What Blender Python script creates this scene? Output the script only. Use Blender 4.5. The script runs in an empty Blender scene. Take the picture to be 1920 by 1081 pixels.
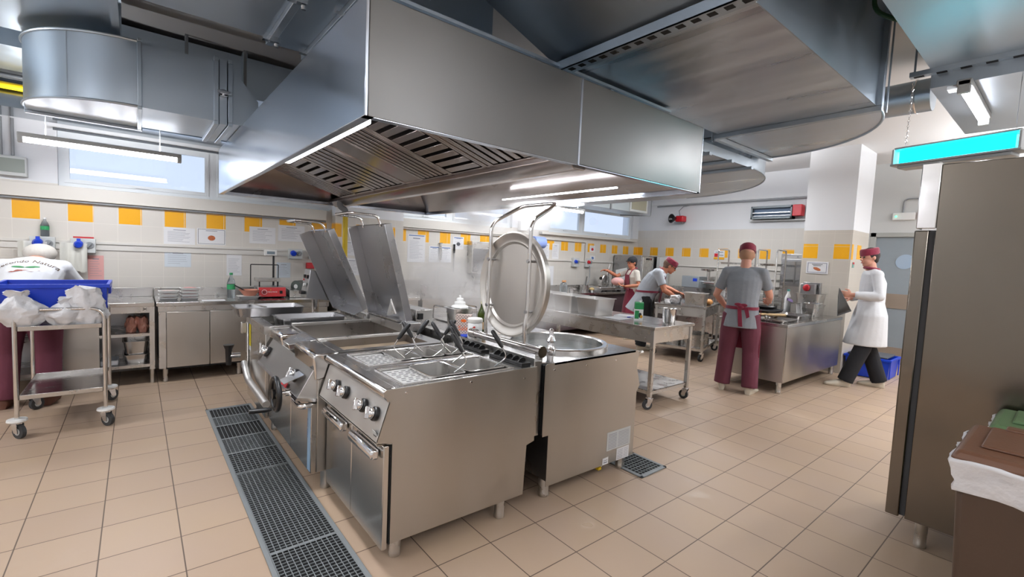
import bpy, bmesh, math, random
from mathutils import Vector, Matrix, Euler, noise
random.seed(7)
SC = bpy.context.scene
COL = SC.collection
PI = math.pi
# ------------------------------------------------------------------ camera, world, exposure
cam_d = bpy.data.cameras.new('camera'); cam = bpy.data.objects.new('camera', cam_d); COL.objects.link(cam)
cam_d.sensor_width = 36.0; cam_d.lens = 16.22; cam_d.clip_start = 0.05; cam_d.clip_end = 200
yaw, pitch, roll = 0.8859, -0.0706, 0.0453
fw = Vector((math.cos(yaw)*math.cos(pitch), math.sin(yaw)*math.cos(pitch), math.sin(pitch)))
r0 = Vector((math.sin(yaw), -math.cos(yaw), 0)); u0 = r0.cross(fw)
rt = math.cos(roll)*r0 + math.sin(roll)*u0; up = -math.sin(roll)*r0 + math.cos(roll)*u0
M = Matrix(((rt.x, up.x, -fw.x, -1.109), (rt.y, up.y, -fw.y, -1.826), (rt.z, up.z, -fw.z, 1.500), (0, 0, 0, 1)))
cam.matrix_world = M
SC.camera = cam
SC.view_settings.view_transform = 'Standard'; SC.view_settings.look = 'None'
SC.view_settings.exposure = 0.1; SC.view_settings.gamma = 1.0; SC.view_settings.use_curve_mapping = False
W = bpy.data.worlds.new('sky'); SC.world = W; W.use_nodes = True
_b = W.node_tree.nodes['Background']; _b.inputs[0].default_value = (0.66, 0.78, 1.0, 1); _b.inputs[1].default_value = 1.05
SC.cycles.max_bounces = 8; SC.cycles.diffuse_bounces = 4; SC.cycles.glossy_bounces = 4; SC.cycles.transparent_max_bounces = 12
SC.cycles.sample_clamp_indirect = 4.0; SC.cycles.caustics_reflective = False; SC.cycles.caustics_refractive = False
SC.cycles.volume_bounces = 3; SC.cycles.volume_step_rate = 2.0; SC.cycles.volume_max_steps = 64

# light tubes of the room: (centre x, y, z, length, direction, watts) -- fittings are built below; unseen ones added to brighten the room
TUBES = [(-1.315, 3.93, 2.30, 1.13, 'x', 24), (3.1, 3.9, 2.45, 1.3, 'x', 20), (4.65, 3.92, 2.34, 1.05, 'x', 18),
         (3.25, -1.29, 2.632, 0.95, 'x', 14), (-2.4, -2.6, 2.7, 1.3, 'x', 22), (1.0, -3.4, 2.7, 1.3, 'x', 22),
         (-3.2, 0.4, 2.6, 1.3, 'y', 28), (5.2, -2.2, 2.8, 1.3, 'x', 62), (7.2, -1.8, 2.7, 1.3, 'x', 60),
         (6.2, 2.2, 2.9, 1.3, 'y', 60), (-3.3, 3.0, 2.5, 1.3, 'x', 40)]

# ------------------------------------------------------------------ materials
MATS = {}
def srgb(c):
    if isinstance(c, str):
        c = [int(c[i:i+2], 16)/255 for i in (0, 2, 4)]
    return tuple(((x/12.92) if x <= 0.04045 else ((x+0.055)/1.055)**2.4) for x in c)+(1,)
def newmat(name):
    m = bpy.data.materials.new(name); m.use_nodes = True
    nt = m.node_tree; return m, nt, nt.nodes['Principled BSDF']
def mat(name, col, rough=0.5, metal=0.0, bump=0.0, bscale=60, var=0.0, vscale=8, trans=0.0, emis=None, estr=0, coat=0, alpha=1, sheen=0):
    if name in MATS: return MATS[name]
    m, nt, b = newmat(name); c = srgb(col)
    b.inputs['Base Color'].default_value = c; b.inputs['Roughness'].default_value = rough; b.inputs['Metallic'].default_value = metal
    if trans: b.inputs['Transmission Weight'].default_value = trans; b.inputs['IOR'].default_value = 1.3
    if alpha < 1: b.inputs['Alpha'].default_value = alpha
    if coat: b.inputs['Coat Weight'].default_value = coat
    if sheen: b.inputs['Sheen Weight'].default_value = sheen
    if emis: b.inputs['Emission Color'].default_value = srgb(emis); b.inputs['Emission Strength'].default_value = estr
    if bump or var:
        tc = nt.nodes.new('ShaderNodeTexCoord')
        if var:
            n = nt.nodes.new('ShaderNodeTexNoise'); n.inputs['Scale'].default_value = vscale; n.inputs['Detail'].default_value = 4
            nt.links.new(tc.outputs['Object'], n.inputs['Vector'])
            mx = nt.nodes.new('ShaderNodeMix'); mx.data_type = 'RGBA'
            mx.inputs[6].default_value = tuple(x*(1-var) for x in c[:3])+(1,); mx.inputs[7].default_value = tuple(min(1, x*(1+var)) for x in c[:3])+(1,)
            nt.links.new(n.outputs['Fac'], mx.inputs[0]); nt.links.new(mx.outputs[2], b.inputs['Base Color'])
        if bump:
            n2 = nt.nodes.new('ShaderNodeTexNoise'); n2.inputs['Scale'].default_value = bscale; n2.inputs['Detail'].default_value = 3
            nt.links.new(tc.outputs['Object'], n2.inputs['Vector'])
            bp = nt.nodes.new('ShaderNodeBump'); bp.inputs['Strength'].default_value = bump; bp.inputs['Distance'].default_value = 0.01
            nt.links.new(n2.outputs['Fac'], bp.inputs['Height']); nt.links.new(bp.outputs['Normal'], b.inputs['Normal'])
    MATS[name] = m; return m
def steel(name, col, rough, stretch=(1, 1, 1), scale=6.0, rvar=0.12, cvar=0.12, bump=0.0, bscale=1.2):
    """brushed or galvanised sheet: metallic, roughness and tint wander over the sheet"""
    if name in MATS: return MATS[name]
    m, nt, b = newmat(name); c = srgb(col); b.inputs['Metallic'].default_value = 1.0
    tc = nt.nodes.new('ShaderNodeTexCoord'); mp = nt.nodes.new('ShaderNodeMapping'); mp.inputs['Scale'].default_value = stretch
    nt.links.new(tc.outputs['Object'], mp.inputs['Vector'])
    n = nt.nodes.new('ShaderNodeTexNoise'); n.inputs['Scale'].default_value = scale; n.inputs['Detail'].default_value = 5
    nt.links.new(mp.outputs['Vector'], n.inputs['Vector'])
    mr = nt.nodes.new('ShaderNodeMapRange'); mr.inputs['From Min'].default_value = 0.3; mr.inputs['From Max'].default_value = 0.7
    mr.inputs['To Min'].default_value = max(0.02, rough-rvar); mr.inputs['To Max'].default_value = rough+rvar
    nt.links.new(n.outputs['Fac'], mr.inputs['Value']); nt.links.new(mr.outputs['Result'], b.inputs['Roughness'])
    mx = nt.nodes.new('ShaderNodeMix'); mx.data_type = 'RGBA'
    mx.inputs[6].default_value = tuple(x*(1-cvar) for x in c[:3])+(1,); mx.inputs[7].default_value = tuple(min(1, x*(1+cvar)) for x in c[:3])+(1,)
    nt.links.new(n.outputs['Fac'], mx.inputs[0]); nt.links.new(mx.outputs[2], b.inputs['Base Color'])
    if bump:
        n2 = nt.nodes.new('ShaderNodeTexNoise'); n2.inputs['Scale'].default_value = bscale; n2.inputs['Detail'].default_value = 1
        nt.links.new(tc.outputs['Object'], n2.inputs['Vector'])
        bp = nt.nodes.new('ShaderNodeBump'); bp.inputs['Strength'].default_value = bump; bp.inputs['Distance'].default_value = 0.05
        nt.links.new(n2.outputs['Fac'], bp.inputs['Height']); nt.links.new(bp.outputs['Normal'], b.inputs['Normal'])
    MATS[name] = m; return m
ST = steel('stainless', 'cccac7', 0.30, (1, 1, 1), 9, 0.07, 0.08)
STP = steel('stainless_side', 'bfbbb5', 0.36, (1, 1, 0.3), 4, 0.06, 0.10)
STB = steel('stainless_bright', 'd8d6d4', 0.16, (1, 1, 1), 7, 0.06, 0.05)
STT = steel('stainless_top', 'c4c2c0', 0.22, (1, 1, 1), 10, 0.07, 0.06)
STD = steel('stainless_dark', 'a9a9ab', 0.30, (1, 1, 1), 3, 0.06, 0.06)
HOOD = steel('hood_steel', 'cdd6e2', 0.20, (1, 1, 1), 1.6, 0.04, 0.05, 0.05, 1.0)  # bluish base colour paints in the window reflection on the hood sides
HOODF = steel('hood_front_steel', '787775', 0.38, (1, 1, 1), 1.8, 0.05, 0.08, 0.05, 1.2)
GALV = steel('galvanised', 'b4bfc9', 0.40, (1, 1, 1), 2.5, 0.08, 0.10, 0.05, 1.1)
GALR = steel('galvanised_ribbed', 'ccd3da', 0.36, (5, .25, 1), 1.3, 0.16, 0.26)
GALM = steel('galvanised_smooth', 'aab2b9', 0.13, (1, 1, 1), 2.5, 0.05, 0.06, 0.04, 1.5)
DOORS = steel('door_steel', 'cfcbc6', 0.25, (1, 1, 1), 2, 0.04, 0.05)
PANEL = steel('panel_steel', 'd2d0cd', 0.42, (1, 1, 1), 5, 0.05, 0.05)
CHR = steel('chrome', 'e2e2e4', 0.07, (1, 1, 1), 4, 0.03, 0.03)
BLK = mat('black_plastic', '141416', 0.35); RUB = mat('rubber', '3a3b3d', 0.7); DARK = mat('dark_inside', '0d0d0f', 0.8)
GRYP = mat('grey_plastic', 'c9cccb', 0.45); WHP = mat('white_plastic', 'eeeeec', 0.4); REDP = mat('red_plastic', 'c01f2c', 0.4)
BLUEP = mat('blue_plastic', '1440c4', 0.35, var=0.06); PAPER = mat('paper', 'e6e6e8', 0.8); INK = mat('ink', '55565c', 0.9)
LINK = mat('pale_ink', '9a9aa4', 0.9); MAROON = mat('maroon_cloth', '7c1b35', 0.9, bump=0.3, bscale=40, sheen=0.3)
TROUS = mat('maroon_trousers', '683342', 0.9, bump=0.5, bscale=14, var=0.12, vscale=5)
GREYC = mat('grey_cloth', '8b8f95', 0.9, bump=0.4, bscale=18, var=0.06); WHC = mat('white_cloth', 'dcdee2', 0.9, bump=0.5, bscale=12)
BAGW = mat('white_bag', 'dfdfe2', 0.45, bump=0.8, bscale=22, var=0.05)
SKIN = mat('skin', 'cf9680', 0.55, var=0.06, vscale=20); SKIN2 = mat('tanned_skin', 'c07c5e', 0.55, var=0.06, vscale=20)
HAIR = mat('dark_hair', '241a17', 0.7, bump=0.5, bscale=90); SHOE = mat('white_shoe', 'd6cdbc', 0.6, var=0.08)
YEL = mat('yellow_pipe', 'e6c214', 0.4); ORNG = mat('orange_print', 'e86a1c', 0.6)

# ------------------------------------------------------------------ mesh builder
class BL:
    """a row of like pieces, each of which becomes a part of its own"""
    def __init__(s): s.it = []
    def new(s): s.it.append(B()); return s.it[-1]
class B:
    def __init__(s): s.v = []; s.f = []; s.m = []; s.cur = 0; s.X = None
    def _a(s, vs, fs):
        o = len(s.v)
        s.v += [(s.X @ Vector(p)) if s.X is not None else Vector(p) for p in vs]
        s.f += [tuple(o+i for i in f) for f in fs]; s.m += [s.cur]*len(fs); return s
    def use(s, i): s.cur = i; return s
    def box(s, x0, x1, y0, y1, z0, z1):
        if x1 < x0: x0, x1 = x1, x0
        if y1 < y0: y0, y1 = y1, y0
        if z1 < z0: z0, z1 = z1, z0
        return s._a([(x0,y0,z0),(x1,y0,z0),(x1,y1,z0),(x0,y1,z0),(x0,y0,z1),(x1,y0,z1),(x1,y1,z1),(x0,y1,z1)],
                    [(3,2,1,0),(4,5,6,7),(0,1,5,4),(1,2,6,5),(2,3,7,6),(3,0,4,7)])
    def cbox(s, c, d, R=None):
        R = R or Matrix.Identity(3); c = Vector(c); P = []
        for k in ((-1,-1,-1),(1,-1,-1),(1,1,-1),(-1,1,-1),(-1,-1,1),(1,-1,1),(1,1,1),(-1,1,1)):
            P.append(c+R @ Vector((k[0]*d[0]/2, k[1]*d[1]/2, k[2]*d[2]/2)))
        return s._a(P, [(3,2,1,0),(4,5,6,7),(0,1,5,4),(1,2,6,5),(2,3,7,6),(3,0,4,7)])
    def hexa(s, P): return s._a(P, [(3,2,1,0),(4,5,6,7),(0,1,5,4),(1,2,6,5),(2,3,7,6),(3,0,4,7)])
    def poly(s, P): return s._a(P, [tuple(range(len(P)))])
    def prism(s, P, d):
        """polygon P (3D points) swept along vector d"""
        n = len(P); d = Vector(d); Q = [Vector(p)+d for p in P]
        nrm = sum(((Vector(P[i])-Vector(P[0])).cross(Vector(P[(i+1) % n])-Vector(P[0])) for i in range(1, n-1)), Vector())
        fl = nrm.dot(d) > 0
        fs = [tuple(range(n)) if not fl else tuple(range(n))[::-1], tuple(range(n, 2*n))[::-1] if not fl else tuple(range(n, 2*n))]
        for i in range(n):
            j = (i+1) % n; q = (i, j, n+j, n+i); fs.append(q if fl else q[::-1])
        return s._a([Vector(p) for p in P]+Q, fs)
    def loft(s, rings, cap=True, closed=True):
        n = len(rings[0]); V = [p for r in rings for p in r]; fs = []
        for k in range(len(rings)-1):
            for i in range(n if closed else n-1):
                j = (i+1) % n; fs.append((k*n+i, k*n+j, (k+1)*n+j, (k+1)*n+i))
        if cap: fs.append(tuple(range(n))[::-1]); fs.append(tuple(range((len(rings)-1)*n, len(rings)*n)))
        return s._a(V, fs)
    def tube(s, pts, r, seg=10, cap=True, closed=False, rs=None, flat=1.0):
        pts = [Vector(p) for p in pts]; n = len(pts); rings = []; prev = None
        for i, p in enumerate(pts):
            if closed: t = (pts[(i+1) % n]-pts[i-1]).normalized()
            elif i == 0: t = (pts[1]-p).normalized()
            elif i == n-1: t = (p-pts[-2]).normalized()
            else: t = ((pts[i+1]-p).normalized()+(p-pts[i-1]).normalized()).normalized()
            if prev is None: u = t.orthogonal().normalized()
            else: u = (prev-t*prev.dot(t)).normalized()
            prev = u; w = t.cross(u); rr = rs[i] if rs else r
            rings.append([p+rr*(math.cos(a)*u+flat*math.sin(a)*w) for a in (2*PI*k/seg for k in range(seg))])
        if closed: rings.append(rings[0]); cap = False
        return s.loft(rings, cap)
    def cyl(s, p0, p1, r0, r1=None, seg=20):
        return s.tube([p0, p1], r0, seg, rs=[r0, r0 if r1 is None else r1])
    def lathe(s, prof, c, axis=(0,0,1), seg=24, cap=True, sx=1, sy=1):
        ax = Vector(axis).normalized(); u = ax.orthogonal().normalized() if abs(ax.z) < .999 else Vector((1,0,0)); w = ax.cross(u); c = Vector(c)
        rings = [[c+ax*z+r*(sx*math.cos(a)*u+sy*math.sin(a)*w) for a in (2*PI*k/seg for k in range(seg))] for r, z in prof]
        return s.loft(rings, cap)
    def ball(s, c, r, seg=16, sc=(1,1,1), R=None):
        c = Vector(c); rings = []; n = max(6, seg//2); R = R or Matrix.Identity(3)
        for i in range(n+1):
            a = -PI/2+PI*i/n; rr = max(1e-4, math.cos(a))
            rings.append([c+R @ Vector((r*sc[0]*rr*math.cos(b), r*sc[1]*rr*math.sin(b), r*sc[2]*math.sin(a))) for b in (2*PI*k/seg for k in range(seg))])
        return s.loft(rings, True)
    def pan(s, x0, x1, y0, y1, z0, z1, t=0.004, lip=0.012, taper=0.015, rc=0.03):
        """open gastronorm pan with a rolled flat rim"""
        def ring(a, b, c, d, r, z):
            P = []
            for cx, cy, a0 in ((b-r, d-r, 0), (a+r, d-r, 90), (a+r, c+r, 180), (b-r, c+r, 270)):
                for k in range(4):
                    an = math.radians(a0+30*k); P.append((cx+r*math.cos(an), cy+r*math.sin(an), z))
            return P
        rr = rc
        rings = [ring(x0+taper, x1-taper, y0+taper, y1-taper, rr, z0), ring(x0, x1, y0, y1, rr, z1-.003), ring(x0-lip, x1+lip, y0-lip, y1+lip, rr, z1-.003),
                 ring(x0-lip, x1+lip, y0-lip, y1+lip, rr, z1), ring(x0+t, x1-t, y0+t, y1-t, rr*.9, z1), ring(x0+taper+t, x1-taper-t, y0+taper+t, y1-taper-t, rr*.9, z0+t)]
        return s.loft(rings, True)
def fillet(pts, r, n=5):
    pts = [Vector(p) for p in pts]; out = [pts[0]]
    for i in range(1, len(pts)-1):
        a, b, c = pts[i-1], pts[i], pts[i+1]; d1 = (a-b); d2 = (c-b); rr = min(r, d1.length*.49, d2.length*.49)
        p, q = b+d1.normalized()*rr, b+d2.normalized()*rr
        for k in range(n+1):
            t = k/n; out.append((1-t)**2*p+2*t*(1-t)*b+t*t*q)
    out.append(pts[-1]); return out
def link(name, b, mats, parent=None, inv=None, bev=0, smooth=38, sub=0):
    me = bpy.data.meshes.new(name)
    V = [(inv @ p) if inv is not None else p for p in b.v]
    me.from_pydata([tuple(p) for p in V], [], b.f)
    mats = mats if isinstance(mats, (list, tuple)) else [mats]
    for m in mats: me.materials.append(m)
    me.polygons.foreach_set('material_index', [min(i, len(mats)-1) for i in b.m])
    bm = bmesh.new(); bm.from_mesh(me); bmesh.ops.recalc_face_normals(bm, faces=bm.faces); bm.to_mesh(me); bm.free()
    me.polygons.foreach_set('use_smooth', [True]*len(me.polygons)); me.set_sharp_from_angle(angle=math.radians(smooth)); me.update()
    o = bpy.data.objects.new(name, me); COL.objects.link(o)
    if parent is not None: o.parent = parent
    if bev:
        md = o.modifiers.new('bevel', 'BEVEL'); md.width = bev; md.segments = 2; md.limit_method = 'ANGLE'; md.angle_limit = math.radians(40)
    if sub: md = o.modifiers.new('sub', 'SUBSURF'); md.levels = sub; md.render_levels = sub
    return o
def props(o, label, cat, group=None, kind=None):
    if label: o['label'] = label
    if cat: o['category'] = cat
    if group: o['group'] = group
    if kind: o['kind'] = kind
    return o
def T(name, label, cat, loc=(0,0,0), rz=0, group=None):
    o = bpy.data.objects.new(name, None); o.empty_display_size = 0.1; COL.objects.link(o); o.location = loc; o.rotation_euler = (0, 0, rz)
    return props(o, label, cat, group)
def inv_of(o):
    m = Matrix.Identity(4)
    while o is not None:
        m = (Matrix.Translation(o.location) @ o.rotation_euler.to_matrix().to_4x4()) @ m; o = o.parent
    return m.inverted()
def P(root, name, b, mats, label=None, bev=0, local=False, smooth=38, sub=0):
    """a part; geometry in world coordinates unless local"""
    if isinstance(b, BL):
        for q in b.it: o = P(root, name, q, mats, label, bev, local, smooth, sub)
        return o
    o = link(name, b, mats, root, None if local else inv_of(root), bev, smooth, sub)
    if label: o['label'] = label
    return o
def S(name, b, mats, bev=0):
    o = link(name, b, mats, None, None, bev); o['kind'] = 'structure'; return o
def one(name, b, mats, label, cat, group=None, kind=None, bev=0, smooth=38, sub=0):
    zs = min(p.z for p in b.v); cx = sum(p.x for p in b.v)/len(b.v); cy = sum(p.y for p in b.v)/len(b.v)
    o = link(name, b, mats, None, Matrix.Translation((-cx, -cy, -zs)), bev, smooth, sub); o.location = (cx, cy, zs)
    return props(o, label, cat, group, kind)
def dup(root, loc, rz=None, label=None, group=None):
    def cp(o, par):
        c = o.copy(); COL.objects.link(c); c.parent = par
        for ch in [x for x in COL.objects if x.parent is o]: cp(ch, c)
        return c
    r = cp(root, None); r.location = loc
    if rz is not None: r.rotation_euler = (0, 0, rz)
    if label: r['label'] = label
    if group: r['group'] = group
    return r
def text(body, size, origin, ux, uy, ext=0.0006, align='CENTER', arc=None):
    """lettering as mesh in builder B: letters laid on the plane origin + ux, uy"""
    cu = bpy.data.curves.new('lettering', 'FONT'); cu.body = body; cu.size = size; cu.align_x = align; cu.resolution_u = 2
    ob = bpy.data.objects.new('lettering', cu); COL.objects.link(ob); dg = bpy.context.evaluated_depsgraph_get(); dg.update()
    me = bpy.data.meshes.new_from_object(ob.evaluated_get(dg)); b = B(); ux = Vector(ux).normalized(); uy = Vector(uy).normalized(); n = ux.cross(uy); o = Vector(origin)
    vs = []
    for v in me.vertices:
        x, y = v.co.x, v.co.y
        if arc: a = x/arc; x, y = (arc+y)*math.sin(a), (arc+y)*math.cos(a)-arc
        vs.append(o+ux*x+uy*y+n*ext)
    b._a(vs, [tuple(p.vertices) for p in me.polygons])
    bpy.data.objects.remove(ob); bpy.data.meshes.remove(me); bpy.data.curves.remove(cu); return b
def merge(*bs):
    r = B()
    for i, (b, k) in enumerate(bs):
        o = len(r.v); r.v += b.v; r.f += [tuple(o+j for j in f) for f in b.f]; r.m += [k if k is not None else q for q in b.m]
    return r
# ------------------------------------------------------------------ the room
def floor_mat():
    m, nt, b = newmat('floor_tiles'); N = nt.nodes.new; L = nt.links.new
    g = N('ShaderNodeNewGeometry'); sp = N('ShaderNodeSeparateXYZ'); L(g.outputs['Position'], sp.inputs[0])
    t = 0.315
    def edge(out, off):
        a = N('ShaderNodeMath'); a.operation = 'ADD'; a.inputs[1].default_value = off+t*40; L(out, a.inputs[0])
        d = N('ShaderNodeMath'); d.operation = 'DIVIDE'; d.inputs[1].default_value = t; L(a.outputs[0], d.inputs[0])
        fr = N('ShaderNodeMath'); fr.operation = 'FRACT'; L(d.outputs[0], fr.inputs[0])
        s = N('ShaderNodeMath'); s.operation = 'SUBTRACT'; s.inputs[1].default_value = 0.5; L(fr.outputs[0], s.inputs[0])
        ab = N('ShaderNodeMath'); ab.operation = 'ABSOLUTE'; L(s.outputs[0], ab.inputs[0])
        fl = N('ShaderNodeMath'); fl.operation = 'FLOOR'; L(d.outputs[0], fl.inputs[0])
        return ab, fl
    ax, fx = edge(sp.outputs['X'], 0.0); ay, fy = edge(sp.outputs['Y'], 0.0)
    mxx = N('ShaderNodeMath'); mxx.operation = 'MAXIMUM'; L(ax.outputs[0], mxx.inputs[0]); L(ay.outputs[0], mxx.inputs[1])
    gr = N('ShaderNodeMapRange'); gr.inputs['From Min'].default_value = 0.489; gr.inputs['From Max'].default_value = 0.494; L(mxx.outputs[0], gr.inputs['Value'])
    cb = N('ShaderNodeCombineXYZ'); L(fx.outputs[0], cb.inputs[0]); L(fy.outputs[0], cb.inputs[1])
    wn = N('ShaderNodeTexWhiteNoise'); wn.noise_dimensions = '3D'; L(cb.outputs[0], wn.inputs['Vector'])
    n = N('ShaderNodeTexNoise'); n.inputs['Scale'].default_value = 2.2; n.inputs['Detail'].default_value = 6; L(g.outputs['Position'], n.inputs['Vector'])
    m1 = N('ShaderNodeMix'); m1.data_type = 'RGBA'; m1.inputs[6].default_value = srgb('b69c80'); m1.inputs[7].default_value = srgb('c4aa8b'); L(wn.outputs['Value'], m1.inputs[0])
    m2 = N('ShaderNodeMix'); m2.data_type = 'RGBA'; m2.inputs[7].default_value = srgb('b8a190'); L(m1.outputs[2], m2.inputs[6]); L(n.outputs['Fac'], m2.inputs[0])
    m3 = N('ShaderNodeMix'); m3.data_type = 'RGBA'; m3.inputs[7].default_value = srgb('5d4b3e'); L(m2.outputs[2], m3.inputs[6]); L(gr.outputs['Result'], m3.inputs[0])
    # a few wet patches
    n3 = N('ShaderNodeTexNoise'); n3.inputs['Scale'].default_value = 1.6; n3.inputs['Detail'].default_value = 5; L(g.outputs['Position'], n3.inputs['Vector'])
    wr = N('ShaderNodeMapRange'); wr.inputs['From Min'].default_value = 0.66; wr.inputs['From Max'].default_value = 0.74; wr.inputs['To Min'].default_value = 0.46; wr.inputs['To Max'].default_value = 0.25
    L(n3.outputs['Fac'], wr.inputs['Value']); L(wr.outputs['Result'], b.inputs['Roughness'])
    L(m3.outputs[2], b.inputs['Base Color'])
    bp = N('ShaderNodeBump'); bp.inputs['Strength'].default_value = 0.25; bp.inputs['Distance'].default_value = 0.002; bp.invert = True
    L(gr.outputs['Result'], bp.inputs['Height']); L(bp.outputs['Normal'], b.inputs['Normal'])
    return m
def wall_mat(name, axis, start, period, ztile, z0=1.655, z1=1.845, width=0.2, tile=0.2, base='dcd7cf', paint='e9ebee', off=0):
    """white wall tiles with a row of yellow ones, painted plaster above"""
    m, nt, b = newmat(name); N = nt.nodes.new; L = nt.links.new
    g = N('ShaderNodeNewGeometry'); sp = N('ShaderNodeSeparateXYZ'); L(g.outputs['Position'], sp.inputs[0])
    def M2(op, a, bb=None):
        q = N('ShaderNodeMath'); q.operation = op
        for i, x in enumerate((a, bb)):
            if x is None: continue
            if isinstance(x, (int, float)): q.inputs[i].default_value = x
            else: L(x, q.inputs[i])
        return q.outputs[0]
    h = sp.outputs[axis]; z = sp.outputs['Z']
    u = M2('FRACT', M2('DIVIDE', M2('ADD', M2('SUBTRACT', h, start), period*60), period))
    yel = M2('MULTIPLY', M2('LESS_THAN', u, width/period), M2('MULTIPLY', M2('GREATER_THAN', z, z0), M2('LESS_THAN', z, z1)))
    eu = M2('ABSOLUTE', M2('SUBTRACT', M2('FRACT', M2('DIVIDE', M2('ADD', M2('SUBTRACT', h, start), tile*60), tile)), 0.5))
    ez = M2('ABSOLUTE', M2('SUBTRACT', M2('FRACT', M2('DIVIDE', M2('ADD', M2('SUBTRACT', z, z0), tile*20), 0.19)), 0.5))
    gro = M2('GREATER_THAN', M2('MAXIMUM', eu, ez), 0.490)
    tl = M2('LESS_THAN', z, ztile)
    n = N('ShaderNodeTexNoise'); n.inputs['Scale'].default_value = 1.5; L(g.outputs['Position'], n.inputs['Vector'])
    a = N('ShaderNodeMix'); a.data_type = 'RGBA'; a.inputs[6].default_value = srgb(base); a.inputs[7].default_value = tuple(x*0.93 for x in srgb(base)[:3])+(1,); L(n.outputs['Fac'], a.inputs[0])
    c1 = N('ShaderNodeMix'); c1.data_type = 'RGBA'; c1.inputs[7].default_value = srgb('f2b01a'); L(a.outputs[2], c1.inputs[6]); L(yel, c1.inputs[0])
    c2 = N('ShaderNodeMix'); c2.data_type = 'RGBA'; c2.inputs[7].default_value = tuple(min(1, x*1.09) for x in srgb(base)[:3])+(1,); L(c1.outputs[2], c2.inputs[6]); L(gro, c2.inputs[0])
    c3 = N('ShaderNodeMix'); c3.data_type = 'RGBA'; c3.inputs[6].default_value = srgb(paint); L(c2.outputs[2], c3.inputs[7]); L(tl, c3.inputs[0])
    L(c3.outputs[2], b.inputs['Base Color'])
    r = N('ShaderNodeMapRange'); r.inputs['To Min'].default_value = 0.7; r.inputs['To Max'].default_value = 0.28; L(tl, r.inputs['Value']); L(r.outputs['Result'], b.inputs['Roughness'])
    return m
WM = wall_mat('window_wall_tiles', 'X', -2.065, 0.405, 2.03); EM = wall_mat('end_wall_tiles', 'Y', 3.948-.41*6, 0.407, 2.23)
PM = wall_mat('pillar_tiles', 'Y', 0.29, 0.40, 2.09, 1.67, 1.885, 0.2, 0.2, base='cfc8bd'); PLM = wall_mat('column_tiles', 'X', 0.93, 0.40, 1.95)
PAINT = mat('wall_paint', 'e8eaec', 0.8); CEIL = mat('ceiling_paint', 'e8e8e8', 0.9); FM = floor_mat()
WY = 4.9; EX = 8.2; DX = 8.55; CZ = 3.3
S('floor', B().box(-4.5, 9.2, -4.2, 5.3, -.1, 0), FM)
S('ceiling', B().box(-4.5, 9.2, -4.2, 5.3, CZ, CZ+.1), CEIL)
S('wall_left', B().box(-4.6, -4.5, -4.2, 5.3, 0, CZ), PAINT); S('wall_back', B().box(-4.6, 9.2, -4.3, -4.2, 0, CZ), PAINT)
# window wall with three openings
ops = [(-1.73, 1.02), (2.09, 4.32), (5.26, 7.98)]; zs, zt = 2.01, 2.60
b = B().box(-4.5, EX, WY, WY+.3, 0, zs).box(-4.5, EX, WY, WY+.3, zt, CZ)
xs = [-4.5]+[q for o in ops for q in o]+[EX]
for i in range(0, len(xs), 2): b.box(xs[i], xs[i+1], WY, WY+.3, zs, zt)
S('wall_window_side', b, WM)
FRM = mat('window_frame', 'eef3f6', 0.5)
gm, nt, pb = newmat('window_glass'); MATS['glass'] = gm
nt.nodes.remove(pb); out = nt.nodes['Material Output']; tr = nt.nodes.new('ShaderNodeBsdfTransparent'); gl = nt.nodes.new('ShaderNodeBsdfGlossy'); gl.inputs['Roughness'].default_value = 0.02
mx = nt.nodes.new('ShaderNodeMixShader'); lw = nt.nodes.new('ShaderNodeLayerWeight'); lw.inputs[0].default_value = .5; fr = nt.nodes.new('ShaderNodeMath'); fr.operation = 'POWER'; fr.inputs[1].default_value = 4; nt.links.new(lw.outputs['Facing'], fr.inputs[0]); f2 = nt.nodes.new('ShaderNodeMath'); f2.operation = 'MULTIPLY_ADD'; f2.inputs[1].default_value = .8; f2.inputs[2].default_value = .05; nt.links.new(fr.outputs[0], f2.inputs[0]); nt.links.new(f2.outputs[0], mx.inputs[0]); nt.links.new(tr.outputs[0], mx.inputs[1]); nt.links.new(gl.outputs[0], mx.inputs[2]); nt.links.new(mx.outputs[0], out.inputs[0])
def window(n, x0, x1, y, splits):
    b = B(); fw_ = 0.055
    b.box(x0, x1, y, y+.07, zs, zs+fw_).box(x0, x1, y, y+.07, zt-fw_, zt)
    b.box(x0, x0+fw_, y, y+.07, zs+fw_, zt-fw_).box(x1-fw_, x1, y, y+.07, zs+fw_, zt-fw_)
    for s_ in splits: b.box(s_-.05, s_+.05, y, y+.07, zs+fw_, zt-fw_)
    w = S('window_%d' % n, b, FRM)
    e = [x0]+splits+[x1]
    for i in range(len(e)-1):
        a = B(); lo, hi = e[i]+.045, e[i+1]-.045
        for (p, q, r, t) in ((lo, hi, zs+.045, zs+.085), (lo, hi, zt-.085, zt-.045), (lo, lo+.04, zs+.085, zt-.085), (hi-.04, hi, zs+.085, zt-.085)): a.box(p, q, y-.012, y+.04, r, t)
        P(w, 'sash', a, FRM)
        P(w, 'window_pane', B().box(lo+.03, hi-.03, y+.02, y+.026, zs+.07, zt-.07), gm)
        P(w, 'window_handle', B().cbox(((lo+hi)/2, y-.03, zs+.065), (.12, .02, .02)), FRM)
window(1, -1.73, 1.02, WY+.06, [-.37]); window(2, 2.09, 4.32, WY+.06, [3.02]); window(3, 5.26, 7.98, WY+.06, [6.26])
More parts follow.
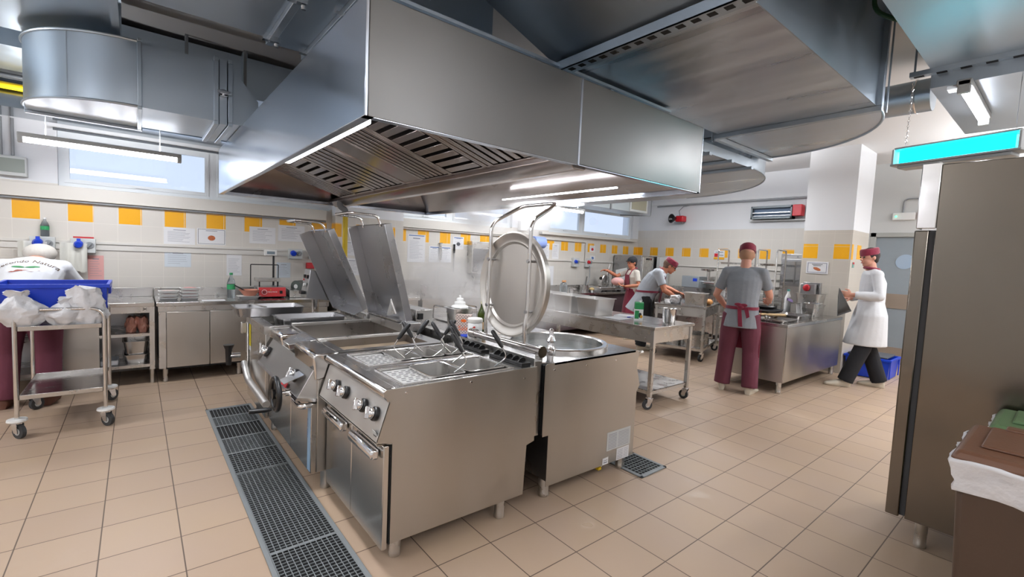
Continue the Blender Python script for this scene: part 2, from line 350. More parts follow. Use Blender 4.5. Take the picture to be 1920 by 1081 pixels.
# tiled sill ledges projecting under the window bands
S('trim_1', B().box(-4.5, .95, WY-.06, WY+.0, 1.87, 2.01), mat('sill_tiles', 'dcd8d0', .35), bev=.004)
S('trim_2', B().box(2.06, 4.30, WY-.06, WY+.0, 1.87, 2.01), MATS['sill_tiles'], bev=.004)
S('trim_3', B().box(5.0, 8.0, WY-.10, WY, 1.95, 2.0), MATS['sill_tiles'], bev=.004)
# column between first and second window
S('wall_column', B().box(1.04, 2.06, 4.74, WY+.1, 0, CZ), PLM)
# end wall
S('wall_end', B().box(EX, EX+.35, .9, 5.3, 0, CZ), EM)
S('wall_door_side', B().box(DX, DX+.3, -4.2, -.68, 0, CZ).box(DX, DX+.3, -.68, .40, 2.13, CZ).box(DX, DX+.3, .40, .95, 0, CZ), mat('door_wall_paint', 'cfd0ce', .7))
S('wall_pillar', B().box(6.86, 7.65, .27, .90, 0, CZ), PM)
S('baseboard_door_side', B().box(DX-.012, DX, -4.2, -.68, 0, .25).box(DX-.012, DX, .40, .95, 0, .25), mat('baseboard_grey', '7c7468', .6))
d = S('door_1', B().box(DX+.02, DX+.07, -.66, .38, .01, 2.09), mat('door_grey', '8b949a', .45, var=.05))
P(d, 'door_frame', B().box(DX-.02, DX+.1, -.74, -.66, 0, 2.16).box(DX-.02, DX+.1, .38, .46, 0, 2.16).box(DX-.02, DX+.1, -.74, .46, 2.09, 2.16), mat('door_frame_grey', 'a9aaa6', .5), bev=.004)
P(d, 'porthole', B().lathe([(.20, 0), (.20, .012)], (DX+.012, -.02, 1.69), (1, 0, 0), 36, sx=.57, sy=.62), mat('porthole_glass', '9fb3c8', .15))
P(d, 'kick_plate', B().box(DX+.008, DX+.02, -.64, .36, .92, 1.16), mat('brown_plate', '8b7d70', .5))
P(d, 'kick_plate', B().box(DX+.008, DX+.02, -.64, .36, .02, .28), MATS['brown_plate'])
# cable trunking and pipes on the walls
TRK = mat('trunking', 'd9d6d0', .5); PIPE = mat('grey_pipe', '8d9093', .45)
b = B().box(-4.5, 1.02, WY-.025, WY-.001, 1.425, 1.45).box(-4.5, 1.02, WY-.012, WY-.001, 1.36, 1.425)
S('trim_4', b, TRK); S('trim_5', B().box(5.0, 7.5, WY-.025, WY-.001, 1.44, 1.462), TRK)
S('trim_6', B().cyl((-4.5, WY-.03, 1.855), (.95, WY-.03, 1.855), .012), PIPE)
S('trim_7', B().cyl((2.06, WY-.03, 1.855), (4.5, WY-.03, 1.855), .012).cyl((4.5, WY-.03, 1.86), (6.35, WY-.03, 1.86), .014).cyl((6.35, WY-.03, 1.86), (6.35, WY-.03, 1.45), .014), TRK)
S('trim_8', B().box(EX-.03, EX-.001, .9, 4.9, 2.80, 2.86), mat('white_trim', 'eceef0', .5)); S('trim_9', B().cyl((EX-.03, .9, 2.77), (EX-.03, 4.4, 2.77), .015), PIPE)
S('trim_10', B().cyl((-1.75, WY-.08, 2.57), (1.0, WY-.08, 2.57), .012), mat('dark_conduit', '585d62', .5))
S('trim_11', B().cyl((EX-.02, .9, 1.45), (EX-.02, 4.2, 1.45), .012), TRK)
# floor gratings (drain channel, small drain)
GR = mat('grate_steel', '8b9092', .5, metal=.3)
def grate(name, x0, x1, y0, y1, secs, label):
    t = T(name, label, 'drain grate', (x0, y0, 0))
    P(t, 'channel', B().box(x0+.02, x1-.02, y0+.02, y1-.02, .0005, .002), DARK)
    b = B().box(x0, x0+.022, y0, y1, 0, .010).box(x1-.022, x1, y0, y1, 0, .010).box(x0, x1, y0, y0+.022, 0, .010).box(x0, x1, y1-.022, y1, 0, .010)
    P(t, 'grate_frame', b, GR, bev=.002)
    for (a, c, px, py, tilt) in secs:
        g = B(); n = int((x1-x0-.05)/px)
        for i in range(n+1): xx = x0+.024+i*(x1-x0-.048)/n; g.box(xx-.0017, xx+.0017, a, c, .007, .0108)
        m_ = max(1, int((c-a)/py))
        for j in range(m_+1): yy = a+j*(c-a)/m_; w_ = .005 if j in (0, m_) else .0016; g.box(x0+.022, x1-.022, yy-w_, yy+w_, .007, .0105)
        P(t, 'grating', g, GR)
    return t
grate('drain_channel', -.645, -.285, -1.15, 2.99, [(-1.12, -.30, .024, .024, 0), (-.29, .52, .024, .024, 0), (.53, 1.50, .024, .024, 0), (1.52, 1.86, .024, .034, 0), (1.87, 2.17, .024, .024, 0), (2.18, 2.48, .024, .15, 0), (2.49, 2.71, .024, .022, 0), (2.72, 2.95, .024, .12, 0)],
      'long steel grating over the floor drain channel in front of the cooking range')
grate('floor_drain', 1.60, 1.90, -.03, .27, [(-.005, .245, .028, .028, 0)], 'small square floor grating beside the boiling kettle unit')
# lamps
TUBEH = mat('hood_lamp_glass', 'ffffff', .4, emis='f4f6ff', estr=9)
TUBEM = mat('lit_tube', 'ffffff', .4, emis='f4f6ff', estr=34)
def lamp(x, y, z, l, d, w, label, hang=True, grp=None):
    t = T('tube_lamp', label, 'lamp', (x, y, z), 0 if d == 'x' else PI/2, grp)
    h = l/2
    P(t, 'lamp_housing', B().box(-h, h, -.035, .035, .018, .055), GRYP, local=True, bev=.006)
    P(t, 'lamp_tube', B().cyl((-h+.03, 0, 0), (h-.03, 0, 0), .022, seg=14), TUBEM, local=True)
    e = BL()
    for sx in (-1, 1): e.new().box(sx*h, sx*(h-.035), -.03, .03, -.027, .05)
    P(t, 'end_cap', e, GRYP, local=True, bev=.005)
    if hang:
        c = BL()
        for sx in (-1, 1): c.new().cyl((sx*h*.7, 0, .055), (sx*h*.7, 0, CZ-z), .004, seg=6)
        P(t, 'suspension_wire', c, PIPE, local=True)
    ld = bpy.data.lights.new('tube_light', 'AREA'); ld.shape = 'RECTANGLE'; ld.size = l*.95; ld.size_y = .05; ld.energy = w*.6; ld.color = (.97, .98, 1.0)
    lo = bpy.data.objects.new('tube_light', ld); COL.objects.link(lo); lo.parent = t; lo.location = (0, 0, -.03)
    lu = bpy.data.lights.new('tube_light_upward', 'AREA'); lu.shape = 'RECTANGLE'; lu.size = l*.95; lu.size_y = .05; lu.energy = w*(1.3 if hang else .0); lu.color = (.97, .98, 1.0)
    if hang:
        lq = bpy.data.objects.new('tube_light_upward', lu); COL.objects.link(lq); lq.parent = t; lq.location = (0, 0, .062); lq.rotation_euler = (PI, 0, 0)
    return t
lamp_labels = ['lit tube lamp hanging in front of the left window', 'added unseen tube lamp hanging between the second window and the range', 'tube lamp hanging before the far window',
  'lit tube lamp fixed under the duct above the insect lamp', 'added unseen tube lamp hanging in the rear corner of the room', 'added unseen tube lamp hanging behind the waste bins', 'added unseen tube lamp hanging along the blank side wall',
  'added unseen tube lamp hanging over the aisle past the refrigerator', 'added unseen tube lamp hanging before the grey door', 'added unseen tube lamp hanging near the end wall', 'added unseen tube lamp hanging beside the hand cart corner']
for k, (x, y, z, l, d_, w) in enumerate(TUBES): lamp(x, y, z, l, d_, w, lamp_labels[k], hang=(k != 3))
# ------------------------------------------------------------------ extraction hood
h = T('extraction_hood', 'huge stainless steel island extraction hood over the cooking range', 'extraction hood', (.66, 1.66, 1.97))
hx0, hx1, hy0, hy1, hz0, hz1 = -.48, 1.80, -.19, 3.52, 1.97, 2.395
def slab(b, A, C, z0, z1, t=.012):  # vertical sheet between two plan points
    A, C = Vector((*A, 0)), Vector((*C, 0)); n = (C-A).normalized().cross(Vector((0,0,1)))*t
    b.hexa([A+Vector((0,0,z0)), C+Vector((0,0,z0)), C-n+Vector((0,0,z0)), A-n+Vector((0,0,z0)), A+Vector((0,0,z1)), C+Vector((0,0,z1)), C-n+Vector((0,0,z1)), A-n+Vector((0,0,z1))]); return b
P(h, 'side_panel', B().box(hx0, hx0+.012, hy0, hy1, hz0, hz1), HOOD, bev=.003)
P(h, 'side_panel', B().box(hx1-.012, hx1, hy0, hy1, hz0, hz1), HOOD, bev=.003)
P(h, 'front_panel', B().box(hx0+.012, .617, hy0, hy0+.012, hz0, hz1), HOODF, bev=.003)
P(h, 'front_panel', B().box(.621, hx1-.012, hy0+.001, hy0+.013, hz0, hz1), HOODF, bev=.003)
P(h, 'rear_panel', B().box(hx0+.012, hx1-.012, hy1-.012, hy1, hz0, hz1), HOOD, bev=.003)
P(h, 'top_panel', B().box(hx0+.05, hx1-.05, hy0+.05, hy1-.05, hz1-.02, hz1-.008), GALV)
b = B()
g_ = .035
for (a0, a1, b0, b1) in ((hx0, hx0+g_, hy0, hy1), (hx1-g_, hx1, hy0, hy1), (hx0, hx1, hy0, hy0+g_), (hx0, hx1, hy1-g_, hy1)): b.box(a0+.001, a1-.001, b0+.001, b1-.001, hz0-.001, hz0+.006)
b.box(hx0+g_-.006, hx0+g_, hy0+g_, hy1-g_, hz0, hz0+.03).box(hx1-g_, hx1-g_+.006, hy0+g_, hy1-g_, hz0, hz0+.03)
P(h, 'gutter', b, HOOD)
# inner sloping sheets and the central beam
cx = .66
INN = steel('hood_inner', 'b9b0ac', .22, (1, 1, 1), 2.0, .06, .08, .06, 1.5)
b = B()
def sheet(b, p, q, y0, y1, t=.006):
    d = Vector((q[0]-p[0], 0, q[1]-p[1])).normalized(); n = Vector((-d.z, 0, d.x))*t
    P_ = [Vector((p[0], y0, p[1])), Vector((q[0], y0, q[1])), Vector((q[0], y1, q[1])), Vector((p[0], y1, p[1]))]
    b.hexa(P_+[v+n for v in P_]); return b
sheet(b, (hx0+.03, 2.0), (hx0+.10, 2.06), hy0+.03, hy1-.03); sheet(b, (hx0+.10, 2.06), (-.16, 2.24), hy0+.03, hy1-.03)
sheet(b, (cx+.08+.72, 2.24), (hx1-.10, 2.06), hy0+.03, hy1-.03); sheet(b, (hx1-.10, 2.06), (hx1-.03, 2.0), hy0+.03, hy1-.03)
P(h, 'inner_sheet', b, INN)
b = BL()
b.new().hexa([(-.47, hy1-.03, 2.0), (hx1-.01, hy1-.03, 2.0), (hx1-.01, hy1-.02, 2.0), (-.47, hy1-.02, 2.0), (-.47, hy1-.45, 2.30), (hx1-.01, hy1-.45, 2.30), (hx1-.01, hy1-.44, 2.31), (-.47, hy1-.44, 2.31)])
b.new().hexa([(-.47, hy0+.03, 2.0), (hx1-.01, hy0+.03, 2.0), (hx1-.01, hy0+.02, 2.0), (-.47, hy0+.02, 2.0), (-.47, hy0+.20, 2.34), (hx1-.01, hy0+.20, 2.34), (hx1-.01, hy0+.19, 2.35), (-.47, hy0+.19, 2.35)])
P(h, 'end_sheet', b, INN)
b = B().prism([(cx-.10, hy0+.03, 2.03), (cx-.10, hy0+.03, 2.0), (cx-.035, hy0+.03, 1.955), (cx+.035, hy0+.03, 1.955), (cx+.10, hy0+.03, 2.0), (cx+.10, hy0+.03, 2.03)], (0, hy1-hy0-.06, 0))
P(h, 'central_beam', b, INN, bev=.003)
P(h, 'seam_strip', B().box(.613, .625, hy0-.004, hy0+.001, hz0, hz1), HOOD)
# grease filters on the two slopes
def filt(y0, y1, side, kind):
    b = B(); w = .72
    p = Vector((cx-.10*1 if side < 0 else cx+.10, 0, 2.03)); q = Vector((-.16, 0, 2.25)) if side < 0 else Vector((cx+.80, 0, 2.25))
    d = (q-p); L_ = d.length; d.normalize(); n = Vector((d.z, 0, -d.x)) if side > 0 else Vector((-d.z, 0, d.x))
    if n.z > 0: n = -n
    def qd(s0, s1, a, c, h0, h1):
        P_ = [p+d*s0+n*h0, p+d*s1+n*h0]; V = []
        for hh in (h0, h1):
            for (ss, yy) in ((s0, a), (s1, a), (s1, c), (s0, c)): V.append(p+d*ss+n*hh+Vector((0, yy, 0)))
        b.hexa(V)
    b.use(1); qd(0, L_, y0, y1, -.04, -.03); b.use(0)
    qd(0, L_, y0, y0+.018, -.03, .008); qd(0, L_, y1-.018, y1, -.03, .008); qd(0, .02, y0, y1, -.03, .008); qd(L_-.02, L_, y0, y1, -.03, .008)
    if kind == 'v':      # bars up the slope
        k = 6; st_ = (y1-y0-.036)/k
        for i in range(k): yy = y0+.018+i*st_; qd(.03, L_-.03, yy+st_*.18, yy+st_*.82, -.02, .006)
    elif kind == 'h':    # short bars across the slope
        k = 9; st_ = (L_-.04)/k
        for i in range(k): ss = .02+i*st_; qd(ss+st_*.22, ss+st_*.84, y0+.03, y1-.03, -.02, .008)
    else: qd(.02, L_-.02, y0+.02, y1-.02, -.02, .002)
    P(h, 'grease_filter', b, [INN, DARK], bev=.002)
yy = -.02
seq = [('v', .46), ('p', .06), ('h', .40), ('v', .40), ('p', .30), ('v', .62), ('h', .44), ('v', .44)]
for k_, w_ in seq:
    filt(yy, yy+w_-.004, -1, k_); filt(yy, yy+w_-.004, 1, k_); yy += w_
P(h, 'lamp_channel', B().box(hx0+.05, hx0+.12, .0, 1.5, 2.035, 2.055), INN)
l_ = P(h, 'hood_lamp', B().box(hx0+.05, hx0+.115, .03, 1.30, 2.004, 2.030), TUBEM, bev=.008)
l2 = P(h, 'hood_lamp', B().box(cx+.12, cx+.134, .2, 1.8, 1.996, 2.006), TUBEH)
l3 = P(h, 'hood_lamp', B().box(1.60, 1.62, .35, 1.7, 2.024, 2.034), TUBEH)
for (x, y, l, w) in ((hx0+.08, .66, 1.25, 13), (cx+.14, 1.2, 2.0, 9), (1.61, 1.0, 1.3, 8)):
    ld = bpy.data.lights.new('hood_light', 'AREA'); ld.shape = 'RECTANGLE'; ld.size = .04; ld.size_y = l; ld.energy = w; ld.color = (.97, .98, 1)
    lo = bpy.data.objects.new('hood_light', ld); COL.objects.link(lo); lo.parent = h; lo.location = Vector((x, y, 1.99))-h.location
# plenum box on top of the hood (dark sheet)
tp = T('exhaust_plenum', 'dark galvanised box on top of the hood behind its front edge', 'duct', (.7, 1.6, 2.4))
P(tp, 'plenum_box', B().box(-.33, 1.70, .05, 3.2, 2.396, 2.53), GALV)
P(tp, 'flange', B().box(-.36, 1.73, .02, 3.23, 2.52, 2.535).box(.46, .49, .03, .05, 2.396, 2.53).box(1.1, 1.13, .03, .05, 2.396, 2.53), GALV)
# ------------------------------------------------------------------ ducts
def flange_x(b, x, y0, y1, z0, z1, w=.035, t=.02):   # square frame round a duct that runs along x
    if isinstance(b, BL): b = b.new()
    b.box(x-t, x+t, y0-w, y1+w, z0-w, z0).box(x-t, x+t, y0-w, y1+w, z1, z1+w).box(x-t, x+t, y0-w, y0, z0, z1).box(x-t, x+t, y1, y1+w, z0, z1)
def flange_y(b, y, x0, x1, z0, z1, w=.035, t=.02):
    if isinstance(b, BL): b = b.new()
    b.box(x0-w, x1+w, y-t, y+t, z0-w, z0).box(x0-w, x1+w, y-t, y+t, z1, z1+w).box(x0-w, x0, y-t, y+t, z0, z1).box(x1, x1+w, y-t, y+t, z0, z1)
def arcwall(c, r, a0, a1, z0, z1, t=.004, n=16):
    b = B(); rings = []
    for k in range(n+1):
        a = math.radians(a0+(a1-a0)*k/n); u = Vector((math.cos(a), math.sin(a), 0)); c_ = Vector((c[0], c[1], 0))
        rings.append([c_+u*r+Vector((0,0,z0)), c_+u*(r-t)+Vector((0,0,z0)), c_+u*(r-t)+Vector((0,0,z1)), c_+u*r+Vector((0,0,z1))])
    return b.loft(rings)
def sector(c, r0, r1, a0, a1, z, t=.004, n=20):
    b = B(); rings = []
    for k in range(n+1):
        a = math.radians(a0+(a1-a0)*k/n); u = Vector((math.cos(a), math.sin(a), 0)); c_ = Vector((c[0], c[1], 0))
        rings.append([c_+u*max(r0, .002)+Vector((0,0,z)), c_+u*r1+Vector((0,0,z)), c_+u*r1+Vector((0,0,z+t)), c_+u*max(r0, .002)+Vector((0,0,z+t))])
    return b.loft(rings)
# right duct with its elbow
rd = T('ceiling_duct', 'widest ribbed galvanised duct, turning in a rounded elbow above the corner of the hood', 'duct', (1.7, -.4, 2.55))
P(rd, 'duct_bottom', B().box(.76, 2.55, -.92, .10, 2.55, 2.556), GALR)
P(rd, 'duct_side', B().box(.76, 2.55, -.926, -.92, 2.55, 3.16).box(.76, 2.55, .10, .106, 2.55, 3.16).box(.76, 2.55, -.92, .10, 3.154, 3.16), GALV)
b = BL(); flange_x(b, .74, -.92, .10, 2.55, 3.16); flange_x(b, 2.55, -.92, .10, 2.55, 3.16); flange_y(b, .14, 2.6, 3.60, 2.55, 3.16)
P(rd, 'flange', b, GALV, bev=.003)
b = B().box(.66, .72, -1.0, .16, 2.50, 2.506).box(.66, .664, -1.0, .16, 2.50, 2.55)
for k in range(16): b.use(1).box(.675, .705, -.97+k*.07, -.935+k*.07, 2.4985, 2.5005); b.use(0)
P(rd, 'hanger_rail', b, [GALV, DARK])
P(rd, 'elbow_bottom', sector((2.57, .12), .02, 1.04, -90, 0, 2.552), GALR)
P(rd, 'elbow_wall', arcwall((2.57, .12), 1.045, -90, 0, 2.55, 3.16), GALV)
P(rd, 'elbow_edge', B().tube([(2.57+1.05*math.cos(a), .12+1.05*math.sin(a), 2.55) for a in (-PI/2+PI/2*k/16 for k in range(17))], .008, 8), GALV)
P(rd, 'duct_bottom', B().box(2.60, 3.60, .14, 1.05, 2.55, 2.556), GALR); P(rd, 'duct_side', B().box(2.60, 2.606, .14, 1.05, 2.55, 3.16), GALV); P(rd, 'duct_side', B().box(3.594, 3.60, .14, 1.05, 2.55, 3.16), GALV)
# tapering piece to the left of the flange
b = B()
lo_, hi_ = [(.74, -.92, 2.55), (.74, .10, 2.55)], [(-.45, -.62, 2.78), (-.45, -.10, 2.78)]
b.hexa([lo_[0], hi_[0], hi_[1], lo_[1], (.74, -.92, 3.16), (-.45, -.62, 3.16), (-.45, -.10, 3.16), (.74, .10, 3.16)])
P(rd, 'taper', b, GALV)
b = BL()
for (px, py) in ((.69, -.97), (.69, .14), (2.55, -.975), (2.55, .16)): b.new().cyl((px, py, 2.5), (px, py, 3.3), .005, seg=6)
P(rd, 'hanger', b, GALV)
# second duct line, lower, with an elbow further away
d2 = T('ceiling_duct', 'second galvanised duct whose rounded elbow shows between the hood and the end wall', 'duct', (4.2, 1.2, 2.45))
zz = 2.42
P(d2, 'elbow_bottom', sector((3.35, 1.75), .45, 1.55, -90, 0, zz), GALR); P(d2, 'elbow_wall', arcwall((3.35, 1.75), 1.555, -90, 0, zz, 2.95), GALV)
P(d2, 'elbow_wall', arcwall((3.35, 1.75), .45, -90, 0, zz, 2.95), GALV)
P(d2, 'elbow_edge', B().tube([(3.35+1.56*math.cos(a), 1.75+1.56*math.sin(a), zz) for a in (-PI/2+PI/2*k/20 for k in range(21))], .007, 6), GALV)
P(d2, 'duct_bottom', B().box(1.9, 3.35, .20, 1.30, zz, zz+.005), GALR); P(d2, 'duct_side', B().box(1.9, 3.35, 1.3, 1.305, zz, 2.95), GALV); P(d2, 'duct_side', B().box(1.9, 3.35, .195, .2, zz, 2.5), GALV)
P(d2, 'duct_bottom', B().box(3.80, 4.90, 1.75, 4.2, zz, zz+.005), GALR); P(d2, 'duct_side', B().box(3.795, 3.8, 1.75, 4.2, zz, 2.95), GALV); P(d2, 'duct_side', B().box(4.9, 4.905, 1.75, 4.2, zz, 2.95), GALV)
b = BL()
for k in range(4): xx = 2.15+k*.38; b.new().box(xx-.02, xx+.02, .15, 1.36, zz-.03, zz-.003)
P(d2, 'flange', b, GALV, bev=.003)
# left duct with elbow: quarter turn towards the window wall, tapering to the hood on its right
ld_ = T('ceiling_duct', 'galvanised duct with a big rounded elbow in front of the left window', 'duct', (-1.0, 2.7, 2.4))
z0, z1 = 2.40, 2.83
P(ld_, 'elbow_wall', arcwall((-1.08, 2.95), .63, 180, 270, z0, z1, n=24), GALV)
P(ld_, 'elbow_bottom', sector((-1.08, 2.95), .02, .625, 180, 270, z0, n=24), GALR)
P(ld_, 'elbow_top', sector((-1.08, 2.95), .02, .625, 180, 270, z1-.005, n=24), GALV)
for zq in (z0, z1): P(ld_, 'elbow_edge', B().tube([(-1.08+.635*math.cos(a), 2.95+.635*math.sin(a), zq) for a in (PI+PI/2*k/24 for k in range(25))], .009, 8), GALV)
P(ld_, 'seam', B().box(-1.45, -1.444, 2.436, 2.442, z0, z1), GALV)
P(ld_, 'duct_section', B().box(-1.08, -.62, 2.32, 3.05, z0, z1), GALV)
b = BL(); flange_x(b, -1.08, 2.32, 3.05, z0, z1, .02, .012); flange_x(b, -.64, 2.32, 3.05, z0, z1, .03, .015); flange_x(b, -.55, 2.32, 3.05, z0, z1, .03, .015); flange_y(b, 3.11, -1.71, -1.08, z0, z1, .02)
P(ld_, 'flange', b, GALV, bev=.003)
b = B().box(-.62, -.57, 2.30, 3.07, z0-.02, z1+.02); P(ld_, 'damper', b, GALV, bev=.003)
b = B().lathe([(.03, 0), (.03, .03), (.012, .03), (.012, .06)], (-.595, 2.30, 2.60), (0, -1, 0), 12).cbox((-.595, 2.24, 2.60), (.09, .015, .02)); P(ld_, 'damper_handle', b, CHR)
b = B().hexa([(-.55, 2.32, z0), (-.36, 2.32, z0), (-.36, 3.05, z0), (-.55, 3.05, z0), (-.55, 2.32, z1), (-.36, 2.32, z0+.20), (-.36, 3.05, z0+.20), (-.55, 3.05, z1)])
P(ld_, 'taper', b, GALV)
P(ld_, 'duct_section', B().box(-1.71, -1.08, 2.95, 3.12, z0, z1), GALV)
# upper left ducts
td = T('ceiling_duct', 'galvanised duct with clamped flanges ending on the hood just above its side panel', 'duct', (-.9, 1.1, 2.8))
P(td, 'duct_section', B().box(-2.6, -.46, .55, 1.52, 2.80, 3.25), GALV); b = BL(); flange_x(b, -.44, .55, 1.52, 2.80, 3.25); flange_x(b, -1.6, .55, 1.52, 2.80, 3.25)
P(td, 'flange', b, GALV, bev=.003)
P(td, 'duct_section', B().box(-.42, -.24, .52, 1.55, 2.78, 3.27), GALV); b = BL(); flange_x(b, -.22, .52, 1.55, 2.78, 3.27); P(td, 'flange', b, GALV, bev=.003)
b = BL()
for (x, y) in ((-.46, 1.4), (-.46, .8), (-.24, 1.45), (-.24, .75)): b.new().cbox((x, y, 2.75), (.09, .035, .03)).cyl((x+.03, y, 2.73), (x+.03, y, 2.71), .012, seg=8)
P(td, 'clamp', b, CHR)
P(td, 'duct_section', B().box(-.20, .55, .50, 1.55, 2.54, 3.27), GALV)
t3 = T('ceiling_duct', 'long galvanised duct crossing high behind the elbow near the window wall', 'duct', (-1.2, 4, 2.9))
P(t3, 'duct_section', B().box(-3.8, 1.2, 3.30, 4.05, 2.88, 3.25), GALV); b = BL()
for xx in (-2.4, -1.35, -.3): flange_x(b, xx, 3.30, 4.05, 2.88, 3.25, .03)
P(t3, 'flange', b, GALV)
b = BL()
for xx in (-1.9, -1.35, -.75, -.3): b.new().box(xx-.012, xx+.012, 3.26, 3.28, 2.5, 3.3)
P(t3, 'hanger', b, PIPE)
t4 = T('ceiling_duct', 'dark galvanised duct close under the ceiling above the smaller elbow', 'duct', (-2.2, 2.3, 2.95))
P(t4, 'duct_section', B().box(-4.2, -1.2, 1.75, 2.95, 2.90, 3.28), GALV); b = BL(); flange_x(b, -1.2, 1.75, 2.95, 2.90, 3.25, .03); P(t4, 'flange', b, GALV)
t5 = T('ceiling_duct', 'low galvanised duct over the left window reflecting the tube lamp', 'duct', (-1, 4.6, 2.6))
P(t5, 'duct_section', B().box(-4.4, .4, 4.30, 4.78, 2.62, 2.86), GALM)
# far right duct over the refrigerator, with round pipe
fd = T('ceiling_duct', 'smooth galvanised duct that carries a tube lamp above the refrigerator', 'duct', (2.8, -1.3, 2.8))
P(fd, 'duct_section', B().hexa([(.9, -1.75, 2.80), (2.80, -1.75, 2.80), (2.80, -1.12, 2.80), (.9, -1.12, 2.80), (.9, -1.75, 3.2), (2.80, -1.75, 3.2), (2.80, -1.12, 3.2), (.9, -1.12, 3.2)]), GALV)
b = B().box(2.80, 2.85, -1.85, -1.02, 2.77, 2.80)
for k in range(7): b.use(1).box(2.81, 2.84, -1.75+k*.11, -1.70+k*.11, 2.768, 2.771); b.use(0)
P(fd, 'hanger_rail', b, [GALV, DARK])
P(fd, 'duct_section', B().box(2.85, 4.3, -1.75, -1.12, 2.688, 3.2), GALV); P(fd, 'junction_box', B().box(2.87, 2.95, -1.26, -1.20, 2.665, 2.688), GRYP)
b = B().cyl((2.83, -1.04, 2.78), (2.83, -1.04, 3.3), .006, seg=6); P(fd, 'hanger', b, GALV)
rp = T('ceiling_round_duct', 'round spiral metal duct passing under the ceiling', 'duct', (3.6, -.6, 2.95))
P(rp, 'pipe', B().cyl((3.95, .03, 2.97), (3.95, -.95, 2.97), .13, seg=24), GALV); b = BL()
for yy in (-.1, -.5, -.85): b.new().tube([(3.95+.135*math.cos(a), yy, 2.97+.135*math.sin(a)) for a in (2*PI*k/24 for k in range(24))], .007, 6, closed=True)
P(rp, 'band', b, STB)
one('ceiling_hose', B().tube(fillet([(2.2, -.95, 3.28), (2.2, -.95, 3.0), (2.25, -1.05, 2.93), (2.35, -1.12, 2.93)], .06), .012, 8), mat('green_hose', '1f4a2c', .5), 'dark green hose looping down from the ceiling beside the duct over the refrigerator', 'hose')
# ------------------------------------------------------------------ cooking range
def leg(root, x, y, h=.15, r=.03, name='leg', m=None):
    P(root, name, B().lathe([(r*.95, 0), (r, .004), (r, .022), (r*.96, .026), (r*.96, h*.55), (r, h*.56), (r, h)], (x, y, 0), seg=16), m or ST)
def knob(root, c, ax, r=.034, name='control_knob'):
    """black ring behind a chromed grip"""
    ax = Vector(ax).normalized(); c = Vector(c)
    k = P(root, name, B().lathe([(r, 0), (r, .012), (r*.9, .016)], c, ax, 24), BLK)
    up_ = Vector((0, .35, 1)); up_ = (up_-ax*up_.dot(ax)).normalized(); sd = ax.cross(up_)
    R = Matrix((sd, up_, ax)).transposed()
    g = B().ball(c+ax*.024, r*.78, 18, (1, 1, .75), R); g2 = B().cbox(c+ax*.045, (.016, r*1.7, .022), R)
    P(root, name+'_grip', merge((g, 0), (g2, 0)), CHR, bev=.004)
x0, x1, y0, y1 = -.20, .72, .14, .985
pc = T('pasta_cooker', 'stainless steel pasta cooker with wire handled baskets and four chrome knobs', 'pasta cooker', (.26, .56, 0))
# body side profile (seen from the front right): swept along y
prof = [(-.185, .105), (-.185, .60), (-.262, .60), (-.262, .622), (-.205, .80), (-.232, .826), (-.232, .848), (-.218, .857), (.718, .857), (.718, .41), (.660, .395), (.648, .10)]
sidep = B().prism([(x, y0, z) for x, z in prof], (0, .004, 0)); P(pc, 'side_panel', sidep, STP)
P(pc, 'side_panel', B().prism([(x, y1-.004, z) for x, z in prof], (0, .004, 0)), STP)
b = B().box(-.178, .64, y0+.006, y1-.006, .11, .595)
P(pc, 'body', b, STD)
# control panel: slanted sheet
cpn = [(-.262, .622), (-.203, .80)]
def slant(b, ya, yb, p, q, t=.004):
    n = Vector((q[1]-p[1], 0, -(q[0]-p[0]))).normalized()*-t
    A = [Vector((p[0], ya, p[1])), Vector((q[0], ya, q[1])), Vector((q[0], yb, q[1])), Vector((p[0], yb, p[1]))]
    b.hexa(A+[v-n for v in A]); return b
b = slant(B(), y0, y1, (-.264, .618), (-.205, .80)); slant(b, y0, y1, (-.264, .612), (-.185, .598))
P(pc, 'control_panel', b, PANEL)
P(pc, 'front_rail', B().prism([(-.205, y0+.003, .79), (-.236, y0+.003, .826), (-.236, y0+.003, .848), (-.224, y0+.003, .860), (-.17, y0+.003, .860), (-.17, y0+.003, .84)], (0, y1-y0-.006, 0)), STB, bev=.006)
nv = Vector((-.18, 0, .059)).normalized()
for ky, kz in ((.225, .722), (.37, .722), (.62, .722), (.765, .722)):
    fx = -.264+(kz-.618)/(.182)*.059
    knob(pc, Vector((fx, ky, kz))+nv*.004, nv)
P(pc, 'rating_mark', merge((B().cbox(Vector((-.2565, .175, .645)), (.002, .045, .04), Matrix.Rotation(-.31, 3, 'Y')), 0), (text('CE', .03, (-.259, .175, .637), (0, -1, 0), (.31, 0, .95)), 1)), [GRYP, BLK])
def door(root, ya, yb, x, zb, zt, hy0, hy1, hz):
    d = P(root, 'door', B().box(x, x+.03, ya, yb, zb, zt), DOORS, bev=.004)
    hb = B().prism([(x-.002, hy0, hz+.022), (x-.035, hy0, hz+.030), (x-.05, hy0, hz+.006), (x-.045, hy0, hz-.022), (x-.006, hy0, hz-.026)], (0, hy1-hy0, 0))
    o = link('door_handle', hb, CHR, d, inv_of(d), .010); return d
door(pc, y0+.012, .555, -.222, .075, .585, .19, .50, .535); door(pc, .562, y1-.006, -.222, .075, .585, .61, .93, .535)
P(pc, 'door_gasket', B().box(-.19, -.182, y0+.005, y1-.005, .1, .59), DARK)
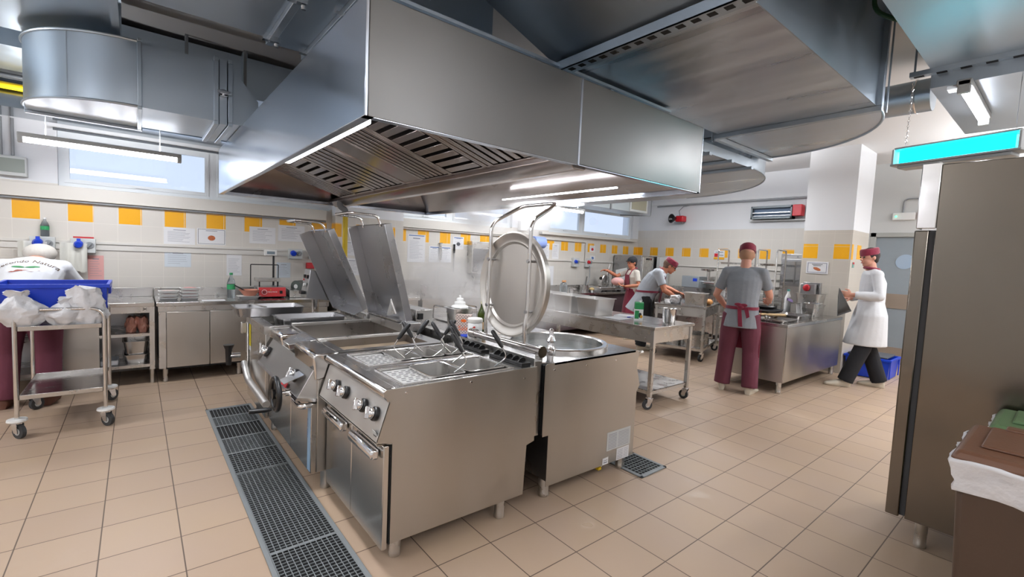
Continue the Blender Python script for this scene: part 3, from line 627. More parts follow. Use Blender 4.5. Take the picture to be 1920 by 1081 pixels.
# top deck with two rows of wells
def decked(root, X0, X1, Y0, Y1, z, holes, m, name='worktop', t=.012, depth=.12, inner=None):
    xs = sorted({X0, X1}|{h for q in holes for h in q[:2]}); ys = sorted({Y0, Y1}|{h for q in holes for h in q[2:4]}); b = B()
    for i in range(len(xs)-1):
        for j in range(len(ys)-1):
            cx_, cy_ = (xs[i]+xs[i+1])/2, (ys[j]+ys[j+1])/2
            if any(q[0] < cx_ < q[1] and q[2] < cy_ < q[3] for q in holes): continue
            b.box(xs[i], xs[i+1], ys[j], ys[j+1], z-t, z)
    bm = bmesh.new(); P(root, name, b, m); bm.free()
    for q in holes:
        w = B(); a0, a1, b0, b1 = q[:4]; dz = q[4] if len(q) > 4 else depth
        w.box(a0, a0+.003, b0, b1, z-dz, z-.0005).box(a1-.003, a1, b0, b1, z-dz, z-.0005).box(a0, a1, b0, b0+.003, z-dz, z-.0005).box(a0, a1, b1-.003, b1, z-dz, z-.0005).box(a0, a1, b0, b1, z-dz, z-dz+.003)
        P(root, 'well', w, inner or ST)
wells = [(-.11, .55, .185, .50, .2), (-.11, .55, .60, .915, .2)]
decked(pc, -.17, .715, y0+.004, y1-.004, .858, wells, STT)
b = B()
for (a0, a1, c0, c1, _) in wells:
    b.tube([(a0-.012, c0-.012, .861), (a1+.012, c0-.012, .861), (a1+.012, c1+.012, .861), (a0-.012, c1+.012, .861)], .0045, 8, closed=True)
P(pc, 'well_rim', b, STB)
for (a0, a1, c0, c1, _) in wells:   # perforated drain plates at the front of each well
    q = B().box(a0+.01, a0+.19, c0+.012, c1-.012, .846, .850).use(1)
    for i in range(4):
        for j in range(9): q.box(a0+.03+i*.04+(j % 2)*.012, a0+.055+i*.04+(j % 2)*.012, c0+.03+j*.029, c0+.037+j*.029, .8495, .8505)
    P(pc, 'drain_plate', q, [mat('plate_steel', 'c9c8c6', .42, metal=.7), DARK])
P(pc, 'hot_water', B().box(a0+.2, .548, .187, .498, .75, .755).box(a0+.2, .548, .602, .913, .75, .755), mat('water', '9aa0a0', .08, trans=.5))
# baskets: square wire-framed perforated pots with a long bent handle
def basket(cx_, cy_, wx, wy, side, lean, label, top=.860):
    t = T('pasta_basket', label, 'pasta basket', (cx_, cy_, top-.11), 0, 'wire handled pasta baskets')
    b = B().pan(-wx/2, wx/2, -wy/2, wy/2, 0, .115, t=.002, lip=.004, taper=.008, rc=.03); P(t, 'basket_body', b, ST, local=True)
    b = B().tube([(sx*(wx/2+.004)+dx, sy*(wy/2+.004)+dy, .116) for sx, sy, dx, dy in ((1, 1, -.03, 0), (1, 1, 0, -.03), (1, -1, 0, .03), (1, -1, -.03, 0), (-1, -1, .03, 0), (-1, -1, 0, .03), (-1, 1, 0, -.03), (-1, 1, .03, 0))], .004, 8, closed=True)
    P(t, 'wire_rim', b, STB, local=True)
    for (hx, hy, kind) in side:
        s0 = Vector((hx*wx/2, hy*wy/2, .116)); d = Vector((-.30, .42, .72) if kind == 'l' else (.42, -.28, .72)).normalized(); o_ = -d.copy(); o_.z = 0
        e = s0+o_*.10+Vector((0, 0, .085))+d*.035
        pts = fillet([s0+Vector((0, 0, -.008)), s0+o_*.055+Vector((0, 0, .018)), s0+o_*.125+Vector((0, 0, .055)), e], .035)
        P(t, 'handle_wire', B().tube(pts, .0038, 8), STB, local=True)
        P(t, 'handle_grip', B().tube([e-d*.01, e+d*.01, e+d*.05, e+d*.095, e+d*.108], .013, 12, rs=[.008, .0125, .014, .0135, .008]), BLK, local=True)
    return t
bk = [(.16, .345, .21, .27, [(.6, -.6, 'l')], None, 'large empty pasta basket in the near well beside the perforated plate'),
      (.41, .345, .24, .27, [(.7, -.6, 'l'), (-.6, .9, 'l')], None, 'large pasta basket at the back of the near well'),
      (.155, .76, .15, .26, [(.3, 0, 'l'), (-.2, -.5, 'r')], None, 'pasta basket in the far well next to its perforated plate'),
      (.315, .76, .14, .26, [(.2, -.7, 'l'), (0, .2, 'r')], None, 'middle pasta basket of the far well'),
      (.47, .76, .14, .26, [(0, -.6, 'l'), (0, -.4, 'r')], None, 'pasta basket at the back of the far well')]
for a in bk: basket(*a)
# row of dark plastic handle rests along the back of the deck
hr = T('handle_rest', 'black comb rest behind the baskets of the near pasta well', 'handle rest', (.655, .33, .858))
b = B().box(-.035, .035, -.16, .16, 0, .022); P(hr, 'tray', b, BLK, local=True, bev=.003)
b = BL()
for k in range(5): b.new().lathe([(.03, 0), (.03, .006)], (0, -.12+k*.06, .018), (0, 1, .12), 18, sx=1, sy=.9)
P(hr, 'comb_disc', b, BLK, local=True); dup(hr, (.655, .74, .858), label='black comb rest behind the baskets of the far pasta well')
for (x, y) in ((-.13, .20), (-.13, .93), (.50, .17), (.60, .93)): leg(pc, x, y, .11)
P(pc, 'drain_outlet', B().cyl((.06, .24, .06), (.06, .24, .13), .018), ST)
for q, z in ((-.12, .83), (.25, .83), (.62, .80)): P(pc, 'screw', B().lathe([(.007, 0), (.005, .003)], (q, y0, z), (0, -1, 0), 10), STB)
# raised spine between the front row and the rear row
P(pc, 'rear_upstand', B().box(.722, .778, .17, 1.06, .42, .88).box(.718, .722, .17, 1.06, .855, .90), ST, bev=.003)
# ---------- tilting bratt pan
bp = T('bratt_pan', 'stainless tilting bratt pan with hand wheel and raised rectangular lid, beside the pasta cooker', 'bratt pan', (.2, 1.55, 0))
yA, yB = 1.0, 2.14
P(bp, 'body', B().box(-.27, .62, yA+.005, yB-.005, .13, .74), STP, bev=.004)
P(bp, 'front_door', B().box(-.305, -.27, yA+.01, 1.47, .13, .56), DOORS, bev=.004); P(bp, 'front_door', B().box(-.305, -.27, 1.475, yB-.01, .13, .56), DOORS, bev=.004)
P(bp, 'protective_film', B().box(-.307, -.3055, yA+.012, yA+.07, .14, .55), mat('blue_film', '8fb0cf', .3))
fm = merge((text('THIS SIDE', .03, (-.3085, yA+.05, .40), (0, 0, 1), (0, 1, 0)), 0)); P(bp, 'film_print', fm, mat('film_ink', '3d6ea5', .5))
b = slant(B(), 1.02, 2.10, (-.385, .60), (-.285, .775)); b.prism([(-.385, 1.02, .60), (-.285, 1.02, .775), (-.25, 1.02, .775), (-.25, 1.02, .58)], (0, 1.08, 0)); P(bp, 'control_panel', b, PANEL, bev=.003)
P(bp, 'panel_lip', B().prism([(-.395, 1.01, .595), (-.25, 1.01, .56), (-.25, 1.01, .585), (-.385, 1.01, .61)], (0, 1.1, 0)), STB)
nb = Vector((-.175, 0, .10)).normalized()
for ky in (1.22, 2.0): knob(bp, Vector((-.338, ky, .69))+nb*.003, nb, .04)
P(bp, 'knob_card', B().cbox(Vector((-.385, 1.13, .705)), (.12, .11, .004), Matrix.Rotation(-.35, 3, 'Y')), STB)
P(bp, 'warning_tag', B().cbox(Vector((-.385, 1.27, .625)), (.004, .05, .03), Matrix.Rotation(.5, 3, 'Y')).cbox(Vector((-.385, 1.34, .625)), (.004, .05, .03), Matrix.Rotation(.5, 3, 'Y')), REDP, label='red tag under the knob')
P(bp, 'front_rail', B().prism([(-.285, 1.0, .70), (-.30, 1.0, .845), (-.285, 1.0, .862), (-.15, 1.0, .862), (-.15, 1.0, .72)], (0, .44, 0)), STB, bev=.01)
P(bp, 'front_rail', B().prism([(-.285, 1.80, .76), (-.30, 1.80, .835), (-.285, 1.80, .852), (-.15, 1.80, .852), (-.15, 1.80, .76)], (0, .33, 0)), STB, bev=.01)
P(bp, 'pouring_lip', B().hexa([(-.31, 1.50, .80), (-.15, 1.46, .81), (-.15, 1.78, .81), (-.31, 1.66, .80), (-.32, 1.50, .835), (-.15, 1.44, .865), (-.15, 1.80, .865), (-.32, 1.66, .835)]), STT, bev=.004)
decked(bp, -.15, .60, yA, yB, .862, [(-.10, .50, 1.06, 1.40, .06), (-.14, .53, 1.47, 2.10, .16)], STT, inner=steel('pan_inside', '8d8782', .35, (1,1,1), 10, .1, .12))
P(bp, 'pan_residue', B().box(-.09, .49, 1.065, 1.395, .806, .809), mat('residue', '8b7a66', .5, var=.4, vscale=12))
P(bp, 'well_wall', B().box(-.15, .60, 2.10, 2.135, .862, .885).box(-.15, .56, 1.42, 1.455, .86, .875), ST, bev=.003)
def lid(root, ya, yb, hinge, top, th=.085):
    (hx_, hz_), (tx, tz) = hinge, top; d = Vector((tx-hx_, 0, tz-hz_)); L_ = d.length; d.normalize(); n = Vector((d.z, 0, -d.x))
    o = Vector((hx_, 0, hz_))
    def V(s_, y, h_): p = o+d*s_+n*h_; return (p.x, y, p.z)
    b = B()
    def slab_(s0, s1, a, c, h0, h1): b.hexa([V(s0, a, h0), V(s1, a, h0), V(s1, c, h0), V(s0, c, h0), V(s0, a, h1), V(s1, a, h1), V(s1, c, h1), V(s0, c, h1)])
    slab_(0, L_, ya, yb, 0, .004)                     # outer skin, inner side facing the viewer
    slab_(0, L_, ya, ya+.004, -.03, .03); slab_(0, L_, yb-.004, yb, -th, .0); slab_(L_-.004, L_, ya, yb, -.02, .02); slab_(0, .004, ya, yb, -th, .01)
    l = P(root, 'lid', b, STD, bev=.002)
    q = B(); e = Vector(V(L_, (ya+yb)/2, 0)); w = (yb-ya)*.28
    pts = []
    for sg in (-1, 1):
        y = (ya+yb)/2+sg*w; st_ = Vector((e.x, y, e.z-.02)); pts.append([st_, st_+d*.085+Vector((0, 0, 0)), st_+d*.075+Vector((-.22, 0, .015))])
    path = fillet(pts[0]+pts[1][::-1], .05); q.tube(path, .010, 10)
    link('lid_handle', q, STB, l, inv_of(l)); return l, V
l1, V1 = lid(bp, 1.50, 2.13, (.57, .95), (.37, 1.70))
q = B().hexa([V1(.03, 1.72, 0), V1(.16, 1.76, 0), V1(.03, 1.80, 0), V1(.03, 1.76, -.002), V1(.03, 1.72, -.01), V1(.14, 1.76, -.01), V1(.03, 1.80, -.01), V1(.03, 1.76, -.07)])
link('lid_bracket', q, ST, l1, inv_of(l1))
l1b = B()
P(bp, 'hinge_box', B().box(.50, .66, 1.48, 2.14, .862, .93), ST, bev=.004)
P(bp, 'drip_tray', B().hexa([V1(-.01, 1.52, -.02), V1(.02, 1.52, -.10), V1(.02, 2.11, -.10), V1(-.01, 2.11, -.02), V1(.0, 1.52, -.02), V1(.03, 1.52, -.10), V1(.03, 2.11, -.10), V1(.0, 2.11, -.02)]), STT)
# hand wheel with crank
wc = Vector((-.46, 1.19, .60)); b = B()
ring = [wc+Vector((.02*math.cos(a)*0, .095*math.cos(a), .095*math.sin(a))) for a in (2*PI*k/36 for k in range(36))]
P(bp, 'hand_wheel', merge((B().tube(ring, .016, 12, closed=True), 0), (B().tube([wc+Vector((0, -.09, 0)), wc+Vector((0, .09, 0))], .012, 8), 0), (B().tube([wc+Vector((0, 0, -.09)), wc+Vector((0, 0, .09))], .012, 8), 0), (B().lathe([(.03, -.02), (.03, .02)], wc, (1, 0, 0), 16), 0)), BLK, bev=0)
P(bp, 'wheel_shaft', B().cyl(wc, wc+Vector((.16, 0, 0)), .012).cyl(wc+Vector((.05, 0, 0)), wc+Vector((.08, 0, 0)), .022), CHR)
P(bp, 'crank_handle', B().tube([wc+Vector((-.02, .01, -.095)), wc+Vector((-.05, .012, -.095)), wc+Vector((-.14, .02, -.092))], .015, 12, rs=[.009, .015, .014]), BLK)
P(bp, 'pull_handle', B().tube(fillet([(-.30, 1.02, .55), (-.36, 1.02, .55), (-.36, 1.20, .55), (-.30, 1.20, .55)], .05), .017, 12), CHR)
for (x, y) in ((-.20, 1.06), (-.20, 2.05), (.5, 1.06), (.5, 2.05)): leg(bp, x, y, .13)
# ---------- water bath unit with gastronorm pans
wb = T('water_bath', 'stainless bain-marie unit with tap and raised box lid at the row end', 'bain-marie', (.15, 2.5, 0))
P(wb, 'body', B().box(-.33, .62, 2.15, 2.90, .13, .80), DOORS, bev=.004)
decked(wb, -.34, .60, 2.145, 2.90, .862, [(-.27, .45, 2.20, 2.84, .16)], STT); P(wb, 'top_frame', B().box(-.34, .60, 2.145, 2.155, .80, .85).box(-.34, -.33, 2.15, 2.90, .80, .85).box(-.34, .60, 2.89, 2.90, .80, .85), ST)
l2, V2 = lid(wb, 2.35, 2.95, (.55, .94), (.22, 1.66), .12)
P(wb, 'hinge_box', B().box(.50, .66, 2.2, 2.90, .862, .92), ST, bev=.004)
P(wb, 'warning_strip', B().box(-.333, -.331, 2.74, 2.80, .60, .80), mat('yellow_label', 'e6d21e', .5))
P(wb, 'paper_label', B().box(-.333, -.331, 2.30, 2.36, .62, .70).box(-.333, -.331, 2.742, 2.798, .56, .598), PAPER)
P(wb, 'drain_pipe', B().tube(fillet([(-.37, 2.82, .44), (-.37, 2.6, .33), (-.36, 1.95, .30)], .05), .028, 14), PANEL)
P(wb, 'pipe_bracket', B().box(-.345, -.332, 2.83, 2.895, .30, .80).box(-.39, -.345, 2.84, 2.885, .70, .80), ST, bev=.008)
P(wb, 'drain_tap', B().cyl((-.39, 2.88, .50), (-.47, 2.88, .50), .022).cyl((-.47, 2.88, .50), (-.47, 2.88, .54), .02), CHR)
P(wb, 'tap_lever', B().tube([(-.48, 2.88, .60), (-.48, 2.88, .56), (-.48, 2.88, .42)], .02, 12, rs=[.045, .028, .022]), BLK)
for (x, y) in ((-.24, 2.22), (-.24, 2.82), (.5, 2.22), (.5, 2.82)): leg(wb, x, y, .13)
g1 = one('gastronorm_pan', B().pan(-.20, .33, 2.25, 2.55, .80, .90), STD, 'shallow gastronorm pan sunk crosswise in the water bath', 'gastronorm pan', 'gastronorm pans on the range')
g2 = one('gastronorm_pan', B().pan(-.44, .10, 2.68, 3.01, .866, .945), STD, 'gastronorm pan overhanging the far edge of the water bath', 'gastronorm pan', 'gastronorm pans on the range')
one('skimmer_bar', B().cbox((-.26, 2.83, .951), (.03, .30, .006), Matrix.Rotation(.2, 3, 'Z')), STB, 'narrow steel bar lying across the overhanging gastronorm pan', 'bar')
# control post
cp_ = T('control_post', 'stainless control box with switches on a round post behind the range', 'control post', (.26, 3.05, 0))
P(cp_, 'post', B().cyl((.30, 3.06, 0), (.30, 3.06, 1.02), .034), STB)
R = Matrix.Rotation(.12, 3, 'X') @ Matrix.Rotation(-.0, 3, 'Z')
b = B().hexa([(.19, 2.98, .99), (.42, 2.98, .96), (.42, 3.18, .96), (.19, 3.18, .99), (.23, 2.98, 1.27), (.44, 2.98, 1.23), (.44, 3.18, 1.23), (.23, 3.18, 1.27)])
P(cp_, 'box', b, STD, bev=.004)
b = B()
for (y, z) in ((3.02, 1.20), (3.12, 1.20), (3.12, 1.12)): b.cbox((.205+(z-.99)/.28*.04-.02, y, z), (.02, .03, .035))
P(cp_, 'switch', b, BLK)
P(cp_, 'selector', B().lathe([(.02, 0), (.018, .02)], (.20, 3.04, 1.12), (-1, 0, .14), 14), WHP)
P(cp_, 'lamp_button', B().lathe([(.012, 0), (.010, .008)], (.222, 3.065, 1.20), (-1, 0, .14), 12).lathe([(.012, 0), (.010, .008)], (.217, 3.15, 1.165), (-1, 0, .14), 12), REDP)
P(cp_, 'sensor', B().cbox((.185, 3.08, 1.04), (.05, .09, .03)), BLK)
# gas pipe hanging from the hood
gp = T('gas_pipe', 'yellow gas pipe with grey elbow dropping from the hood between the open lids', 'pipe', (.66, 3.2, 0))
P(gp, 'pipe', B().cyl((.64, 3.2, 0), (.64, 3.2, 1.88), .027), YEL)
P(gp, 'elbow', B().tube(fillet([(.58, 3.2, 1.99), (.58, 3.2, 1.94), (.64, 3.2, 1.91), (.64, 3.2, 1.86)], .03), .031, 12).lathe([(.037, 0), (.037, .025)], (.64, 3.2, 1.87), seg=14), PIPE)
# ---------- boiling kettle
kt = T('boiling_kettle', 'stainless boiling kettle unit with its big round lid standing open', 'boiling kettle', (1.25, .6, 0))
kx0, kx1, ky0, ky1 = .785, 1.715, .14, 1.06
kp = [(.785, .415), (.785, .853), (.80, .862), (1.70, .862), (1.708, .84), (1.700, .735), (1.745, .60), (1.712, .56), (1.712, .085), (.835, .09), (.835, .415)]
P(kt, 'side_panel', B().prism([(x, ky0, z) for x, z in kp], (0, .004, 0)), STP); P(kt, 'side_panel', B().prism([(x, ky1-.004, z) for x, z in kp], (0, .004, 0)), STP)
P(kt, 'body', B().box(.84, 1.70, ky0+.006, ky1-.006, .12, .82), STD)
P(kt, 'back_channel', B().box(.79, .835, ky0+.02, ky1-.02, .42, .85), DARK)
P(kt, 'front_sheet', B().box(1.700, 1.704, ky0+.004, ky1-.004, .12, .58).prism([(1.700, ky0+.004, .735), (1.742, ky0+.004, .60), (1.712, ky0+.004, .565)], (0, .9, 0)), ST)
kc = Vector((1.32, .60, 0)); R0 = .37
# worktop with round opening
b = B(); n = 48; sq = []
for k in range(n):
    a = 2*PI*k/n; c_, s_ = math.cos(a), math.sin(a); sx = (1.70-kc.x if c_ > 0 else kc.x-.80)/max(abs(c_), 1e-6); sy = (ky1-kc.y if s_ > 0 else kc.y-ky0)/max(abs(s_), 1e-6); r_ = min(sx, sy); sq.append((kc.x+c_*r_, kc.y+s_*r_))
b.loft([[(x, y, .85) for x, y in sq], [(x, y, .862) for x, y in sq], [(kc.x+R0*math.cos(2*PI*k/n), kc.y+R0*math.sin(2*PI*k/n), .862) for k in range(n)], [(kc.x+R0*math.cos(2*PI*k/n), kc.y+R0*math.sin(2*PI*k/n), .85) for k in range(n)]], cap=False)
P(kt, 'worktop', b, STT)
P(kt, 'kettle_rim', B().lathe([(R0+.012, .85), (R0+.012, .882), (R0+.004, .889), (R0-.022, .889), (R0-.03, .882), (R0-.03, .60)], kc, seg=64, cap=False), STB)
P(kt, 'kettle_bottom', B().lathe([(.001, .60), (R0-.03, .60)], kc, seg=48, cap=False), STD); P(kt, 'boiling_water', B().lathe([(.001, .83), (R0-.031, .83)], kc, seg=48, cap=False), MATS['water'])
# open lid: disc standing up at the back of the kettle
lc = Vector((.86, .57, 1.31)); ax = Vector((-1, 0, .03)).normalized()
l = P(kt, 'lid', B().lathe([(.001, -.012), (.33, -.012), (.352, -.006), (.352, .028), (.342, .034), (.325, .030), (.300, .016), (.285, .018), (.27, .006), (.001, .010)], lc, ax, 72), STP)
b = B()
for sg in (1, -1):
    y = lc.y+.20*sg; xo = lc.x-.055
    pass
pa = [Vector((.80, lc.y+.21, .93)), Vector((.79, lc.y+.21, 1.05)), Vector((.81, lc.y+.21, 1.15)), Vector((.81, lc.y+.21, 1.72)), Vector((1.06, lc.y+.18, 1.86))]
pb_ = [Vector((.80, lc.y-.21, .93)), Vector((.79, lc.y-.21, 1.05)), Vector((.81, lc.y-.21, 1.15)), Vector((.81, lc.y-.21, 1.72)), Vector((1.06, lc.y-.18, 1.86))]
b.tube(fillet(pa+pb_[::-1], .06), .0125, 12); link('lid_handle', b, STB, l, inv_of(l))
for y in (lc.y+.21, lc.y-.21):
    for z in (1.15, 1.47): link('lid_stud', B().cyl((.81, y, z), (.86, y, z), .008).lathe([(.012, 0), (.012, .01)], (.80, y, z), (-1, 0, 0), 10), STD, l, inv_of(l))
P(kt, 'hinge_bar', B().cyl((.80, .21, .925), (.80, .93, .925), .026, seg=20).cyl((.80, .19, .925), (.80, .215, .925), .036, seg=20).cyl((.80, .90, .925), (.80, .96, .925), .034, seg=20), STB)
P(kt, 'hinge_bracket', B().box(.785, .815, .20, .24, .86, .93).box(.785, .815, .90, .94, .86, .93), ST, bev=.003)
b = B().lathe([(.022, 0), (.022, .02), (.03, .03), (.034, .06), (.022, .075), (.020, .10), (.033, .115), (.020, .14), (.016, .15), (.016, .18), (.008, .19)], (.93, .255, .862), seg=20); P(kt, 'safety_valve', b, CHR)
for (x, y) in ((.875, .20), (.875, .98), (1.62, .18), (1.62, .98)): leg(kt, x, y, .125, .034)
b = B().use(0).box(1.405, 1.667, ky0-.0015, ky0-.0005, .178, .31).use(1)
for k in range(10):
    b.box(1.42, 1.51, ky0-.0022, ky0-.0016, .19+k*.011, .194+k*.011); b.box(1.53, 1.65, ky0-.0022, ky0-.0016, .19+k*.011, .193+k*.011)
P(kt, 'information_label', b, [GRYP, LINK])
b = B().use(0).box(1.52, 1.66, ky0-.0015, ky0-.0005, .085, .17).use(1)
for k in range(6): b.box(1.53, 1.59, ky0-.0022, ky0-.0016, .095+k*.012, .098+k*.012); b.box(1.60, 1.65, ky0-.0022, ky0-.0016, .095+k*.012, .097+k*.012)
P(kt, 'information_label', b, [PAPER, LINK])
P(kt, 'small_label', merge((B().box(1.37, 1.43, ky0-.0015, ky0-.0005, .088, .135), 0), (B().box(1.38, 1.42, ky0-.0022, ky0-.0016, .10, .105).box(1.38, 1.42, ky0-.0022, ky0-.0016, .115, .118), 1)), [PAPER, INK])
P(kt, 'gas_hose', B().tube([(1.38, .19, .12), (1.36, .19, .07), (1.40, .19, .045), (1.44, .19, .07), (1.43, .19, .12)], .01, 8).use(1).box(1.37, 1.40, .17, .20, .04, .06), [WHP, YEL])
for q, z in ((.86, .82), (1.15, .815), (1.45, .815)): P(kt, 'screw', B().lathe([(.007, 0), (.005, .003)], (q, ky0, z), (0, -1, 0), 10), STB)
P(kt, 'spout', B().hexa([(1.71, .20, .70), (1.78, .22, .76), (1.78, .30, .76), (1.71, .32, .70), (1.71, .18, .84), (1.83, .2, .83), (1.83, .32, .83), (1.71, .34, .84)]).tube([(1.83, .24, .80), (1.87, .24, .81), (1.90, .24, .81)], .012, 8), ST)
# ------------------------------------------------------------------ furniture and small things
def castor(root, x, y, ang=0, r=.05, h=.13, wm=None, plate=None):
    c = B(); d = Vector((math.cos(ang), math.sin(ang), 0)); s_ = Vector((-d.y, d.x, 0)); a = Vector((x, y, r))+d*.02
    b = B().cyl((x, y, h), (x, y, h-.02), .02)
    for sg in (-1, 1): b.hexa([a+s_*.021*sg-d*.018+V3_(0,0,-.01), a+s_*.021*sg+d*.018+V3_(0,0,-.01), a+s_*.024*sg+d*.018+V3_(0,0,-.01), a+s_*.024*sg-d*.018+V3_(0,0,-.01), Vector((x, y, h-.015))+s_*.021*sg-d*.03, Vector((x, y, h-.015))+s_*.021*sg+d*.03, Vector((x, y, h-.015))+s_*.024*sg+d*.03, Vector((x, y, h-.015))+s_*.024*sg-d*.03])
    b.cbox((x, y, h-.012), (.06, .055, .006))
    k = P(root, 'castor', b, CHR)
    link('wheel', B().lathe([(r*.55, -.015), (r, -.013), (r, .013), (r*.55, .015)], a, s_, 24).use(1).lathe([(.001, -.018), (r*.5, -.016), (r*.5, .016), (.001, .018)], a, s_, 20), [wm or RUB, GRYP], k, inv_of(k))
def V3_(*a): return Vector(a)
def bottle(name, label, c, h, r, glass, capm, lab=None, group=None, lh=(.35, .55)):
    t = T(name, label, 'bottle', c, 0, group)
    P(t, 'bottle_body', B().lathe([(r*.9, 0), (r, .01), (r, h*.35), (r*.95, h*.40), (r, h*.45), (r, h*.60), (r*.75, h*.72), (r*.38, h*.84), (r*.35, h*.93)], (0, 0, 0), seg=20), glass, local=True)
    P(t, 'bottle_cap', B().lathe([(r*.42, h*.92), (r*.42, h)], (0, 0, 0), seg=14), capm, local=True)
    if lab: P(t, 'bottle_label', B().lathe([(r*1.02, h*lh[0]), (r*1.02, h*lh[1])], (0, 0, 0), seg=20, cap=False), lab, local=True)
    return t
CLEAR = mat('clear_plastic', 'dfeaf0', .08, trans=.92); GREENL = mat('green_label', '2f9a5e', .5); FILM = mat('cling_film', 'f0eeee', .15, alpha=.35)
# ---- hand cart at the left with crate and bags
ct = T('hand_cart', 'tubular stainless hand cart on grey castors, loaded with bags and a crate', 'cart', (-1.55, 3.35, 0))
cx0, cx1, cy0, cy1 = -1.80, -1.31, 3.0, 3.72
for yy, nm in ((cy0, 'front'), (cy1, 'rear')):
    P(ct, 'tube_frame', B().tube(fillet([(cx0, yy, .13), (cx0, yy, .945), (cx1, yy, .945), (cx1, yy, .13)], .09, 7), .0135, 12), STB)
def tray(x0, x1, y0, y1, z, d=.035):
    return B().box(x0, x1, y0, y1, z, z+.004).box(x0, x1, y0, y0+.004, z, z+d).box(x0, x1, y1-.004, y1, z, z+d).box(x0, x0+.004, y0, y1, z, z+d).box(x1-.004, x1, y0, y1, z, z+d)
P(ct, 'shelf', tray(cx0+.015, cx1-.015, cy0-.005, cy1, .79), STT, bev=.002); P(ct, 'shelf', tray(cx0+.015, cx1-.015, cy0-.005, cy1, .28), STT, bev=.002)
for (x, y) in ((cx0, cy0), (cx1, cy0), (cx0, cy1), (cx1, cy1)):
    P(ct, 'bumper_disc', B().lathe([(.055, .125), (.058, .13), (.055, .142), (.02, .145)], (x, y, 0), seg=20), WHP); castor(ct, x, y, -.9 if y < 3.3 else .8, .052, .125)
cr = T('blue_crate', 'big blue plastic crate on top of the hand cart', 'crate', (-1.6, 3.4, .83), 0, 'blue plastic crates')
def crate(root, x0, x1, y0, y1, z0, z1, m, tp=.02):
    b = B().hexa([(x0+tp, y0+tp, z0), (x1-tp, y0+tp, z0), (x1-tp, y1-tp, z0), (x0+tp, y1-tp, z0), (x0+tp, y0+tp, z0+.006), (x1-tp, y0+tp, z0+.006), (x1-tp, y1-tp, z0+.006), (x0+tp, y1-tp, z0+.006)])
    for (a, c) in (((x0, y0), (x1, y0)), ((x1, y0), (x1, y1)), ((x1, y1), (x0, y1)), ((x0, y1), (x0, y0))):
        A, C = Vector((*a, 0)), Vector((*c, 0)); cen = Vector(((x0+x1)/2, (y0+y1)/2, 0))
        def inn(p, k): q = cen-p; return Vector((math.copysign(k, q.x), math.copysign(k, q.y), 0))
        b.hexa([A+inn(A, tp)+V3_(0,0,z0), C+inn(C, tp)+V3_(0,0,z0), C+inn(C, tp+.004)+V3_(0,0,z0), A+inn(A, tp+.004)+V3_(0,0,z0), A+V3_(0,0,z1), C+V3_(0,0,z1), C+inn(C, .005)+V3_(0,0,z1), A+inn(A, .005)+V3_(0,0,z1)])
    P(root, 'crate_body', b, m, bev=.002)
    r = B(); k = .018
    r.box(x0-k, x1+k, y0-k, y0+.004, z1-.03, z1).box(x0-k, x1+k, y1-.004, y1+k, z1-.03, z1).box(x0-k, x0+.004, y0, y1, z1-.03, z1).box(x1-.004, x1+k, y0, y1, z1-.03, z1)
    P(root, 'crate_rim', r, m, bev=.003)
    g = BL()
    for sg, xx in ((-1, x0), (1, x1)):
        g.new().box(xx+sg*.002, xx+sg*.02, (y0+y1)/2-.11, (y0+y1)/2+.11, z1-.09, z1-.03)
    for xx in (x0, x1-.03): g.new().box(xx, xx+.03, y0-.012, y0+.002, z0+.02, z1-.03)
    P(root, 'crate_grip', g, m, bev=.003)
crate(cr, -1.92, -1.295, 3.12, 3.60, .86, 1.125, BLUEP)
P(cr, 'crate_inside_shade', B().box(-1.90, -1.315, 3.14, 3.58, 1.04, 1.045), mat('crate_painted_shade', '1a2250', .9))  # dark sheet painted as the shade inside the crate
# bags between the cart's rail and the crate
def bag(x, y, z, w, h, d, seed, label, m=BAGW, cat='bag', name='white_bag', grp='white plastic bags on the hand cart', twist=True, rz=0):
    rnd = random.Random(seed); b = B(); rings = []; n = 40; m_ = 22; lean = rnd.uniform(-.25, .25)
    for k in range(m_+1):
        t = k/m_
        if twist: r_ = .55+.50*math.sin(min(1, t/.45)*PI/2)-(.80*max(0, (t-.45)/.42)**1.6 if t < .87 else .80-.22*(t-.87)/.13)
        else: r_ = .70+.30*math.sin(min(1, t/.4)*PI/2)-.30*max(0, t-.55)
        r_ = max(.12, r_); ring = []
        for i in range(n):
            an = 2*PI*i/n; p = Vector((math.cos(an)*1.7, math.sin(an)*1.7, t*2.4+seed*7.3))
            nz = noise.noise(p*1.3)*.28+abs(noise.noise(p*3.1))*-.22+noise.noise(p*6.5)*.07
            q = r_*(1+nz); ring.append((x+q*w/2*math.cos(an)+lean*w*t*t*.6, y+q*d/2*math.sin(an), z+h*t*(1+(.22*noise.noise(Vector((math.cos(an)*1.1, math.sin(an)*1.1, seed*3.3))) if t > .3 else 0))))
        rings.append(ring)
    b.loft(rings); o = one(name, b, m, label, cat, grp, smooth=50); return o
bag(-1.765, 3.055, .82, .30, .25, .17, 3, 'white plastic bag at the left end of the hand cart'); bag(-1.54, 3.05, .82, .24, .21, .15, 5, 'white plastic bag in the middle of the hand cart'); bag(-1.405, 3.06, .82, .24, .27, .14, 8, 'tallest white plastic bag at the right end of the hand cart', twist=False)
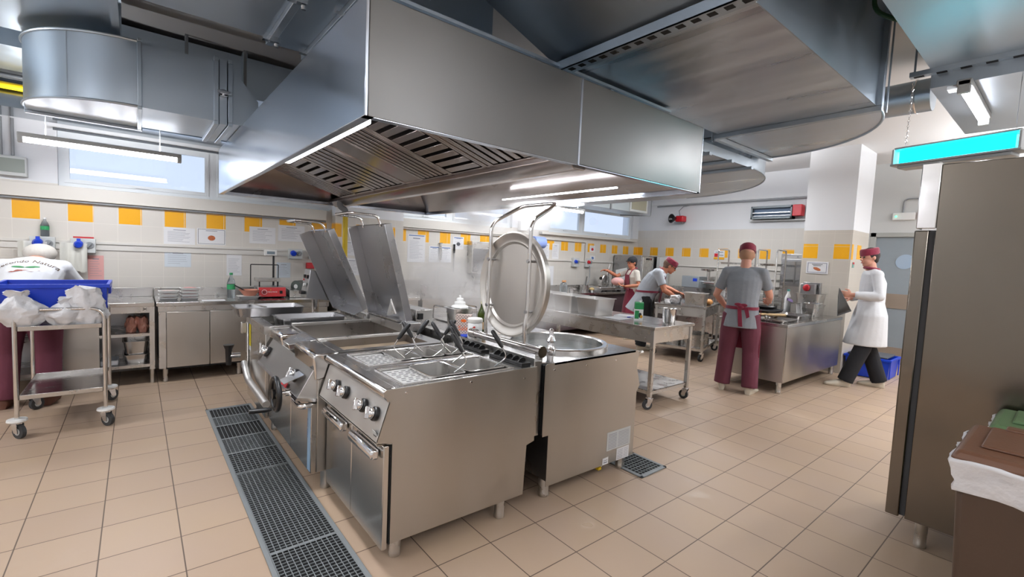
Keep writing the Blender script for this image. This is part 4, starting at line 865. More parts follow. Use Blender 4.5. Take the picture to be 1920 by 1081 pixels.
# ---- counters along the window wall
def worktop(name, x0, x1, y0, y1, label, z=.85, up_=.10, parts=None):
    t = T(name, label, 'counter', ((x0+x1)/2, (y0+y1)/2, 0)); 
    P(t, 'worktop', B().box(x0, x1, y0, y1, z-.04, z), STT, bev=.004); P(t, 'upstand', B().box(x0, x1, y1-.015, y1, z, z+up_), ST, bev=.003); return t
s1 = worktop('open_counter', -2.15, -.965, 4.19, 4.885, 'open stainless counter with two shelves behind the hand cart')
P(s1, 'frame_post', B().box(-1.01, -.967, 4.20, 4.24, .15, .81), ST); P(s1, 'side_panel', B().box(-.975, -.967, 4.24, 4.87, .15, .81), ST)
P(s1, 'rear_panel', B().box(-2.14, -.975, 4.86, 4.87, .15, .81), STD); P(s1, 'top_rail', B().box(-2.14, -1.01, 4.195, 4.215, .745, .81), ST)
for z in (.175, .50): P(s1, 'shelf', B().box(-2.14, -.975, 4.22, 4.86, z, z+.03), ST)
P(s1, 'door_panel', B().box(-1.66, -1.40, 4.20, 4.215, .19, .745), STP); P(s1, 'end_panel', B().box(-2.15, -2.14, 4.20, 4.87, .15, .81), GRYP)
for x in (-.99, -2.1): leg(s1, x, 4.23, .15, .02); leg(s1, x, 4.83, .15, .02)
P(s1, 'cross_mark', B().cbox((-1.045, 4.193, .785), (.04, .001, .005), Matrix.Rotation(.6, 3, 'Y')).cbox((-1.045, 4.193, .785), (.04, .001, .005), Matrix.Rotation(-.6, 3, 'Y')), BLK)
PKG = mat('meat_pack', 'd99a86', .25, var=.45, vscale=9)
for k, (x, lb) in enumerate(((-1.16, 'orange and white packet on the upper shelf of the open counter, left one'), (-1.06, 'orange and white packet on the upper shelf of the open counter, right one'))):
    bag(x, 4.33, .531, .10, .16, .12, 20+k, lb, PKG, 'packet', 'food_packet', 'packets on the open shelf', twist=False)
one('steel_box', B().pan(-1.22, -1.02, 4.28, 4.6, .206, .30), STT, 'steel pan at the bottom of the open counter, lower of two', 'pan', 'pans on the bottom shelf'); one('steel_box', B().pan(-1.22, -1.02, 4.28, 4.6, .305, .44), STT, 'steel pan at the bottom of the open counter, upper of two', 'pan', 'pans on the bottom shelf')
one('folded_cloth', B().box(-1.40, -1.26, 4.26, 4.5, .206, .26), WHC, 'white folded cloth on the bottom shelf of the open counter', 'cloth', bev=.01)
s2 = worktop('cabinet_counter', -.955, .80, 4.16, 4.885, 'stainless counter with sliding door cabinets under the window wall')
P(s2, 'cabinet_body', B().box(-.93, .78, 4.20, 4.86, .15, .80), STD); P(s2, 'fascia', B().box(-.94, .79, 4.175, 4.20, .752, .808), ST)
P(s2, 'corner_post', B().box(-.935, -.875, 4.172, 4.20, .15, .75), ST)
for x0_, x1_ in ((-.87, -.49), (-.484, -.09), (-.084, .34), (.346, .77)): P(s2, 'sliding_door', B().box(x0_, x1_, 4.165, 4.185, .155, .748), STP, bev=.004)
P(s2, 'door_track', B().box(-.875, .775, 4.168, 4.199, .14, .155), DARK)
for x in (-.88, -.2, .7): leg(s2, x, 4.22, .15, .025); leg(s2, x, 4.8, .15, .025)
s3 = worktop('low_counter', .84, 2.02, 4.05, 4.73, 'stainless counter standing before the tiled column')
P(s3, 'cabinet_body', B().box(.86, 2.0, 4.08, 4.70, .15, .81), STP)
for x in (.9, 1.95): leg(s3, x, 4.11, .15, .025)
s4 = worktop('slicer_counter', 4.6, 7.25, 4.15, 4.88, 'stainless counter holding the meat slicer along the window wall')
P(s4, 'cabinet_body', B().box(4.65, 7.2, 4.20, 4.86, .15, .81), mat('dark_cabinet', '3a2a2e', .5))
for x in (4.7, 7.1): leg(s4, x, 4.23, .15, .025)
# meat trays
def meat_tray(x, y, z, pink, label):
    t = T('meat_tray', label, 'food tray', (x, y, z), 0, 'wrapped meat trays on the counter')
    P(t, 'tray', B().pan(-.085, .085, -.06, .06, 0, .026, t=.004, lip=.006, taper=.012, rc=.02), WHP, local=True); P(t, 'meat', B().ball((0, 0, .024), .07, 14, (1, .7, .14)), mat('meat_pink' if pink else 'meat_pale', 'c98a86' if pink else 'c9b5ac', .5, var=.2, vscale=30), local=True)
    P(t, 'film', B().box(-.084, .084, -.059, .059, .028, .0295), FILM, local=True)
ords = ['bottom', 'second', 'third', 'top']
for k in range(3): meat_tray(-.84, 4.42, .851+k*.038, False, 'pale wrapped food tray, %s of the left stack of three' % (['bottom', 'middle', 'top'][k]))
for k in range(4): meat_tray(-.65, 4.43, .851+k*.035, True, 'pink wrapped food tray, %s of the right stack of four' % ords[k])
bottle('water_bottle', 'clear water bottle with green label standing on the cabinet counter', (-.24, 4.50, .85), .30, .043, CLEAR, GREENL, GREENL)
one('paper_sheet', B().box(-.55, -.33, 4.22, 4.34, .8505, .852), PAPER, 'white sheet of paper lying on the cabinet counter edge', 'paper')
t = T('mixing_bowl', 'terracotta coloured bowl with a black handled spoon next to the red sealer', 'bowl', (-.06, 4.42, .85))
P(t, 'bowl', B().lathe([(.055, .035), (.06, .035), (.115, .105), (.119, .105), (.112, .10), (.055, .042), (.001, .042)], (0, 0, 0), seg=32, cap=False), mat('terracotta', 'd8937c', .45), local=True)
P(t, 'spoon', B().tube([(-.02, 0, .07), (-.10, -.02, .125), (-.16, -.03, .16)], .007, 8), BLK, local=True)
one('white_tray', B().pan(-.18, .04, 4.33, 4.50, .851, .884, t=.004, taper=.02), WHP, 'white shallow tray under the terracotta bowl', 'tray')
t = T('tray_sealer', 'red fronted heat sealing machine with a film roll frame on the cabinet counter', 'sealing machine', (.20, 4.50, .85))
P(t, 'machine_body', B().hexa([(.03, 4.40, .865), (.34, 4.40, .865), (.34, 4.68, .865), (.03, 4.68, .865), (.03, 4.42, .985), (.34, 4.42, .985), (.34, 4.68, .985), (.03, 4.68, .985)]), STD, bev=.004)
P(t, 'front_panel', B().hexa([(.035, 4.388, .868), (.335, 4.388, .868), (.335, 4.398, .868), (.035, 4.398, .868), (.035, 4.408, .98), (.335, 4.408, .98), (.335, 4.418, .98), (.035, 4.418, .98)]), mat('sealer_red', 'cf1d24', .35), bev=.002)
P(t, 'panel_print', merge((text('MINI PACK', .022, (.185, 4.3945, .918), (1, 0, 0), (0, .18, .98)), 0), (B().lathe([(.026, 0), (.030, 0), (.030, .001), (.026, .001)], (.095, 4.3965, .925), (0, -1, .18), 24, cap=False), 0)), WHP)
P(t, 'dial', B().lathe([(.016, 0), (.014, .014)], (.095, 4.397, .925), (0, -1, .18), 18), mat('dark_red', '6a0c12', .4)); P(t, 'rocker_switch', B().box(.265, .295, 4.388, 4.40, .905, .94), BLK)
P(t, 'pilot_light', B().lathe([(.006, 0), (.005, .004)], (.165, 4.400, .95), (0, -1, .18), 10), YEL)
P(t, 'rubber_foot', B().box(.05, .08, 4.42, 4.45, .85, .866).box(.29, .32, 4.42, 4.45, .85, .866).box(.05, .08, 4.62, 4.65, .85, .866).box(.29, .32, 4.62, 4.65, .85, .866), RUB)
P(t, 'sealing_head', B().box(.02, .28, 4.42, 4.62, 1.05, 1.09), ST, bev=.004); b = B()
for x in (.05, .25): b.cyl((x, 4.45, .985), (x, 4.45, 1.05), .007)
b.tube(fillet([(-.02, 4.6, .985), (-.02, 4.6, 1.25), (.29, 4.6, 1.25), (.29, 4.6, .985)], .01), .006, 8); P(t, 'roll_frame', b, BLK)
t = T('label_scale', 'small white scale display on a black pole behind the red sealer', 'scale', (.26, 4.72, .85))
P(t, 'pole', B().cyl((.26, 4.72, .85), (.26, 4.72, 1.37), .012), BLK); P(t, 'scale_base', B().box(.16, .36, 4.66, 4.80, .85, .89), BLK, bev=.004); P(t, 'display', B().cbox((.22, 4.70, 1.40), (.14, .05, .075)), WHP, bev=.006); P(t, 'display_glass', B().cbox((.22, 4.673, 1.40), (.09, .003, .035)), mat('lcd', '7f8f9a', .2))
t = T('film_dispenser', 'grey steel box with a roll of film standing between sealer and control post', 'dispenser', (.47, 4.5, .85))
P(t, 'box', B().hexa([(.38, 4.40, .853), (.60, 4.40, .853), (.60, 4.65, .853), (.38, 4.65, .853), (.38, 4.40, .94), (.60, 4.40, .94), (.60, 4.65, .97), (.38, 4.65, .97)]), ST, bev=.003); P(t, 'film_roll', B().lathe([(.025, -.06), (.075, -.06), (.075, .06), (.025, .06)], (.52, 4.52, .985), (.8, .6, 0), 28, cap=False), mat('film_roll', '59605c', .3)); P(t, 'roll_core', B().lathe([(.028, -.062), (.028, .062)], (.52, 4.52, .985), (.8, .6, 0), 20), WHP)
one('red_tray', B().pan(.86, 1.10, 4.10, 4.30, .851, .885, t=.004), REDP, 'red shallow tray on the counter behind the first open lid', 'tray'); one('red_wall_box', B().box(.70, .84, 4.84, 4.897, 1.20, 1.28), REDP, 'small red box on the wall above the film roll', 'box', bev=.006)
# ---- on the window wall
def sheet_of(name, x0, x1, z0, z1, y, label, cat='paper', lines=8, tint=PAPER, pic=None, frame=None, title=True, grp='papers on the window wall', blue=False, margin=.12):
    t = T(name, label, cat, ((x0+x1)/2, y, z0), 0, grp); P(t, 'sheet', B().box(x0, x1, y-.003, y-.001, z0, z1), tint); w = x1-x0; h_ = z1-z0; b = B()
    if frame: P(t, 'printed_border', B().box(x0+.01, x1-.01, y-.0036, y-.003, z1-.014, z1-.01).box(x0+.01, x1-.01, y-.0036, y-.003, z0+.01, z0+.014).box(x0+.01, x0+.014, y-.0036, y-.003, z0+.01, z1-.01).box(x1-.014, x1-.01, y-.0036, y-.003, z0+.01, z1-.01), frame)
    rnd = random.Random(int(x0*1000)+7)
    if title: b.box(x0+w*.3, x1-w*.3, y-.0036, y-.003, z1-h_*.16, z1-h_*.12)
    for k in range(lines):
        zz_ = z1-h_*(.24+.66*k/max(1, lines)); b.box(x0+w*margin, x0+w*(margin+rnd.uniform(.45, .75)), y-.0036, y-.003, zz_-.003, zz_)
    if b.v: P(t, 'print', b, LINK)
    if blue: P(t, 'blue_header', B().box(x0+.02, x1-.02, y-.0037, y-.003, z1-.025, z1-.012), mat('header_blue', '4c6fa8', .6))
    if pic: P(t, 'picture', B().ball(((x0+x1)/2, y-.003, z0+h_*.42), .035, 18, (1.1, .04, .9)), pic)
    return t
FOOD = mat('food_print', 'b5643c', .7, var=.6, vscale=60)
sheet_of('notice', -.86, -.56, 1.457, 1.652, WY, 'printed table sheet pinned left of the framed menu notice', lines=9); sheet_of('notice', -.54, -.245, 1.467, 1.664, WY, 'white notice with black border and round food picture', lines=0, pic=FOOD, frame=INK)
sheet_of('notice', -.855, -.60, 1.19, 1.375, WY, 'bluish printed sheet hanging below the pipe on the left', lines=5, tint=mat('blue_paper', 'd3dbe2', .8)); sheet_of('notice', .015, .318, 1.51, 1.724, WY, 'handwritten form below the fourth yellow tile from the left window edge', lines=8)
sheet_of('notice', .35, .68, 1.558, 1.77, WY, 'form just left of the tiled column partly over a yellow tile', lines=8); sheet_of('notice', -.235, -.07, 1.095, 1.37, WY, 'tall narrow list behind the water bottle', lines=9, title=False); sheet_of('notice', .335, .505, 1.07, 1.272, WY, 'small printed sheet above the film roll', lines=7, tint=MATS['blue_paper'])
sheet_of('notice', 1.13, 1.36, 1.40, 1.61, 4.74, 'printed sheet on the column behind the yellow pipe, upper one', lines=7); sheet_of('notice', 1.16, 1.40, 1.12, 1.36, 4.74, 'printed sheet on the column behind the yellow pipe, lower one', lines=7)
sheet_of('notice', 2.215, 2.525, 1.33, 1.77, WY, 'tall allergen table with blue header right of the column', lines=14, blue=True); sheet_of('notice', 2.60, 2.80, 1.335, 1.60, WY, 'left half of the double sheet under the hanging tongs', lines=8, blue=True); sheet_of('notice', 2.82, 3.02, 1.335, 1.60, WY, 'right half of the double sheet under the hanging tongs', lines=8, blue=True)
sheet_of('notice', 3.05, 3.265, 1.57, 1.78, WY, 'small sheet with a dark photo left of the knife cabinet', lines=5, blue=True, pic=INK)
sheet_of('notice', 5.12, 5.30, 1.475, 1.78, WY, 'pale list right of the round lid, left one of two', lines=8); sheet_of('notice', 5.38, 5.57, 1.475, 1.785, WY, 'pale list right of the round lid, right one of two', lines=8); sheet_of('notice', 6.50, 6.68, 1.66, 1.80, WY, 'small white card over a yellow tile near the slicer', lines=3, pic=REDP); sheet_of('notice', 6.53, 6.69, 1.49, 1.58, WY, 'tiny card with blue picture below the white card near the slicer', lines=1, pic=MATS['header_blue'], title=False)
sheet_of('notice', -1.515, -1.385, 1.03, 1.30, WY, 'pink sheet hanging beside the second socket box', lines=7, tint=mat('pink_paper', 'e0a9a4', .8))
sheet_of('notice', 4.85, 5.45, .95, 1.33, WY, 'large pale sheet above the rear counter behind the spray bottle', lines=0, title=False)
def sockets(x0, x1, y, z0, z1, label, blue=True, red=False):
    t = T('socket_box', label, 'socket box', ((x0+x1)/2, y, z0), 0, 'industrial socket boxes'); P(t, 'box', B().box(x0, x1, y-.07, y-.001, z0, z1), GRYP, bev=.006); w = x1-x0
    P(t, 'socket', B().lathe([(.036, 0), (.036, .03), (.030, .045)], (x0+w*.3, y-.07, z0+(z1-z0)*.6), (0, -1, -.3), 20), REDP if red else BLUEP)
    P(t, 'rotary_switch', B().lathe([(.034, 0), (.034, .01)], (x0+w*.75, y-.07, z0+(z1-z0)*.55), (0, -1, 0), 20).cbox((x0+w*.75, y-.09, z0+(z1-z0)*.55), (.012, .02, .05), Matrix.Rotation(.6, 3, 'Y')), mat('mid_grey', '8f9396', .5)); return t
sockets(-1.94, -1.755, WY, 1.33, 1.48, 'grey socket box under the water bottle on the wall'); sockets(-1.64, -1.445, WY, 1.325, 1.478, 'grey socket box with a red strip on top'); sockets(.47, .64, WY, 1.325, 1.46, 'grey socket box right of the scale display'); sockets(.73, .90, WY, 1.33, 1.46, 'grey socket box half hidden by the first open lid')
sockets(5.95, 6.13, WY, 1.33, 1.52, 'grey socket box with blue socket left of the slicer'); sockets(6.35, 6.53, WY, 1.33, 1.52, 'grey socket box with red socket left of the slicer', red=True)
one('slicer_cable', B().tube(fillet([(6.42, 4.80, 1.36), (6.42, 4.78, 1.10), (6.30, 4.75, .95), (6.2, 4.7, .87)], .1), .009, 8), PIPE, 'grey cable hanging from the red socket to the counter', 'cable')
one('red_strip', B().box(-1.62, -1.46, 4.83, 4.87, 1.481, 1.496), REDP, 'red strip lying on the second socket box', 'ruler')
bottle('water_bottle', 'small clear bottle standing on the wall socket box', (-1.83, 4.86, 1.482), .19, .033, CLEAR, WHP, GREENL)
def cloth(x0, x1, z0, z1, y, label, seed):
    b = B(); n = 12; F = []; 
    for k in range(n+1):
        x = x0+(x1-x0)*k/n; F.append(x)
    rings = []
    for k, x in enumerate(F):
        o_ = .008*math.sin(k*1.3+seed); rings.append([(x, y-.004+o_-.012, z1+.004*math.sin(k)), (x, y+o_-.012, z1), (x+.01*math.sin(k), y+o_*2-.014, z0+.012*math.sin(k*.7+seed)), (x+.01*math.sin(k), y-.006+o_*2-.014, z0+.012*math.sin(k*.7+seed))])
    b.loft(rings); return one('hanging_cloth', b, mat('pale_cloth', 'cfcec6', .95, bump=.3, bscale=25), label, 'cloth', 'cloths hanging from the socket boxes', smooth=70)
cloth(-2.02, -1.81, 1.26, 1.43, 4.82, 'pale cloth hanging from the left socket box behind the bent person', 1); cloth(-1.72, -1.51, 1.13, 1.425, 4.82, 'pale checked cloth hanging from the second socket box', 4)
for k, (xx, z, lb) in enumerate(((-1.875, 1.425, 'blue round socket cap holding the left cloth'), (-1.575, 1.42, 'blue round socket cap holding the checked cloth'))): one('cloth_holder', B().lathe([(.036, 0), (.036, .03), (.028, .05)], (xx, 4.805, z), (0, -1, -.2), 20).cbox((xx, 4.79, z+.04), (.03, .02, .03)), BLUEP, lb, 'holder', 'blue round cloth holders')
t = T('emergency_light', 'grey framed emergency light on the wall at the left edge', 'emergency light', (-2.03, 4.86, 2.06)); P(t, 'housing', B().box(-2.16, -1.94, 4.82, 4.899, 2.06, 2.25), GRYP, bev=.006); P(t, 'diffuser', B().box(-2.145, -1.955, 4.812, 4.82, 2.095, 2.225), mat('grey_glass', '8b938c', .15)); 
for k, x in enumerate((-2.2, -2.12, -2.04)): one('wall_pipe', B().cyl((x, 4.87, 2.26), (x, 4.87, 2.62), .013), PIPE, ['grey wall pipe above the emergency light, leftmost', 'grey wall pipe above the emergency light, middle', 'grey wall pipe above the emergency light, rightmost'][k], 'pipe', 'thin pipes over the emergency light')
one('ceiling_pipe', B().cyl((-4.4, 4.2, 2.78), (-1.55, 4.2, 2.78), .03), YEL, 'yellow gas pipe leaving the left duct elbow', 'pipe'); one('ceiling_pipe', B().cyl((-4.4, 4.15, 2.86), (-1.55, 4.15, 2.86), .018), mat('dark_pipe', '3f4246', .5), 'dark thin pipe above the yellow gas pipe', 'pipe')
t = T('hanging_tongs', 'steel tongs hanging over the double sheet', 'tongs', (2.81, 4.88, 1.36)); P(t, 'arm', B().tube([(2.80, 4.875, 1.66), (2.785, 4.87, 1.5), (2.80, 4.87, 1.38)], .007, 8), STB); P(t, 'arm', B().tube([(2.80, 4.875, 1.66), (2.825, 4.87, 1.5), (2.815, 4.87, 1.38)], .007, 8), STB); P(t, 'hook', B().tube([(2.76, 4.885, 1.65), (2.84, 4.885, 1.66)], .006, 6), STB)
t = T('sharpening_steel', 'sharpening steel with black handle hanging on the wall', 'sharpening steel', (3.07, 4.88, 1.17)); P(t, 'rod', B().cyl((3.07, 4.88, 1.17), (3.07, 4.88, 1.52), .008), STD); P(t, 'handle', B().tube([(3.07, 4.88, 1.50), (3.07, 4.88, 1.56), (3.07, 4.88, 1.62), (3.07, 4.88, 1.65)], .015, 12, rs=[.014, .018, .014, .018]), BLK)
t = T('knife_cabinet', 'shallow stainless knife cabinet on the wall in the steam', 'cabinet', (3.65, 4.83, 1.17)); P(t, 'cabinet_body', B().box(3.35, 3.96, 4.76, 4.899, 1.17, 1.72), ST, bev=.004); P(t, 'cabinet_door', B().box(3.38, 3.93, 4.752, 4.76, 1.20, 1.60), STD, bev=.003); P(t, 'lock', B().lathe([(.02, 0), (.02, .01)], (3.86, 4.752, 1.66), (0, -1, 0), 14), CHR)
t = T('paper_roll', 'blue paper roll dispenser on the wall behind the round lid', 'paper roll', (4.9, 4.8, 1.65)); P(t, 'roll', B().cyl((4.75, 4.78, 1.78), (5.02, 4.78, 1.78), .11, seg=28), mat('blue_roll', '8fa4e0', .7)); P(t, 'bracket', B().box(5.02, 5.03, 4.74, 4.899, 1.70, 1.86).box(4.74, 4.75, 4.74, 4.899, 1.70, 1.86), GRYP)
one('white_wall_box', B().box(4.45, 4.62, 4.80, 4.899, 1.98, 2.16), WHP, 'white box on the wall between the second and third windows', 'box', bev=.01)
# ---- hot line before the window wall: stock pots and tap columns
t = T('stove', 'stainless stove block in the steam before the second window', 'stove', (2.9, 4.4, 0)); P(t, 'stove_body', B().box(2.08, 3.9, 4.1, 4.8, .12, .80), STP, bev=.004); P(t, 'stove_top', B().box(2.06, 3.92, 4.08, 4.82, .80, .83), STT); P(t, 'splash_back', B().box(2.06, 3.92, 4.82, 4.83, .83, 1.05), ST)
for x in (2.14, 3.84): leg(t, x, 4.15, .12, .025)
def stockpot(c, r, h_, label, spoon=False, grp='stock pots on the stove', handles=True):
    t = T('stock_pot', label, 'pot', c, 0, grp); P(t, 'pot_body', B().lathe([(r, 0), (r, h_), (r+.008, h_+.004), (r+.008, h_+.008), (r-.004, h_+.004), (r-.004, .01), (.001, .01)], (0, 0, 0), seg=36, cap=False), ST, local=True)
    if handles:
        for sg in (-1, 1): P(t, 'pot_handle', B().tube(fillet([(-.04, sg*r, h_*.7), (-.04, sg*(r+.045), h_*.7), (.04, sg*(r+.045), h_*.7), (.04, sg*r, h_*.7)], .02), .006, 8), STB, local=True)
    if spoon: P(t, 'spoon', B().tube([(0, 0, .05), (.04, .01, h_), (.09, .02, h_+.18)], .008, 8), BLK, local=True)
stockpot((2.32, 4.35, .83), .13, .17, 'small stock pot with a black spoon standing in the steam', True); stockpot((2.72, 4.42, .83), .17, .13, 'wide stock pot in the steam right of the small pot')
t = T('tap_column', 'twin tap column behind the steaming pots', 'tap', (2.62, 4.65, .83)); P(t, 'column', B().cyl((2.58, 4.65, .83), (2.58, 4.65, 1.22), .016), STB); P(t, 'column', B().cyl((2.64, 4.65, .83), (2.64, 4.65, 1.22), .016), STB)
t = T('tap_column', 'single tap column with lever near the knife cabinet', 'tap', (3.3, 4.6, .83)); P(t, 'column', B().cyl((3.3, 4.6, .83), (3.3, 4.6, 1.12), .014), STB); P(t, 'lever', B().cyl((3.3, 4.6, 1.10), (3.24, 4.57, 1.13), .010), BLK); P(t, 'valve', B().lathe([(.03, 0), (.03, .05)], (3.3, 4.6, .95), seg=14), CHR)
# ---- rear row unit behind the kettle
ru = T('range_unit', 'low stainless unit behind the kettle in the rear row of the range', 'kitchen unit', (1.3, 1.9, 0)); P(ru, 'body', B().box(.80, 1.69, 1.10, 2.80, .13, .82), STP, bev=.004); P(ru, 'worktop', B().box(.785, 1.70, 1.085, 2.82, .82, .862), STT, bev=.004)
for (x, y) in ((.88, 1.18), (1.6, 1.18), (.88, 2.7), (1.6, 2.7)): leg(ru, x, y, .13)
P(ru, 'flue_box', B().box(.74, .90, 1.72, 2.30, .862, 1.0), ST, bev=.004); P(ru, 'flue_slot', B().box(.76, .80, 1.70, 1.721, .92, .97), DARK)
P(ru, 'rear_upstand', B().box(.722, .778, 1.08, 2.85, .42, .885), ST, bev=.003)
t = T('deep_pan', 'deep steel pan with a white dripping cover next to the salt carton', 'pan', (.93, 1.33, .862)); P(t, 'pan_body', B().pan(-.09, .09, -.08, .08, 0, .20, t=.003, lip=.018, taper=.012), ST, local=True); 
b = B().lathe([(.07, .202), (.066, .214), (.046, .222), (.044, .245), (.030, .25), (.028, .275), (.010, .28), (.008, .30)], (0, 0, 0), seg=20); P(t, 'whipped_cover', b, WHP, local=True, smooth=60)
t = T('salt_carton', 'checkered salt carton on the range beside the white jar', 'carton', (.875, 1.175, .862), .85)
chk = newmat('check_print'); m_, nt, pb = chk; tc = nt.nodes.new('ShaderNodeTexCoord'); ck = nt.nodes.new('ShaderNodeTexChecker'); ck.inputs['Scale'].default_value = 90; ck.inputs['Color1'].default_value = srgb('d8c0b0'); ck.inputs['Color2'].default_value = srgb('8f8687'); nt.links.new(tc.outputs['Object'], ck.inputs['Vector']); nt.links.new(ck.outputs['Color'], pb.inputs['Base Color'])
P(t, 'carton_body', B().box(-.035, .035, -.06, .06, 0, .165), m_, local=True); P(t, 'side_print', B().box(-.034, .034, .0605, .061, .005, .16), mat('salmon_print', 'dba88f', .7), local=True)
P(t, 'carton_print', merge((text('Sale', .052, (-.0355, 0, .045), (0, -1, 0), (0, 0, 1)), 0), (B().ball((-.0352, 0, .12), .02, 14, (.03, 1.1, .6)), 0)), ORNG, local=True)
t = T('salt_jar', 'white plastic jar with a red oval label and screw lid on the range', 'jar', (.885, 1.04, .862)); P(t, 'jar_body', B().lathe([(.052, 0), (.056, .006), (.056, .11), (.050, .122)], (0, 0, 0), seg=28), WHP, local=True); P(t, 'jar_lid', B().lathe([(.056, .122), (.058, .125), (.058, .148), (.052, .155)], (0, 0, 0), seg=28), mat('ivory', 'e9e6df', .4), local=True)
nv_ = Vector((-.72, -.69, 0)); ux_ = Vector((.69, -.72, 0)); oc = nv_*.0575
P(t, 'jar_label', B().lathe([(.018, 0), (.001, .0012)], oc+Vector((0, 0, .082)), nv_, 24, sx=.55, sy=1.15), mat('label_red', 'b5332c', .5), local=True); P(t, 'label_print', text('ARCO', .012, oc+nv_*.0012+Vector((0, 0, .078)), ux_, (0, 0, 1)), WHP, local=True)
bottle('oil_bottle', 'dark green oil bottle with a pale cap behind the salt jar', (1.02, 1.14, .862), .27, .036, mat('green_glass', '4a5a1c', .08, trans=.7), mat('cream_cap', 'd8cfa6', .5), mat('oil_label', 'd9b48a', .6), lh=(.18, .4))
one('blue_cloth', B().ball((.85, 1.11, .872), .05, 14, (1, 1, .22)), mat('blue_cloth', '2d49b8', .9, bump=.6, bscale=40), 'crumpled blue cloth between carton and jar', 'cloth')
t = T('wire_tray', 'wire rack tray with bowls standing in the steam behind the oil bottle', 'rack', (1.25, 1.9, .862)); P(t, 'rack_frame', B().tube(fillet([(1.1, 1.75, .87), (1.1, 1.75, 1.0), (1.1, 2.05, 1.0), (1.1, 2.05, .87)], .04), .008, 8).tube(fillet([(1.4, 1.75, .87), (1.4, 1.75, 1.0), (1.4, 2.05, 1.0), (1.4, 2.05, .87)], .04), .008, 8).box(1.1, 1.4, 1.75, 2.05, .866, .874), STB); P(t, 'bowl', B().lathe([(.04, .01), (.09, .07), (.085, .07), (.04, .02)], (1.25, 1.9, .874), seg=22), CLEAR)
one('pink_cloth', B().ball((1.75, 4.25, .90), .09, 16, (1, .8, .6)), mat('pink_cloth', 'd8638c', .9, bump=.5), 'pink cloth on the counter before the column', 'cloth')
# ---- wheeled table in the middle
def leg_table(label, x0, x1, y0, y1, z, rz=0, loc=None, shelf=.15, apron=.14, r=.05):
    cx_, cy_ = (x0+x1)/2, (y0+y1)/2; t = T('wheeled_table', label, 'table', (cx_, cy_, 0), rz, 'stainless tables on castors'); w, d = (x1-x0)/2, (y1-y0)/2
    P(t, 'table_top', B().box(-w, w, -d, d, z-.03, z), STT, local=True, bev=.003)
    P(t, 'apron', B().box(-w+.03, w-.03, -d+.028, -d+.03, z-.03-apron, z-.03).box(-w+.03, w-.03, d-.03, d-.028, z-.03-apron, z-.03).box(-w+.028, -w+.03, -d+.03, d-.03, z-.03-apron, z-.03).box(w-.03, w-.028, -d+.03, d-.03, z-.03-apron, z-.03), ST, local=True)
    P(t, 'lower_shelf', B().box(-w+.03, w-.03, -d+.03, d-.03, shelf+.035, shelf+.04).box(-w+.03, w-.03, -d+.03, -d+.033, shelf, shelf+.04).box(-w+.03, w-.03, d-.033, d-.03, shelf, shelf+.04).box(-w+.03, -w+.033, -d+.03, d-.03, shelf, shelf+.04).box(w-.033, w-.03, -d+.03, d-.03, shelf, shelf+.04), ST, local=True)
    for sx in (-1, 1):
        for sy in (-1, 1):
            P(t, 'leg', B().box(sx*(w-.015)-.02*(sx+1), sx*(w-.015)+.02*(1-sx), sy*(d-.015)-.02*(sy+1), sy*(d-.015)+.02*(1-sy), r*2+.03, z-.03), ST, local=True, bev=.002)
            tt = t; p = Matrix.Rotation(rz, 4, 'Z') @ Vector((sx*(w-.035), sy*(d-.035), 0)); castor(t, cx_+p.x, cy_+p.y, rz+2.2+.5*sx*sy, r, r*2+.03)
    return t
leg_table('long stainless table on castors between the kettle and the wheeled prep table', 2.90, 3.66, .80, 2.9, .85)
def gnpan(x0, x1, y0, y1, z, h_, label, grp, m=None): return one('gastronorm_container', B().pan(x0, x1, y0, y1, z, z+h_, t=.003, lip=.014, taper=.02), m or PANEL, label, 'gastronorm container', grp)
gnpan(3.02, 3.36, 1.66, 2.0, .851, .19, 'deep steel container on the long table, nearest the milk carton', 'deep containers on the long table'); gnpan(3.02, 3.36, 2.08, 2.4, .851, .19, 'deep steel container in the middle of the three on the long table', 'deep containers on the long table'); gnpan(3.02, 3.36, 2.5, 2.8, .851, .19, 'deep steel container farthest from the milk carton on the long table', 'deep containers on the long table')
t = T('milk_carton', 'green and white drink carton on the corner of the long table', 'carton', (3.22, 1.23, .85), .75)
P(t, 'carton_body', B().box(-.035, .035, -.045, .045, 0, .19).use(1).box(-.0352, .0352, -.0452, .0452, .125, .1905).use(1).box(-.0354, -.0352, .0, .045, .02, .11), [WHP, mat('carton_green', '1f8a4c', .4)], local=True)
P(t, 'carton_top', B().hexa([(-.035, -.045, .19), (.035, -.045, .19), (.035, .045, .19), (-.035, .045, .19), (-.005, -.045, .205), (.005, -.045, .205), (.005, .045, .205), (-.005, .045, .205)]), MATS['carton_green'], local=True); P(t, 'screw_cap', B().lathe([(.014, 0), (.014, .02)], (.0, -.01, .20), seg=14), WHP, local=True)
P(t, 'carton_print', B().ball((-.0352, -.012, .06), .022, 14, (.03, .8, 1.3)).ball((-.0352, -.012, .06), .001, 6), mat('print_black', '202224', .5), local=True); P(t, 'print_fruit', B().ball((-.0358, -.026, .045), .014, 12, (.05, 1, 1.3)), mat('print_orange', 'e2a92c', .5), local=True)
b = B().lathe([(.058, 0), (.066, .012), (.075, .15), (.078, .155)], (3.42, .975, .85), seg=28, cap=False).lathe([(.058, .002), (.001, .002)], (3.42, .975, .85), seg=28, cap=False)
b.box(3.33, 3.51, .885, .893, 1.003, 1.008).box(3.33, 3.51, 1.057, 1.065, 1.003, 1.008).box(3.33, 3.345, .885, 1.065, 1.003, 1.008).box(3.495, 3.51, .885, 1.065, 1.003, 1.008).lathe([(.078, .153), (.10, .155), (.10, .158)], (3.42, .975, .85), seg=28, cap=False); one('steel_pot', b, STB, 'small square rimmed steel pot on the end of the long table', 'pot')
